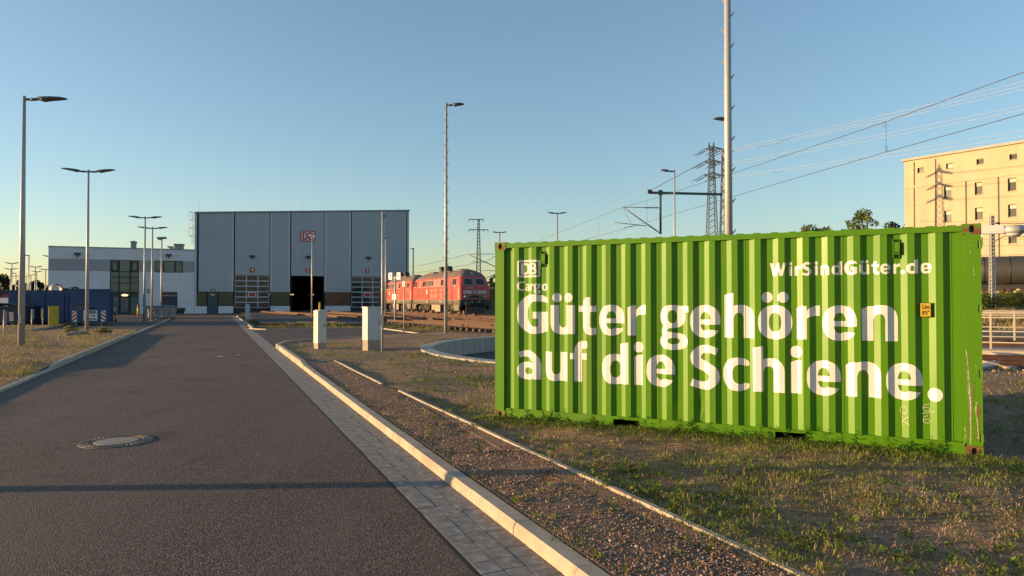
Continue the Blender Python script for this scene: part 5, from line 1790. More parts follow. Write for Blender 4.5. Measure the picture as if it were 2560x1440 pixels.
# ------------------------------------------------------------------ signals near the tracks
p = gp_(988, 806, .22)
t = thing('track_signal', 'track signal post with a crossbar and two white boards', 'signal', p, R(-34))
h = P(988, 688, p[1]).z - p[2]
MB().tube((0, 0, -.2), (0, 0, h), .085, .07, 12).build('post', GALV, t)
MB().box(-.42, .42, -.05, .05, h - .28, h - .12).build('crossbar', GALD, t)
for s in (-1, 1):
    m_ = MB(); m_.box(s * .40 - .17, s * .40 + .17, -.10, -.055, h - .32, h + .18, 0); m_.box(s * .40 - .06, s * .40 + .06, -.106, -.101, h - .12, h + .06, 1)
    m_.build('signal_board', [WHITE, BLACK], t)
z = P(988, 742, p[1]).z - p[2]
m_ = MB(); m_.box(-.19, .19, -.13, -.09, z - .19, z + .19, 0); m_.box(-.10, .0, -.136, -.131, z - .03, z + .05, 1); m_.build('signal_board', [WHITE, BLACK], t)
p = gp_(1010, 824, .16)
t = thing('sign_post', 'thin post with one small white plate beside the track signal', 'sign', p, R(-30))
h = P(1010, 703, p[1]).z - p[2]
MB().tube((0, 0, -.2), (0, 0, h), .036, .036, 10).build('post', GALV, t)
m_ = MB(); m_.box(-.09, .09, -.06, -.04, h - .30, h - .02, 0); m_.box(-.06, .06, -.064, -.061, h - .2, h - .14, 1); m_.build('plate', [WHITE, BLACK], t)

# ------------------------------------------------------------------ skips and bins on the yard
def span(px0, px1, Y, rz):
    x0 = P(px0, 800, Y).x
    k = (px1 - 1280) / FPX
    return x0, (k * Y - x0) / (math.cos(rz) - k * math.sin(rz))
SBLUE = mat('skip_blue', (0.024, 0.066, 0.165), (0.018, 0.050, 0.128), 0.5, scale=1.2, obj=True, c3=(.04, .06, .10), s3=2, lo3=.6, hi3=.8)
SDK = mat('skip_dark', (0.018, 0.026, 0.055), None, .6)
def skip(label, x0, y0, rz, w_, L_, h, m_, posts=True):
    t = thing('skip_container', label, 'skip', (x0, y0, 0), rz)
    mb = MB()
    mb.add([(0, 0, .18), (w_, 0, .18), (w_, L_, .18), (0, L_, .18), (0, 0, h), (w_, 0, h), (w_, L_, h), (0, L_, h), (.06, .06, .26), (w_ - .06, .06, .26), (w_ - .06, L_ - .06, .26), (.06, L_ - .06, .26), (.06, .06, h), (w_ - .06, .06, h), (w_ - .06, L_ - .06, h), (.06, L_ - .06, h)],
           [(0, 3, 2, 1), (0, 1, 5, 4), (1, 2, 6, 5), (2, 3, 7, 6), (3, 0, 4, 7), (8, 9, 10, 11), (8, 12, 13, 9), (9, 13, 14, 10), (10, 14, 15, 11), (11, 15, 12, 8), (4, 5, 13, 12), (5, 6, 14, 13), (6, 7, 15, 14), (7, 4, 12, 15)])
    mb.build('body', m_, t)
    mb = MB()
    for y in np.arange(.5, L_ - .2, .75):
        for sd, o in ((0, -.065), (w_, .005)):
            mb.box(sd + o, sd + o + .06, y, y + .10, .2, h - .12)
    mb.box(-.06, w_ + .06, -.05, .05, h + .003, h + .11); mb.box(-.06, w_ + .06, L_ - .05, L_ + .05, h + .003, h + .11)
    mb.box(-.06, .05, .053, L_ - .053, h + .003, h + .11); mb.box(w_ - .05, w_ + .06, .053, L_ - .053, h + .003, h + .11)
    mb.build('rim', m_, t)
    mb = MB()
    for x in (.35, w_ - .50):
        mb.box(x, x + .15, -.05, L_, .0, .177)
    mb.build('skid', GALD, t)
    return t
def bands(t, xs, z0, z1):
    for k, x in enumerate(xs):
        mb = MB(); n = 5; w_ = .30; hh = (z1 - z0)
        mb.box(x, x + w_, -.014, -.003, z0, z1, 0)
        for i in range(3):
            z = z0 + hh * i / 3
            q = [(x, z), (x + w_, z + (.22 if k == 0 else -.0)), (x + w_, min(z1, z + hh / 6 + (.22 if k == 0 else 0))), (x, min(z1, z + hh / 6 + (0 if k == 0 else .22)))]
            if k == 1:
                q = [(x, min(z1, z + .22)), (x + w_, z), (x + w_, z + hh / 6), (x, min(z1, z + .22 + hh / 6))]
            mb.add([(a, -.018, b) for a, b in q], [(0, 1, 2, 3)], 1)
        mb.build('warning_stripe', [WHITE, RED], t)
YB = 50.0
a, w_ = span(173, 271.5, 49.2, RZ); b = a + w_; YB = 49.2
t = skip('blue roll-off skip with red-white stripes and a white sign, nearest to the road', a, YB, RZ, b - a, 2.6, P(220, 726, YB).z, SBLUE)
bands(t, (.16, b - a - .46), .28, 1.06)
px_ = (b - a) * .36
m_ = MB(); m_.box(px_, px_ + .86, -.02, -.003, .35, 1.10, 0)
text_on(m_, 'RRK', .24, px_ + .52, .96, -.0235, .012, 1.3, 1)
m_.box(px_ + .06, px_ + .80, -.0225, -.0205, .41, .52, 2); m_.box(px_ + .42, px_ + .72, -.0225, -.0205, .66, .73, 1)
m_.box(px_ + .1, px_ + .76, -.0225, -.0205, .82, .85, 3)
m_.build('sign', [WHITE, BLACK, mat('sign_pink', (.45, .18, .22), None, .6), GALD], t)
m_ = MB(); m_.box(.44, .84, -.02, -.003, 1.16, 1.39); m_.build('plate', mat('plate_brown', (.20, .12, .09), None, .7), t)
m_ = MB(); m_.box(px_ + .25, px_ + .7, -.12, -.003, 1.2, 1.34); m_.build('hook', BLACK, t)
t = skip('dark narrow skip squeezed between the two blue ones', P(155, 800, 54.5).x, 54.5, RZ, .8, 5, P(160, 724, 54).z, SDK)
YA = 51.5
a, w_ = span(20, 154.5, YA, R(12)); b = a + w_
t = skip('long blue skip with reddish lettering, behind the yellow cabinet', a, YA, R(12), b - a, 2.5, P(110, 725.5, YA).z - .1, SBLUE)
w_ = b - a
m_ = MB()
for x in (.33 * w_, .655 * w_):
    m_.box(x, x + .12, -.07, -.003, .2, 2.3)
m_.build('door_post', SBLUE, t)
m_ = MB()
m_.box(.37 * w_, .52 * w_, -.008, -.003, 1.72, 1.86, 0); m_.box(.37 * w_, .52 * w_, -.008, -.003, 1.36, 1.60, 1); m_.box(.36 * w_, .60 * w_, -.008, -.003, 1.10, 1.14, 2)
m_.build('faded_lettering', [mat('faded_red', (.16, .04, .05), None, .7), mat('faded_blue', (.035, .06, .13), None, .7), mat('faded_white', (.30, .33, .38), None, .7)], t)
for k, (px, py, r, lab) in enumerate(((136, 720, .40, 'big round steel pipe piece lying on top of the long blue skip'), (181, 725, .34, 'dark round lid poking up behind the blue skips'))):
    c = P(px, py + 3, 54 + k * .4)
    m_ = MB(); m_.lathe([(r, -.5), (r, .0), (r - .06, .0), (r - .06, -.5)], 24, (0, 0, 0), 0, 'y')
    m_.f = [f for f in m_.f if len(f) == 4]; m_.mi = [0] * len(m_.f); m_.sm = [True] * len(m_.f)
    o = m_.build('steel_pipe', GALD if k == 0 else SDK); o.location = c; o.rotation_euler = (0, 0, R(55)); tag(o, lab, 'pipe')
YC_ = 49.5
t = skip('low dark skip with hazard stripes and a sagging tarp at the picture edge', P(-60, 800, YC_).x, YC_, R(2), P(44, 800, YC_).x - P(-60, 800, YC_).x, 4.5, P(20, 770, YC_).z, SDK)
bands(t, (2.30,), .35, .95)
m_ = MB()
vs = []
for i in range(9):
    for j in range(6):
        vs.append((.1 + 2.7 * i / 8, .1 + 4.2 * j / 5, P(20, 770, YC_).z + .13 + .18 * math.sin(math.pi * i / 8) * (1 + .3 * math.sin(j * 2)) - .05 * math.sin(i * 3 + j)))
m_.add(vs, [(i * 6 + j, i * 6 + j + 1, i * 6 + j + 7, i * 6 + j + 6) for i in range(8) for j in range(5)], 0, True)
m_.build('tarp', mat('tarp_grey', (.07, .07, .06), None, .8), t)
BING = mat('bin_grey', (.30, .31, .31), (.16, .17, .18), .6, .3, scale=5, obj=True, c3=(.40, .41, .40), s3=7, lo3=.5, hi3=.6)
BINB = mat('bin_lid_blue', (.03, .06, .12), None, .5)
def wbin(label, x, y, rz, lid, body=BING, w_=1.28, d=1.0, h=1.15):
    t = thing('waste_bin', label, 'waste bin', (x, y, 0), rz)
    m_ = MB()
    m_.add([(-w_ * .42, -d * .40, .16), (w_ * .42, -d * .40, .16), (w_ * .42, d * .40, .16), (-w_ * .42, d * .40, .16), (-w_ / 2, -d / 2, h), (w_ / 2, -d / 2, h), (w_ / 2, d / 2, h), (-w_ / 2, d / 2, h)],
           [(0, 3, 2, 1), (4, 5, 6, 7), (0, 1, 5, 4), (1, 2, 6, 5), (2, 3, 7, 6), (3, 0, 4, 7)])
    m_.box(-w_ / 2 - .05, w_ / 2 + .05, -d / 2 - .05, d / 2 + .05, h - .10, h - .02)
    for s in (-1, 1):
        m_.tube((s * (w_ / 2 + .02), 0, h - .2), (s * (w_ / 2 + .14), 0, h - .2), .03)
        m_.bar((s * w_ * .25, -d * .47, .25), (s * w_ * .27, -d * .52, h - .12), .06, .04)
    m_.build('body', body, t)
    m_ = MB()
    st = [(-d / 2 - .04, 0), (-d * .3, .13), (0, .19), (d * .3, .15), (d / 2 + .04, .02)]
    vs = sum([[(-w_ / 2 - .03, y_, h + z_ - .015), (w_ / 2 + .03, y_, h + z_ - .015)] for y_, z_ in st], [])
    vs += [(-w_ / 2 - .03, -d / 2 - .04, h - .018), (w_ / 2 + .03, -d / 2 - .04, h - .018), (-w_ / 2 - .03, d / 2 + .04, h - .018), (w_ / 2 + .03, d / 2 + .04, h - .018)]
    m_.add(vs, [(2 * i, 2 * i + 1, 2 * i + 3, 2 * i + 2) for i in range(4)] + [(0, 2, 4, 6, 8, 12, 10), (1, 11, 13, 9, 7, 5, 3)], 0)
    m_.build('lid', lid, t)
    for sx in (-1, 1):
        for sy in (-1, 1):
            m_ = MB(); m_.lathe([(.09, -.03), (.09, .03)], 12, (sx * w_ * .36, sy * d * .32, .09), 0, 'x'); m_.build('wheel', BLACK, t)
    return t
x, y = G(378.5, 801)
t = wbin('scuffed grey waste bin with light graffiti beside the third lamp', x, y + .5, R(8), BINB)
m_ = MB()
for q in stroke([(-.32, .55), (-.2, .8), (-.1, .5), (-.3, .45)], .05) + stroke([(.18, .82), (.18, .45), (.38, .48), (.38, .6)], .06) + stroke([(-.05, .78), (.08, .7), (.0, .5)], .05):
    m_.add([(a, -.42 - .08 * (b - .16) - .015, b) for a, b in q], [(0, 1, 2, 3)])
m_.build('graffiti', WHITE, t)
x, y = G(402, 798)
wbin('grey waste bin with a domed blue lid, behind the graffiti one', x + .1, y + 1.2, R(5), BINB)
x, y = G(410, 797)
wbin('dull grey waste bin at the end of the row, nearest the kerb', x + .15, y - .1, R(5), SDK, BING, 1.0, 1.0, 1.1)
x, y = G(447.5, 787)
wbin('wide dark green bin standing before the grey gate', x, y - .4, RZ, mat('bin_brown', (.09, .06, .04), None, .7), mat('bin_green', (.02, .04, .03), None, .6), 1.7, .9, .72)
x, y = G(284, 806)
t = thing('pallet_truck', 'small dark hand trolley beside the blue skip', 'trolley', (x, y, 0), .2)
m_ = MB(); m_.box(-.16, .16, -.1, .1, .1, .2); m_.tube((-.13, 0, .15), (-.2, .1, 1.8), .025); m_.tube((.13, 0, .15), (.06, .1, 1.8), .025)
for z in (.6, 1.0, 1.4, 1.75):
    m_.tube((-.15, .05, z), (.1, .05, z), .02)
m_.build('frame', DARK, t)
MB().box(-.17, .13, -.04, .02, .9, 1.25).build('panel', GALV, t)
for s in (-1, 1):
    m_ = MB(); m_.lathe([(.12, -.03), (.12, .03)], 14, (s * .22, 0, .12), 0, 'x'); m_.build('wheel', BLACK, t)

# far left: retaining wall, freight wagon, fence
y0 = 62
tag(MB().box(-62, P(62, 750, y0).x, y0, y0 + .3, -.1, P(20, 744.5, y0).z).build('retaining_wall', PLIN), 'pale concrete wall behind the low skip at the picture edge', 'wall')
y1 = 68
t = thing('flat_wagon', 'dark low freight wagon with one red end showing over the pale wall', 'wagon', (P(44, 740, y1).x, y1, .3), R(6))
zt_ = P(20, 727, y1).z - .3
m_ = MB(); m_.box(-16, 0, 0, 2.6, .9, zt_ - .05); m_.box(-16, .1, -.05, 2.65, zt_ - .047, zt_ + .05)
for k in range(14):
    m_.box(-15.8 + k * 1.15, -15.7 + k * 1.15, -.08, -.003, .9, zt_ - .06)
m_.build('body', DARK, t)
MB().box(-1.3, .12, -.10, -.055, 1.1, 2.1).build('end_panel', RED, t)
for k in (-14, -12.2, -3.4, -1.6):
    m_ = MB(); m_.lathe([(.46, .1), (.46, .22)], 18, (k, 0, .46), 0, 'y'); m_.lathe([(.46, 2.3), (.46, 2.42)], 18, (k, 0, .46), 0, 'y'); m_.build('wheelset', DARK, t)
for px, lab in ((6, 'thin dark stake near the picture edge beyond the pale wall'), (16, 'second thin stake beyond the pale wall')):
    b = P(px, 740, 74)
    tag(MB().tube((b.x, 74, 0), (b.x, 74, P(px, 723, 74).z), .06).build('stake', GALD), lab, 'stake')

# ------------------------------------------------------------------ pylons, catenary, wires
def lattice(mb, base, top, w0, w1, n, leg=.05, br=.03, dp=None):
    """four-legged lattice from base to top; widths at foot and head"""
    B, T = Vector(base), Vector(top)
    def cor(k, f):
        c = B.lerp(T, f)
        w_ = (w0 + (w1 - w0) * f) / 2
        d = w_ if dp is None else dp / 2
        s = ((-1, -1), (1, -1), (1, 1), (-1, 1))[k]
        return Vector((c.x + s[0] * w_, c.y + s[1] * d, c.z))
    for k in range(4):
        mb.bar(cor(k, 0), cor(k, 1), leg, leg, up=(0, 1, 0))
    for i in range(n):
        f0, f1 = i / n, (i + 1) / n
        for k in range(4):
            j = (k + 1) % 4
            if i % 2:
                mb.bar(cor(k, f0), cor(j, f1), br, br, up=(0, 1, 0))
                if dp is None: mb.bar(cor(j, f0), cor(k, f1), br, br, up=(0, 1, 0))
            else:
                mb.bar(cor(j, f0), cor(k, f1), br, br, up=(0, 1, 0))
                if dp is None: mb.bar(cor(k, f0), cor(j, f1), br, br, up=(0, 1, 0))
PY = 90.0
pb = P(1780, 600, PY)
PYL = thing('power_pylon', 'lattice power pylon with three crossarms behind the very tall mast', 'pylon', (pb.x, PY, .0))
zt_ = P(1780, 366, PY).z
k_ = PY / FPX
lat = MB(); lattice(lat, (0, 0, 0), (0, 0, zt_), 1.9, .42, 28, .085, .038); lat.build('tower', GALD, PYL)
arms = []
for py, a, b in ((372, 1764, 1807), (405, 1761, 1804), (437.5, 1759, 1805)):
    z = P(1780, py, PY).z
    xa, xb = (a - 1780) * k_, (b - 1780) * k_
    m_ = MB()
    for y_ in (-.25, .25):
        m_.bar((xa, 0, z), (0, y_, z + .3), .06, .06); m_.bar((xb, 0, z), (0, y_, z + .3), .06, .06); m_.bar((xa, 0, z), (xb, y_ * .2, z), .07, .07)
    m_.build('crossarm', GALD, PYL)
    for x_ in (xa, xa * .5, xb * .5, xb):
        for s in (-1, 1):
            ins = MB(); ins.path([(x_, 0, z), (x_ + s * .55, s * -.6, z - .35), (x_ + s * 1.15, s * -1.3, z - .62)], [.035, .06, .035], 6); ins.build('insulator', DARK, PYL)
        arms.append((x_, z))
m_ = MB()
for x_ in (-.32, .28):
    m_.tube((x_, 0, zt_ - .1), (x_, 0, zt_ + .55), .12, .06, 8)
m_.build('insulator', DARK, PYL)
def sagline(p0, p1, sag, n=14):
    p0, p1 = Vector(p0), Vector(p1)
    return [p0.lerp(p1, i / n) - Vector((0, 0, 4 * sag * (i / n) * (1 - i / n))) for i in range(n + 1)]
WIRE = mat('conductor', (.45, .44, .42), None, .5, .2)
WIRED = mat('contact_wire', (.07, .07, .065), None, .6)
ends = [(190, 1), (198, 1), (208, 1), (215, 1), (247, 2), (254, 2), (262, 2), (240, 2), (312, 3), (325, 3), (318, 3), (333, 3)]
sel = {0: [189, 197], 1: [206], 4: [0], }
wl = [(0, 190, 'upper'), (2, 200, 'upper'), (3, 210, 'upper'), (4, 249, 'middle'), (6, 260, 'middle'), (8, 312, 'lower'), (10, 326, 'lower')]
for i, (ai, yend, nm) in enumerate(wl):
    x_, z = arms[ai]
    a = Vector((pb.x + x_ + 1.15, PY - 1.3, z - .62))
    b = P(2560, yend, 60)
    b2 = a + (b - a) * 1.6
    o = MB().path(sagline(a, b2, .5), .015, 5).build('power_line', WIRE)
    tag(o, ['high thin conductor from the pylon top, steepest of the bundle', 'high thin conductor just below the steepest one', 'thin conductor under the topmost pair', 'pale conductor from the middle crossarm, upper of its pair', 'pale conductor from the middle crossarm, lower of its pair',
            'faint conductor from the lowest crossarm, upper of its pair', 'faint conductor from the lowest crossarm, lowest of all pylon lines'][i], 'power line', 'conductors of the power pylon')
for i, (ai, ye) in enumerate(((0, 640), (4, 660), (8, 690))):
    x_, z = arms[ai]
    a = Vector((pb.x + x_ - 1.15, PY + 1.3, z - .62))
    b = P(1240, ye - 30, 230)
    o = MB().path(sagline(a, b, 3), .010, 4).build('power_line', WIRE)
    tag(o, ['very faint conductor falling from the top crossarm towards the far yard', 'very faint conductor falling from the middle crossarm towards the far yard', 'very faint conductor falling from the lowest crossarm towards the far yard'][i], 'power line', 'conductors of the power pylon')

# second pylon
Y2 = 135.0
pb2 = P(1196.5, 700, Y2)
k2 = Y2 / FPX
PY2 = thing('power_pylon', 'distant T-shaped lattice pylon with two crossarms beyond the locomotives', 'pylon', (pb2.x, Y2, 0))
zt2 = P(1196, 547.5, Y2).z
lat = MB(); lattice(lat, (0, 0, 0), (0, 0, zt2), 1.15, .28, 26, .13, .06); lat.build('tower', GALD, PY2)
for py, a, b, xs_ in ((548, 1171.5, 1209, (1172, 1183, 1208)), (574, 1171.5, 1221, (1172, 1183, 1209, 1220))):
    z = P(1196, py, Y2).z
    m_ = MB(); m_.bar(((a - 1196.5) * k2, 0, z), ((b - 1196.5) * k2, 0, z - .05), .14, .16); m_.build('crossarm', GALD, PY2)
    for q in xs_:
        MB().tube(((q - 1196.5) * k2, 0, z - .05), ((q - 1196.5) * k2, 0, z - .55), .05, .05, 6).build('insulator', DARK, PY2)

# catenary portal: lattice mast, beam, drop tube, cantilever
YM = 58.0
mb_ = P(1806, 590, YM)
CM = thing('catenary_mast', 'lattice catenary mast carrying a long horizontal beam with a hanging tube', 'catenary mast', (mb_.x, YM, 0))
zt3 = P(1811, 374, YM).z
lat = MB(); lattice(lat, (-.12, 0, 0), (.16, 0, zt3), .62, .22, 22, .07, .04, dp=.3); lat.build('tower', GALD, CM)
STEE = mat('catenary_steel', (.085, .11, .10), None, .5, .3)
zb_ = P(1808, 486, YM).z
pL = P(1622, 481.5, YM - 1.0) - Vector((mb_.x, YM, 0))
MB().bar((0, -.02, zb_), pL, .16, .19).build('beam', STEE, CM)
pt_ = Vector((0, -.02, zb_)).lerp(pL, (1808 - 1651) / (1808 - 1622))
pd = P(1651.5, 585, YM - .9) - Vector((mb_.x, YM, 0))
m_ = MB(); m_.tube(pt_, (pt_.x, pt_.y, pd.z), .095, .095, 10); m_.box(pt_.x - .16, pt_.x + .16, pt_.y - .13, pt_.y + .13, pt_.z - .16, pt_.z + .22); m_.build('drop_tube', STEE, CM)
def rel(px, py, Y): return P(px, py, Y) - Vector((mb_.x, YM, 0))
Yc = YM - 1.0
m_ = MB()
m_.tube(rel(1650, 519.5, Yc), rel(1556, 518, Yc), .03); m_.tube(rel(1650, 583, Yc), rel(1556, 517, Yc), .045); m_.tube(rel(1537, 556, Yc), rel(1617, 565, Yc), .03)
m_.tube(rel(1560, 569, Yc), rel(1595, 563, Yc), .02); m_.tube(rel(1560, 569, Yc), rel(1560, 572, Yc), .02); m_.tube(rel(1557, 519, Yc), rel(1577, 558, Yc), .012)
m_.build('cantilever', STEE, CM)
m_ = MB()
for q in np.linspace(1612, 1640, 6):
    m_.tube(rel(q, 519.2, Yc), rel(q + 2, 519.2, Yc), .075, n=10)
for q in np.linspace(.12, .3, 5):
    a = rel(1650, 583, Yc).lerp(rel(1556, 517, Yc), q); b = rel(1650, 583, Yc).lerp(rel(1556, 517, Yc), q + .012)
    m_.tube(a, b, .085, n=10)
m_.build('insulator', DARK, CM)
m_ = MB(); a = rel(1629, 475, Yc); b = rel(1811, 377, YM)
m_.tube(a, b, .022); m_.box(pL.x - .08, pL.x + .25, pL.y - .1, pL.y + .1, pL.z - .06, pL.z + .24); m_.build('stay_rod', DARK, CM)
# contact wire and messenger
def P2(px, py, Y): return P(px, py, Y)
c_far, c_mid, c_near = P(1400, 618, 77), P(1600, 560.5, 57.5), P(2560, 284, 23.4)
ext = c_near + (c_near - P(2215, 380, 30)) * 2.2
def wire(name, label, cat, pts, r, m_):
    return tag(MB().path(pts, r, 6).build(name, m_), label, cat)
wire('contact_wire', 'lower dark catenary wire, rising from behind the container', 'overhead wire', [P(1250, 668, 110), c_far, c_mid, P(1900, 471.5, 39.6), P(2215, 380, 29.5), c_near, c_near + (c_near - P(2215, 380, 29.5)) * 2], .013, WIRED)
wire('messenger_wire', 'upper dark catenary wire, steepest line crossing the pylon conductors', 'overhead wire', [P(1250, 640, 110), P(1490, 545, 68), P(1557, 518, 57), P(1629, 498, 53), P(1900, 411, 39.6), P(2215, 304, 29.5), P(2560, 180, 23.4), P(2560, 180, 23.4) + (P(2560, 180, 23.4) - P(2215, 304, 29.5)) * 2], .013, WIRED)
m_ = MB()
for px, ya, yb, Y in ((2215, 304, 380, 29.5), (1618, 501, 555, 54.5), (1496, 543, 590, 67)):
    a, b = P(px, ya, Y), P(px + .5, yb, Y)
    m_.path([a, a.lerp(b, .5), b], .009, 5)
    if px == 2215:
        for q, s in ((a, -1), (b, 1)):
            m_.path([q + Vector((.07 * math.sin(t_) - (.0 if s > 0 else .07), 0, s * .12 * (1 - math.cos(t_)))) for t_ in np.linspace(0, 2 * math.pi, 12)], .007, 5)
tag(m_.build('dropper', WIRED), 'thin vertical droppers with loops between the two catenary wires', 'dropper')
# catenary supports beyond the locomotives
YS = 92.0
sb = P(1262, 640, YS)
CS = thing('catenary_mast', 'catenary mast hidden by the container, its thin brackets pointing left over the locomotives', 'catenary mast', (sb.x, YS, 0))
lat = MB(); lattice(lat, (0, 0, 0), (0, 0, P(1262, 622, YS).z), .5, .3, 16, .07, .04); lat.build('tower', GALD, CS)
def rs(px, py): return P(px, py, YS) - Vector((sb.x, YS, 0))
m_ = MB()
for a, b, r in (((1260, 635), (1170, 635), .04), ((1260, 677), (1170, 635.5), .055), ((1238, 640), (1215, 654), .03), ((1179, 653.5), (1218, 656), .04), ((1174, 660), (1192, 656), .025), ((1260, 677.5), (1203, 676), .035), ((1260, 676), (1212, 697), .05), ((1236, 690), (1225, 690), .03)):
    m_.tube(rs(*a), rs(*b), r, n=6)
m_.build('cantilever', STEE, CS)
for lab, pts in (('faint overhead wire from the far brackets down past the hall corner, upper one', [P(1171, 635, YS), P(1085, 657, 118), P(1025, 668, 150)]), ('faint overhead wire below the upper one, ending at the hall corner', [P(1174, 661, YS), P(1085, 676, 118), P(1025, 684, 150)])):
    wire('contact_wire', lab, 'overhead wire', pts, .022, WIRED)
# mast near the tank wagon
YW = 62.0
wb = P(2481, 700, YW)
WM = thing('catenary_mast', 'slim lattice mast standing before the tank wagon', 'catenary mast', (wb.x, YW, float(Hh(wb.x, YW)) - .1))
zt4 = P(2481, 539, YW).z - WM.location.z
lat = MB(); lattice(lat, (0, 0, 0), (0, 0, zt4), .36, .22, 26, .07, .035); lat.build('tower', GALV, WM)
m_ = MB()
def rw(px, py): return P(px, py, YW) - Vector((wb.x, YW, WM.location.z))
m_.tube(rw(2483, 558), rw(2600, 559), .03); m_.tube(rw(2483, 605), rw(2512, 590), .03); m_.tube(rw(2512, 590), rw(2600, 594), .025); m_.box(rw(2484, 0).x, rw(2492, 0).x, -.06, .06, rw(0, 560).z, rw(0, 556).z)
m_.build('cantilever', DARK, WM)
for lab, ya, yb in (('thin wire in front of the beige building, topmost of the group', 553, 552), ('thin wire in front of the beige building, middle of the group', 596, 597), ('thin wire in front of the beige building, just above the tank wagon', 612, 614)):
    wire('contact_wire', lab, 'overhead wire', [P(2300, ya, YW + 14), P(2481, ya + 2, YW), P(2700, yb, YW - 12)], .013, WIRED)

# ------------------------------------------------------------------ tank wagon on the embankment
mdir = Vector((-0.6, 0.8))
wp = Vector(MAIN)
wrz = math.atan2(-mdir.y, -mdir.x)                      # local x runs towards the camera side
wo = P(2428, 700, 74.5)
TW = thing('tank_wagon', 'dark grey railway tank wagon on the embankment behind the container', 'tank wagon', (wo.x, 74.5, 2.42), R(-30))
R_, zc_ = 1.50, 2.50
TANK = mat('tank_paint', (.050, .052, .047), (.042, .043, .040), .5, scale=1, obj=True, c3=(.065, .06, .052), s3=2)
m_ = MB(); m_.lathe([(.1, .15), (.7, .2), (1.15, .38), (1.42, .7), (R_, 1.1), (R_, 14.0), (1.42, 14.4), (1.0, 14.8)], 40, (0, 0, zc_), 0, 'x'); m_.build('tank', TANK, TW)
for x in (1.05, 3.3, 5.6, 7.9, 10.2):
    m_ = MB(); m_.lathe([(R_ + .003, x), (R_ + .02, x), (R_ + .02, x + .06), (R_ + .003, x + .06)], 40, (0, 0, zc_), 0, 'x'); m_.f = [f for f in m_.f if len(f) == 4]; m_.mi = [0] * len(m_.f); m_.sm = [True] * len(m_.f); m_.build('band', BLACK, TW)
m_ = MB(); m_.box(-.3, 15, -1.2, 1.2, .82, 1.0); m_.box(0, 15, -1.25, -1.1, .55, .8); m_.box(.6, 1.9, -.9, .9, 1.003, 1.5); m_.bar((.4, -1.3, 1.05), (2.8, -1.3, 1.15), .3, .05); m_.build('underframe', DARK, TW)
m_ = MB(); m_.box(.05, .75, -1.35, -1.28, 1.02, 1.38); m_.build('marker_panel', mat('panel_orange', (.55, .16, .07), None, .6), TW)
m_ = MB(); m_.box(-.25, -.15, -1.3, -.9, 1.0, 2.4); m_.bar((-.2, -1.3, 2.4), (.6, -1.3, 1.4), .05, .05); m_.build('end_ladder', GALD, TW)
for xb in (2.3, 12.2):
    m_ = MB(); m_.box(xb - 1.5, xb + 1.5, -1.1, -.95, .35, .6); m_.box(xb - .4, xb + .4, -1.2, -.94, .3, .62)
    for k in (-.9, .9):
        m_.box(xb + k - .16, xb + k + .16, -1.2, -1.0, .3, .62)
    bo = m_.build('bogie', DARK, TW)
    for k in (-.9, .9):
        w2 = MB(); w2.lathe([(.46, -.78), (.46, -.66)], 20, (xb + k, 0, .46), 0, 'y'); w2.lathe([(.46, .66), (.46, .78)], 20, (xb + k, 0, .46), 0, 'y'); w2.tube((xb + k, -.7, .46), (xb + k, .7, .46), .08); w2.build('wheelset', RUST, bo)
m_ = MB(); m_.box(5.2, 5.5, -1.15, -1.0, .5, .75); m_.box(6.4, 7.8, -.9, -.4, .4, .8); m_.lathe([(.2, 4.2), (.2, 5.0)], 12, (0, -.9, .55), 0, 'x'); m_.build('brake_gear', WOOD, TW)
m_ = MB()
for q in stroke([(1.72, 2.35), (1.55, 2.15), (1.72, 1.95)], .09):
    m_.add([(a, -math.sqrt(max(0, (R_ + .012) ** 2 - (b - zc_) ** 2)), b) for a, b in q], [(0, 1, 2, 3)])
m_.build('lettering', WHITE, TW)
m_ = MB(); m_.tube((.6, -.25, zc_ + R_ + .12), (14, -.25, zc_ + R_ + .12), .03)
for k in range(10):
    m_.tube((1 + k * 1.4, -.25, zc_ + R_ - .05), (1 + k * 1.4, -.25, zc_ + R_ + .12), .02)
m_.build('roof_walk', GALD, TW)
d2 = Vector((math.cos(R(-30)), math.sin(R(-30))))
o0 = Vector((wo.x, 74.5))
track('track under the tank wagon on the embankment', o0 - d2 * 14, o0 + d2 * 18, 2.16, 2.16, sl=SLEEPC)
# fence post and little sign on the bank
b = P(2491, 800, 44)
t = thing('fence_post', 'dark slim post on the bank behind the turntable handrail', 'fence post', (b.x, 44, float(Hh(b.x, 44)) - .1))
MB().tube((0, 0, 0), (0, 0, P(2491, 764, 44).z - t.location.z), .05).build('post', DARK, t)
b = P(2480, 809, 43.5)
t = thing('small_sign', 'little white square sign on the bank beside the dark post', 'sign', (b.x, 43.5, float(Hh(b.x, 43.5)) - .1))
MB().tube((0, 0, 0), (0, 0, b.z - t.location.z), .025).build('post', DARK, t)
z = b.z - t.location.z
MB().box(-.11, .11, -.05, -.03, z - .10, z + .10).build('plate', WHITE, t)
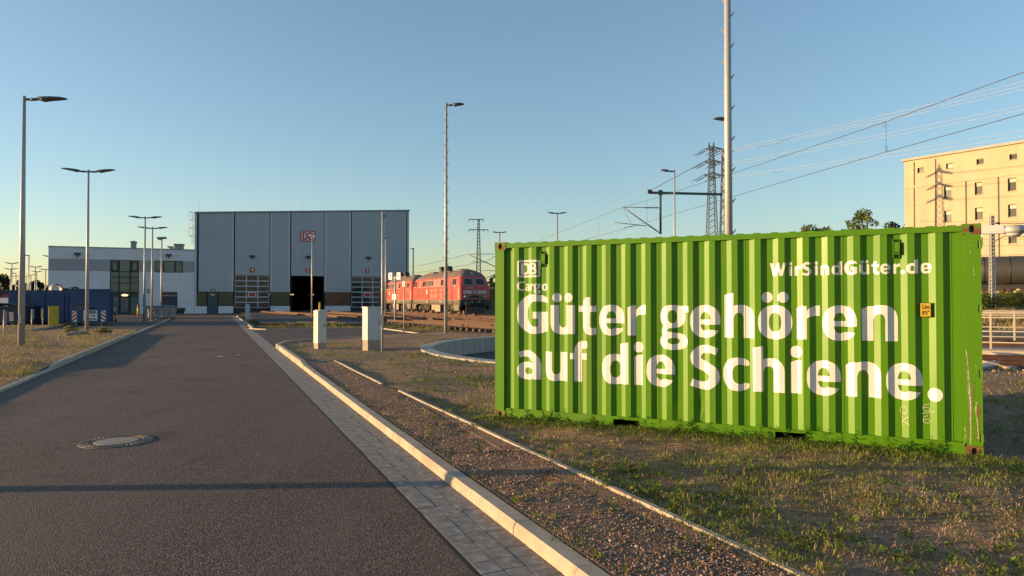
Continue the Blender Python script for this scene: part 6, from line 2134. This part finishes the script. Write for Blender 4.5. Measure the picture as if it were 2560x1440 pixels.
# ------------------------------------------------------------------ trees and shrubs
LEAF = tint_mat('leaves', [(0.0, (.05, .075, .018)), (.45, (.13, .17, .04)), (.8, (.20, .22, .055)), (1.0, (.28, .27, .08))], .6, trans=.5)
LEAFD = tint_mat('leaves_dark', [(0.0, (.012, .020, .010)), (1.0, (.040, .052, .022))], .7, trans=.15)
WEEDB = tint_mat('weed_bush', [(0.0, (.14, .15, .06)), (1.0, (.34, .31, .14))], .7, trans=.3)
BARK = mat('bark', (.10, .075, .055), (.16, .13, .11), .9, scale=5)
def leaves(clumps, per, size, rng):
    """leaf-sized quads spread through a list of clumps (x, y, z, r)"""
    c = np.array(clumps)
    w_ = c[:, 3] ** 2
    n = per
    idx = rng.choice(len(c), n, p=w_ / w_.sum())
    d = rng.normal(size=(n, 3)); d /= np.linalg.norm(d, axis=1)[:, None]
    rr = c[idx, 3] * rng.uniform(.25, 1, n) ** .5
    p = c[idx, :3] + d * rr[:, None] * np.array([1, 1, .8])
    a = rng.normal(size=(n, 3)); a /= np.linalg.norm(a, axis=1)[:, None]
    b = np.cross(a, rng.normal(size=(n, 3))); b /= np.linalg.norm(b, axis=1)[:, None]
    s = size * rng.uniform(.6, 1.3, n)[:, None]
    v = np.stack([p - a * s, p + b * s * .55, p + a * s, p - b * s * .55], 1).reshape(-1, 3)
    ct = rng.uniform(0, 1, len(c))[idx]
    t = np.repeat(np.clip(.5 * ct + .5 * rng.uniform(0, 1, n), 0, 1), 4)
    return v, t
def leaf_obj(name, v, t, m_, parent=None):
    n = len(v) // 4
    me = fast_mesh(name, v, np.arange(4 * n), np.arange(n) * 4, np.full(n, 4), m_, t)
    return link(name, me, parent)
def tree(label, x, y, z0, h, rad, n, size, m_=LEAF, group=None, seed=1, trunk=True, low=.25, name='tree', slim=1.0, cat='tree'):
    rng = np.random.default_rng(seed)
    t = thing(name, label, cat, (x, y, z0), 0, group)
    cl = []
    k = int(26 * slim)
    for i in range(k):
        f = (i + .5) / k
        zz = h * (low + (1 - low) * f)
        wz = rad * (math.sin(math.pi * min(1, .18 + .80 * f)) ** .8)
        a = rng.uniform(0, 2 * math.pi); q = wz * rng.uniform(.25, .95)
        cl.append((q * math.cos(a), q * math.sin(a), zz * .97, max(.12 * h * .6, rad * rng.uniform(.16, .36)) * (1.1 - .5 * f)))
    cl.append((0, 0, h * .93, rad * .16))
    if trunk:
        mb = MB()
        mb.path([(0, 0, -.2), (.02 * h, 0, h * .3), (-.01 * h, .01 * h, h * .6), (0, 0, h * .92)], [.028 * h, .022 * h, .013 * h, .004 * h], 8)
        for c in cl[4::3]:
            mb.path([(0, 0, c[2] * .62), (c[0] * .5, c[1] * .5, c[2] * .84), c[:3]], [.010 * h, .007 * h, .002 * h], 5)
        mb.build('trunk', BARK, t)
    v, tt = leaves(cl, n, size, rng)
    leaf_obj('crown', v, tt, m_, t)
    return t
g_ = 'trees behind the container'
for i, (px, top, Y, rad, lab) in enumerate(((2140 + 28, 524, 104, 2.6, 'tall birch-like tree top above the container roof, tallest of the group'), (2012, 562, 100, 2.3, 'low leafy tree top at the outer end of the group over the container roof'), (2062, 566, 104, 2.6, 'round tree top between the outer one and the gap'),
                                            (2105, 572, 98, 1.3, 'small sprig-like tree top just before the birch'), (2235, 553, 106, 3.0, 'dark tree top touching the corner of the beige building'))):
    b = P(px, top, Y)
    zb = float(Hh(b.x, Y))
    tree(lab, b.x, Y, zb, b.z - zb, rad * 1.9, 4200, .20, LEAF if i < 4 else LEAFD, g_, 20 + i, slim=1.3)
for i, (px, top, Y, rad, lab) in enumerate(((2, 690, 190, 6, 'dark dense tree at the picture edge beyond the yard'), (19.5, 697, 195, 3.6, 'dark tall tree second from the picture edge'), (88, 703, 210, 6, 'dark tree behind the distant yard lamps'), (99, 706, 205, 3.5, 'smaller dark tree near the office corner'))):
    b = P(px, top, Y)
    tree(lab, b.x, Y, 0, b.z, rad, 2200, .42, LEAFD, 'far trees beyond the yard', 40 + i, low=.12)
for i, (px, top, Y, rad, lab) in enumerate(((1229, 691, 118, 1.7, 'bushy young tree behind the front locomotive'), (1244, 684, 125, 2.2, 'bushy young tree half hidden by the container corner'), (1216, 702, 122, 1.5, 'low bush peeping out beside the cab of the front locomotive'))):
    b = P(px, top, Y)
    tree(lab, b.x, Y, 0, b.z, rad, 2200, .16, LEAF, 'bushes behind the locomotives', 60 + i, low=.05)
# bank with its top edge behind the locomotives
mb = MB()
a, b = P(1210, 745, 96), P(1330, 745, 84)
mb.add([(a.x, a.y, 0), (b.x, b.y, 0), (b.x + 1, b.y + 4, P(1240, 722, 92).z), (a.x, a.y + 4, P(1230, 722, 98).z), (b.x + 3, b.y + 14, 3.4), (a.x, a.y + 14, 3.4), (b.x + 3, b.y + 14, 0), (a.x, a.y + 14, 0)], [(0, 1, 2, 3), (3, 2, 4, 5), (5, 4, 6, 7), (0, 3, 5, 7), (1, 6, 4, 2)])
tag(mb.build('embankment', MEAD), kind='structure')
wp0, wp1 = P(1219, 716, 101), P(1300, 716, 97)
tag(MB().box(wp0.x, wp1.x, 100.2, 100.5, 2.6, P(1230, 717.5, 100).z).build('parapet_wall', CONC), 'low pale wall on the bank behind the front locomotive', 'wall')
for i in range(9):
    px = 2440 + i * 22
    Y = 60 + (i * 37 % 9)
    b = P(px, 740, Y)
    zb = float(Hh(b.x, Y))
    tree(['broad bush on the bank under the tank wagon, next to the container', 'rounded bush on the bank beside the lattice mast', 'low bush on the bank between the mast and the wagon wheels', 'dense bush on the bank under the second tank ring', 'bush on the bank below the middle of the tank',
          'bush on the bank nearest the picture edge', 'bush beyond the picture edge on the bank, first', 'bush beyond the picture edge on the bank, second', 'bush beyond the picture edge on the bank, third'][i], b.x, Y, zb - .1, max(.8, 1.75 - .10 * (i % 3) - zb * .15), 1.3, 1300, .085, LEAF, 'bushes on the railway bank', 80 + i, trunk=False, low=.0, name='bush', cat='bush') if i < 6 else None
for i, (px, py, h, lab) in enumerate(((175, 834, .42, 'grey-green bushy weed clump below the blue skip'), (256, 832, .30, 'smaller weed clump in the grass by the second lamp'))):
    x, y = G(px, py, .1)
    tree(lab, x, y, .08, h, .42, 1500, .035, WEEDB, None, 95 + i, trunk=False, low=.0, name='bush', cat='bush')
# far wood on the horizon
rng = np.random.default_rng(5)
cl = []
for x in np.arange(-420, 330, 6.0):
    for q in range(2):
        cl.append((x + rng.uniform(-3, 3), 330 + rng.uniform(-15, 25) - .1 * x, rng.uniform(.5, 4.2), rng.uniform(2.2, 4.5)))
v, t_ = leaves(cl, 20000, 1.0, rng)
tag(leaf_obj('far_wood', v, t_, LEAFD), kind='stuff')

# ------------------------------------------------------------------ grass, weeds, stones
GRASS = tint_mat('grass_blades', [(0.0, (.36, .225, .145)), (.30, (.44, .30, .18)), (.48, (.34, .27, .10)), (.62, (.22, .235, .05)), (.82, (.15, .21, .032)), (1.0, (.095, .165, .024))], .7, trans=.30)
def field(x, y):
    return (np.sin(x * .9 + 1.7 * np.sin(y * .55)) + np.sin(y * 1.25 + 1.2 * np.sin(x * .75 + 2)) + .8 * np.sin(x * 2.7 + y * 1.9) + .6 * np.sin(4.3 * y - 3.1 * x) + .5 * np.sin(x * 7.3 + 1) * np.sin(y * 6.1)) / 3.9
def blades(px, py, pz, h, wd, lean, tint, rng):
    n = len(px)
    az = rng.uniform(0, 2 * np.pi, n)
    fa = rng.uniform(0, 2 * np.pi, n)
    wx, wy = np.cos(fa) * wd / 2, np.sin(fa) * wd / 2
    lx, ly = np.cos(az) * np.sin(lean), np.sin(az) * np.sin(lean)
    up = np.cos(lean)
    V = np.empty((n, 5, 3))
    V[:, 0] = np.stack([px - wx, py - wy, pz - .012], 1)
    V[:, 1] = np.stack([px + wx, py + wy, pz - .012], 1)
    mx, my, mz = px + lx * h * .45, py + ly * h * .45, pz + up * h * .55
    V[:, 2] = np.stack([mx + wx * .8, my + wy * .8, mz], 1)
    V[:, 3] = np.stack([mx - wx * .8, my - wy * .8, mz], 1)
    V[:, 4] = np.stack([px + lx * h * 1.1, py + ly * h * 1.1, pz + up * h * .92], 1)
    return V.reshape(-1, 3), np.repeat(tint, 5)
def blade_obj(name, V, T, m_=None):
    n = len(V) // 5
    base = np.arange(n)[:, None] * 5
    loops = (base + np.array([0, 1, 2, 3, 3, 2, 4])[None]).ravel()
    st = (np.arange(n)[:, None] * 7 + np.array([0, 4])[None]).ravel()
    tt = np.tile([4, 3], n)
    me = fast_mesh(name, V, loops, st, tt, m_ or GRASS, T)
    return tag(link(name, me), kind='stuff')
def scatter(n, r0, r1, a0, a1, rng):
    a = rng.uniform(R(a0), R(a1), n)
    r = np.exp(rng.uniform(math.log(r0), math.log(r1), n))
    return r * np.sin(a), r * np.cos(a), r
ca_, sa_ = math.cos(CA), math.sin(CA)
def con_uv(x, y):
    dx, dy = x + .256, y - 10.33
    return dx * ca_ + dy * sa_, -dx * sa_ + dy * ca_
def free_right(x, y):
    ok = inside(rv_poly, x, y)
    u, v = con_uv(x, y)
    ok &= ~((u > -.02) & (u < CL + .02) & (v > .03) & (v < CW))
    return ok
rng = np.random.default_rng(3)
VS, TS = [], []
# dry thatch
x, y, r = scatter(150000, 2.6, 42, -48, 52, rng)
l, s = toLS(x, y)
ok = free_right(x, y) & ((s > 3.34) | (l > 20.4) | ((s > 2.3) & (rng.uniform(size=len(x)) < .38)))
f = field(x, y)
ok &= rng.uniform(size=len(x)) < np.clip(.6 - .9 * f, .06, 1)
x, y, r = x[ok], y[ok], r[ok]
n = len(x)
k = 1 + r / 14
V, T = blades(x, y, vz_right(x, y), rng.uniform(.010, .036, n) * np.minimum(k, 2.2), .0042 * k * rng.uniform(.6, 1.5, n), rng.uniform(.35, 1.45, n), np.clip(rng.normal(.2, .14, n) + .10 * np.clip(field(x, y), 0, 1), 0, 1), rng)
VS.append(V); TS.append(T)
# green tufts
def tufts(nt, per, r0, r1, a0, a1, hmin, hmax, okf, zf, green, spread=.045, gate=.0):
    x, y, r = scatter(nt, r0, r1, a0, a1, rng)
    f = field(x, y)
    ok = okf(x, y) & (rng.uniform(size=nt) < np.clip(.22 + 2.2 * (f - gate), .015, 1))
    x, y, r = x[ok], y[ok], r[ok]
    n = len(x)
    h0 = rng.uniform(hmin, hmax, n) ** 1.0
    g0 = np.clip(rng.normal(green, .16, n), 0, 1)
    k = 1 + r / 14
    X = np.repeat(x, per) + rng.normal(0, 1, n * per) * spread * np.repeat(np.minimum(k, 2), per)
    Y = np.repeat(y, per) + rng.normal(0, 1, n * per) * spread * np.repeat(np.minimum(k, 2), per)
    H = np.repeat(h0, per) * rng.uniform(.45, 1.1, n * per)
    K = np.repeat(k, per)
    V, T = blades(X, Y, zf(X, Y), H, .0042 * K * rng.uniform(.7, 1.5, n * per), rng.uniform(.05, .8, n * per), np.clip(np.repeat(g0, per) + rng.normal(0, .08, n * per), 0, 1), rng)
    VS.append(V); TS.append(T)
def right_grass(x, y):
    l, s = toLS(x, y)
    return free_right(x, y) & ((s > 3.3) | (l > 20.4) | (s < 2.42) | (rng.uniform(size=len(x)) < .10)) & (s > 2.26)
tufts(36000, 9, 2.8, 40, -48, 52, .018, .062, right_grass, vz_right, .74, .04, .08)
tufts(2600, 10, 3.0, 36, -48, 50, .05, .12, right_grass, vz_right, .62, .03, .1)
tufts(450, 7, 3.0, 30, -48, 50, .05, .12, right_grass, vz_right, .3, .03, -.2)
# lush fringe along the container
n = 1100
u = rng.uniform(-.2, CL + .5, n); v = -np.abs(rng.normal(0, .26, n)) - .01
x, y = -.256 + u * ca_ - v * sa_, 10.33 + u * sa_ + v * ca_
per = 11
X = np.repeat(x, per) + rng.normal(0, .035, n * per); Y = np.repeat(y, per) + rng.normal(0, .035, n * per)
uu, vv_ = con_uv(X, Y)
sel_ = (vv_ < -.004) | (uu < 0) | (uu > CL)
X, Y = X[sel_], Y[sel_]
m = len(X)
V, T = blades(X, Y, vz_right(X, Y), rng.uniform(.02, .075, m), .0055 * rng.uniform(.7, 1.4, m), rng.uniform(.1, .9, m), np.clip(rng.normal(.78, .13, m), 0, 1), rng)
VS.append(V); TS.append(T)
blade_obj('grass', np.concatenate(VS), np.concatenate(TS))
# left verge and the strip before the tracks
VS, TS = [], []
left_ok = lambda x, y: inside(lv_poly, x, y) & (toLS(x, y)[1] < -4.08)
tufts(12000, 9, 9, 60, -58, -16, .03, .09, left_ok, vz_left, .60, .045, -.15)
tufts(4500, 11, 12, 60, -58, -16, .07, .2, left_ok, vz_left, .62, .05, -.1)
x, y, r = scatter(90000, 8, 60, -58, -16, rng)
ok = left_ok(x, y); x, y, r = x[ok], y[ok], r[ok]; n = len(x); k = 1 + r / 14
V, T = blades(x, y, vz_left(x, y), rng.uniform(.02, .06, n) * np.minimum(k, 2.0), .004 * k, rng.uniform(.25, 1.3, n), np.clip(rng.normal(.30, .17, n), 0, 1), rng)
VS.append(V); TS.append(T)
def strip_ok(x, y):
    return (y < yard(x) + 4.0) & (y > np.interp(x, [-16, -8.3, -4.7], [43.2, 45, 38])) & (x > -17) & (x < 9) & (toLS(x, y)[1] > 2.4) & ~inside(br, x, y)
tufts(9000, 9, 34, 56, -26, 12, .06, .22, strip_ok, lambda x, y: Hh(x, y) + .02, .55, .06)
# rough grass on the railway bank
bank_ok = lambda x, y: (x > 14) & ((x - MAIN[0]) * .8 + (y - MAIN[1]) * .6 < -1.5) & (y > 36)
tufts(9000, 8, 38, 90, 22, 42, .15, .5, bank_ok, lambda x, y: Hh(x, y), .45, .12)
blade_obj('grass', np.concatenate(VS), np.concatenate(TS))
# leafy weeds
WEED = tint_mat('weed_leaves', [(0.0, (.32, .25, .09)), (.35, (.22, .24, .05)), (.65, (.15, .22, .035)), (1.0, (.075, .15, .022))], .5, trans=.35)
VS, TS = [], []
def weed(x, y, z, h, nl, ls, tone):
    for i in range(nl):
        f = rng.uniform(.08, 1)
        a = rng.uniform(0, 2 * np.pi)
        d = np.array([math.cos(a), math.sin(a), rng.uniform(.1, .9)]); d /= np.linalg.norm(d)
        sd = np.cross(d, [0, 0, 1.0]); sd /= np.linalg.norm(sd)
        L_ = ls * rng.uniform(.6, 1.3) * (1.15 - .6 * f)
        p = np.array([x, y, z + h * f * .9])
        VS.append(np.array([p, p + d * L_ * .5 + sd * L_ * .17, p + d * L_ + np.array([0, 0, -.15 * L_]), p + d * L_ * .5 - sd * L_ * .17]))
        TS.append(np.full(4, np.clip(tone + rng.normal(0, .12), 0, 1)))
    a = rng.uniform(0, np.pi)
    q = .0025
    VS.append(np.array([[x - q, y, z - .01], [x + q, y, z - .01], [x + q * .5 + h * .05, y + h * .04, z + h], [x - q * .5 + h * .05, y + h * .04, z + h]])); TS.append(np.full(4, .25))
x, y, r = scatter(1500, 3.2, 16, -40, 48, rng)
ok = right_grass(x, y)
for a, b, zz in zip(x[ok], y[ok], vz_right(x, y)[ok]):
    weed(a, b, float(zz), rng.uniform(.05, .15), int(rng.integers(7, 18)), rng.uniform(.03, .06), rng.uniform(.2, .8))
for u in np.concatenate([rng.uniform(.1, 2.6, 26), rng.uniform(2.6, 5.7, 34)]):
    v = -rng.uniform(.02, .22)
    a, b = -.256 + u * ca_ - v * sa_, 10.33 + u * sa_ + v * ca_
    weed(a, b, float(vz_right(a, b)), rng.uniform(.08, .24), int(rng.integers(12, 26)), rng.uniform(.05, .09), rng.uniform(.6, 1))
for px, py, h in ((1580, 1200, .10), (1640, 1250, .12), (1100, 1148, .10), (1200, 1148, .12), (1510, 1240, .11), (1775, 1410, .07), (1130, 1150, .09), (1960, 1375, .14), (2190, 1305, .12), (1850, 1245, .14), (2030, 1260, .13), (1530, 1300, .12)):
    a, b = G(px, py, .03)
    weed(a, b, float(vz_right(a, b)), h, 22, .07, .7)
# low broad-leaved rosettes in patches
def rosettes(nt, okf, zf, r0, r1, a0, a1, gate, hmax, tone):
    x, y, r = scatter(nt, r0, r1, a0, a1, rng)
    ok = okf(x, y) & (rng.uniform(size=nt) < np.clip(.15 + 1.8 * (field(x * 1.15 + 3, y * 1.15) - gate), .03, 1))
    x, y, r = x[ok], y[ok], r[ok]
    m = 8
    n = len(x) * m
    X, Y = np.repeat(x, m), np.repeat(y, m)
    k = np.repeat(np.minimum(1 + r / 18, 2), m)
    h = np.repeat(rng.uniform(.006, hmax, len(x)), m) * rng.uniform(0, 1, n)
    a = rng.uniform(0, 2 * np.pi, n)
    el = rng.uniform(.05, 1.25, n)
    L_ = np.repeat(rng.uniform(.018, .042, len(x)), m) * rng.uniform(.6, 1.3, n) * k
    d = np.stack([np.cos(a) * np.cos(el), np.sin(a) * np.cos(el), np.sin(el)], 1)
    sd = np.stack([-np.sin(a), np.cos(a), np.zeros(n)], 1)
    p = np.stack([X + rng.normal(0, .012, n) * k, Y + rng.normal(0, .012, n) * k, zf(X, Y) + h], 1)
    W = (L_ * rng.uniform(.14, .30, n))[:, None]
    Ln = L_[:, None]
    V = np.stack([p, p + d * Ln * .55 + sd * W, p + d * Ln - np.array([0, 0, 1]) * Ln * .12, p + d * Ln * .55 - sd * W], 1).reshape(-1, 3)
    t0 = np.repeat(np.clip(rng.normal(tone, .2, len(x)), 0, 1), m)
    VS.append(V); TS.append(np.repeat(np.clip(t0 + rng.normal(0, .1, n), 0, 1), 4))
rosettes(16000, lambda x, y: right_grass(x, y) & (toLS(x, y)[1] > 3.3), vz_right, 3.0, 24, -42, 50, .0, .05, .6)
rosettes(5000, lambda x, y: free_right(x, y) & (toLS(x, y)[1] > 2.3) & (toLS(x, y)[1] < 3.3), vz_right, 3.0, 20, -42, 40, .25, .05, .35)
rosettes(3000, left_ok, vz_left, 9, 45, -58, -20, .1, .09, .35)
V = np.concatenate(VS); T = np.concatenate(TS); n = len(V) // 4
tag(link('weeds', fast_mesh('weeds', V, np.arange(4 * n), np.arange(n) * 4, np.full(n, 4), WEED, T)), kind='stuff')
# loose stones
STONE = tint_mat('stones', [(0.0, (.10, .060, .044)), (.4, (.225, .140, .102)), (.75, (.36, .245, .18)), (1.0, (.46, .37, .30))], .9)
bm = bmesh.new(); bmesh.ops.create_icosphere(bm, subdivisions=1, radius=1)
SV = np.array([v.co[:] for v in bm.verts]); SF = np.array([[v.index for v in f.verts] for f in bm.faces]); bm.free()
def stones(name, x, y, z, size):
    n = len(x)
    sc = size[:, None] * rng.uniform(.55, 1.25, (n, 3)) * np.array([1, 1, .7])
    jit = rng.uniform(.5, 1.3, (n, len(SV), 1))
    v = SV[None] * jit * sc[:, None, :]
    a = rng.uniform(0, 2 * np.pi, n); c, s = np.cos(a)[:, None], np.sin(a)[:, None]
    v = np.stack([v[:, :, 0] * c - v[:, :, 1] * s + x[:, None], v[:, :, 0] * s + v[:, :, 1] * c + y[:, None], v[:, :, 2] + z[:, None]], 2)
    loops = (SF[None] + (np.arange(n) * len(SV))[:, None, None]).ravel()
    m = n * len(SF)
    me = fast_mesh(name, v.reshape(-1, 3), loops, np.arange(m) * 3, np.full(m, 3), STONE, np.repeat(np.clip(rng.normal(.45, .25, n), 0, 1), len(SV)))
    return tag(link(name, me), kind='stuff')
x, y, r = scatter(150000, 3.2, 24, -40, 40, rng)
l, s = toLS(x, y)
ok = (s > 2.32) & (s < np.where(l < 13.2, 3.40 - .25 * (l + 3) / 16.15, 3.08)) & (l > -2) & (l < 19.4) & (rng.uniform(size=len(x)) < np.clip(.75 + .5 * field(x * 1.3, y * 1.3), .2, 1))
x, y, r = x[ok], y[ok], r[ok]
stones('gravel', x, y, vz_right(x, y) + .015, rng.uniform(.003, .0085, len(x)) * (1 + r / 16) + .006 * (rng.uniform(size=len(x)) < .12))
x, y, r = scatter(9000, 3.2, 14, -30, 48, rng)
ok = free_right(x, y) & (toLS(x, y)[1] > 3.4); x, y, r = x[ok], y[ok], r[ok]
stones('gravel', x, y, vz_right(x, y) + .002, rng.uniform(.004, .013, len(x)))
x, y, r = scatter(12000, 9, 22, -55, -28, rng)
ok = left_ok(x, y) & (toLS(x, y)[1] > -6.3); x, y, r = x[ok], y[ok], r[ok]
stones('gravel', x, y, vz_left(x, y) + .004, rng.uniform(.008, .022, len(x)))
q = rng.uniform(0, 1, 3600)
x = 12.5 + q * 10 + rng.normal(0, .8, 3600); y = 18.4 - q * 3.6 + rng.normal(0, .95, 3600)
ok = inside(rv_poly, x, y) & ((x - PIT[0]) ** 2 + (y - PIT[1]) ** 2 > (PITR + .55) ** 2)
x, y = x[ok], y[ok]
stones('gravel', x, y, vz_right(x, y) + .01, rng.uniform(.022, .05, len(x)))
# specks on the gutter and the road
x, y, r = scatter(500, 3.4, 14, -30, 12, rng)
l, s = toLS(x, y)
ok = (s > -2) & (s < 2.04) & ((s > 1.63) | (rng.uniform(size=len(x)) < .08)); x, y = x[ok], y[ok]
stones('gravel', x, y, np.full(len(x), .006), rng.uniform(.002, .005, len(x)))
n = 2600
l = rng.uniform(2, 26, n) ** 1.0; s = 2.135 - np.abs(rng.normal(0, .035, n))
x, y = DX * l + DY * s, DY * l - DX * s
stones('gravel', x, y, np.full(n, .006), rng.uniform(.0015, .005, n))
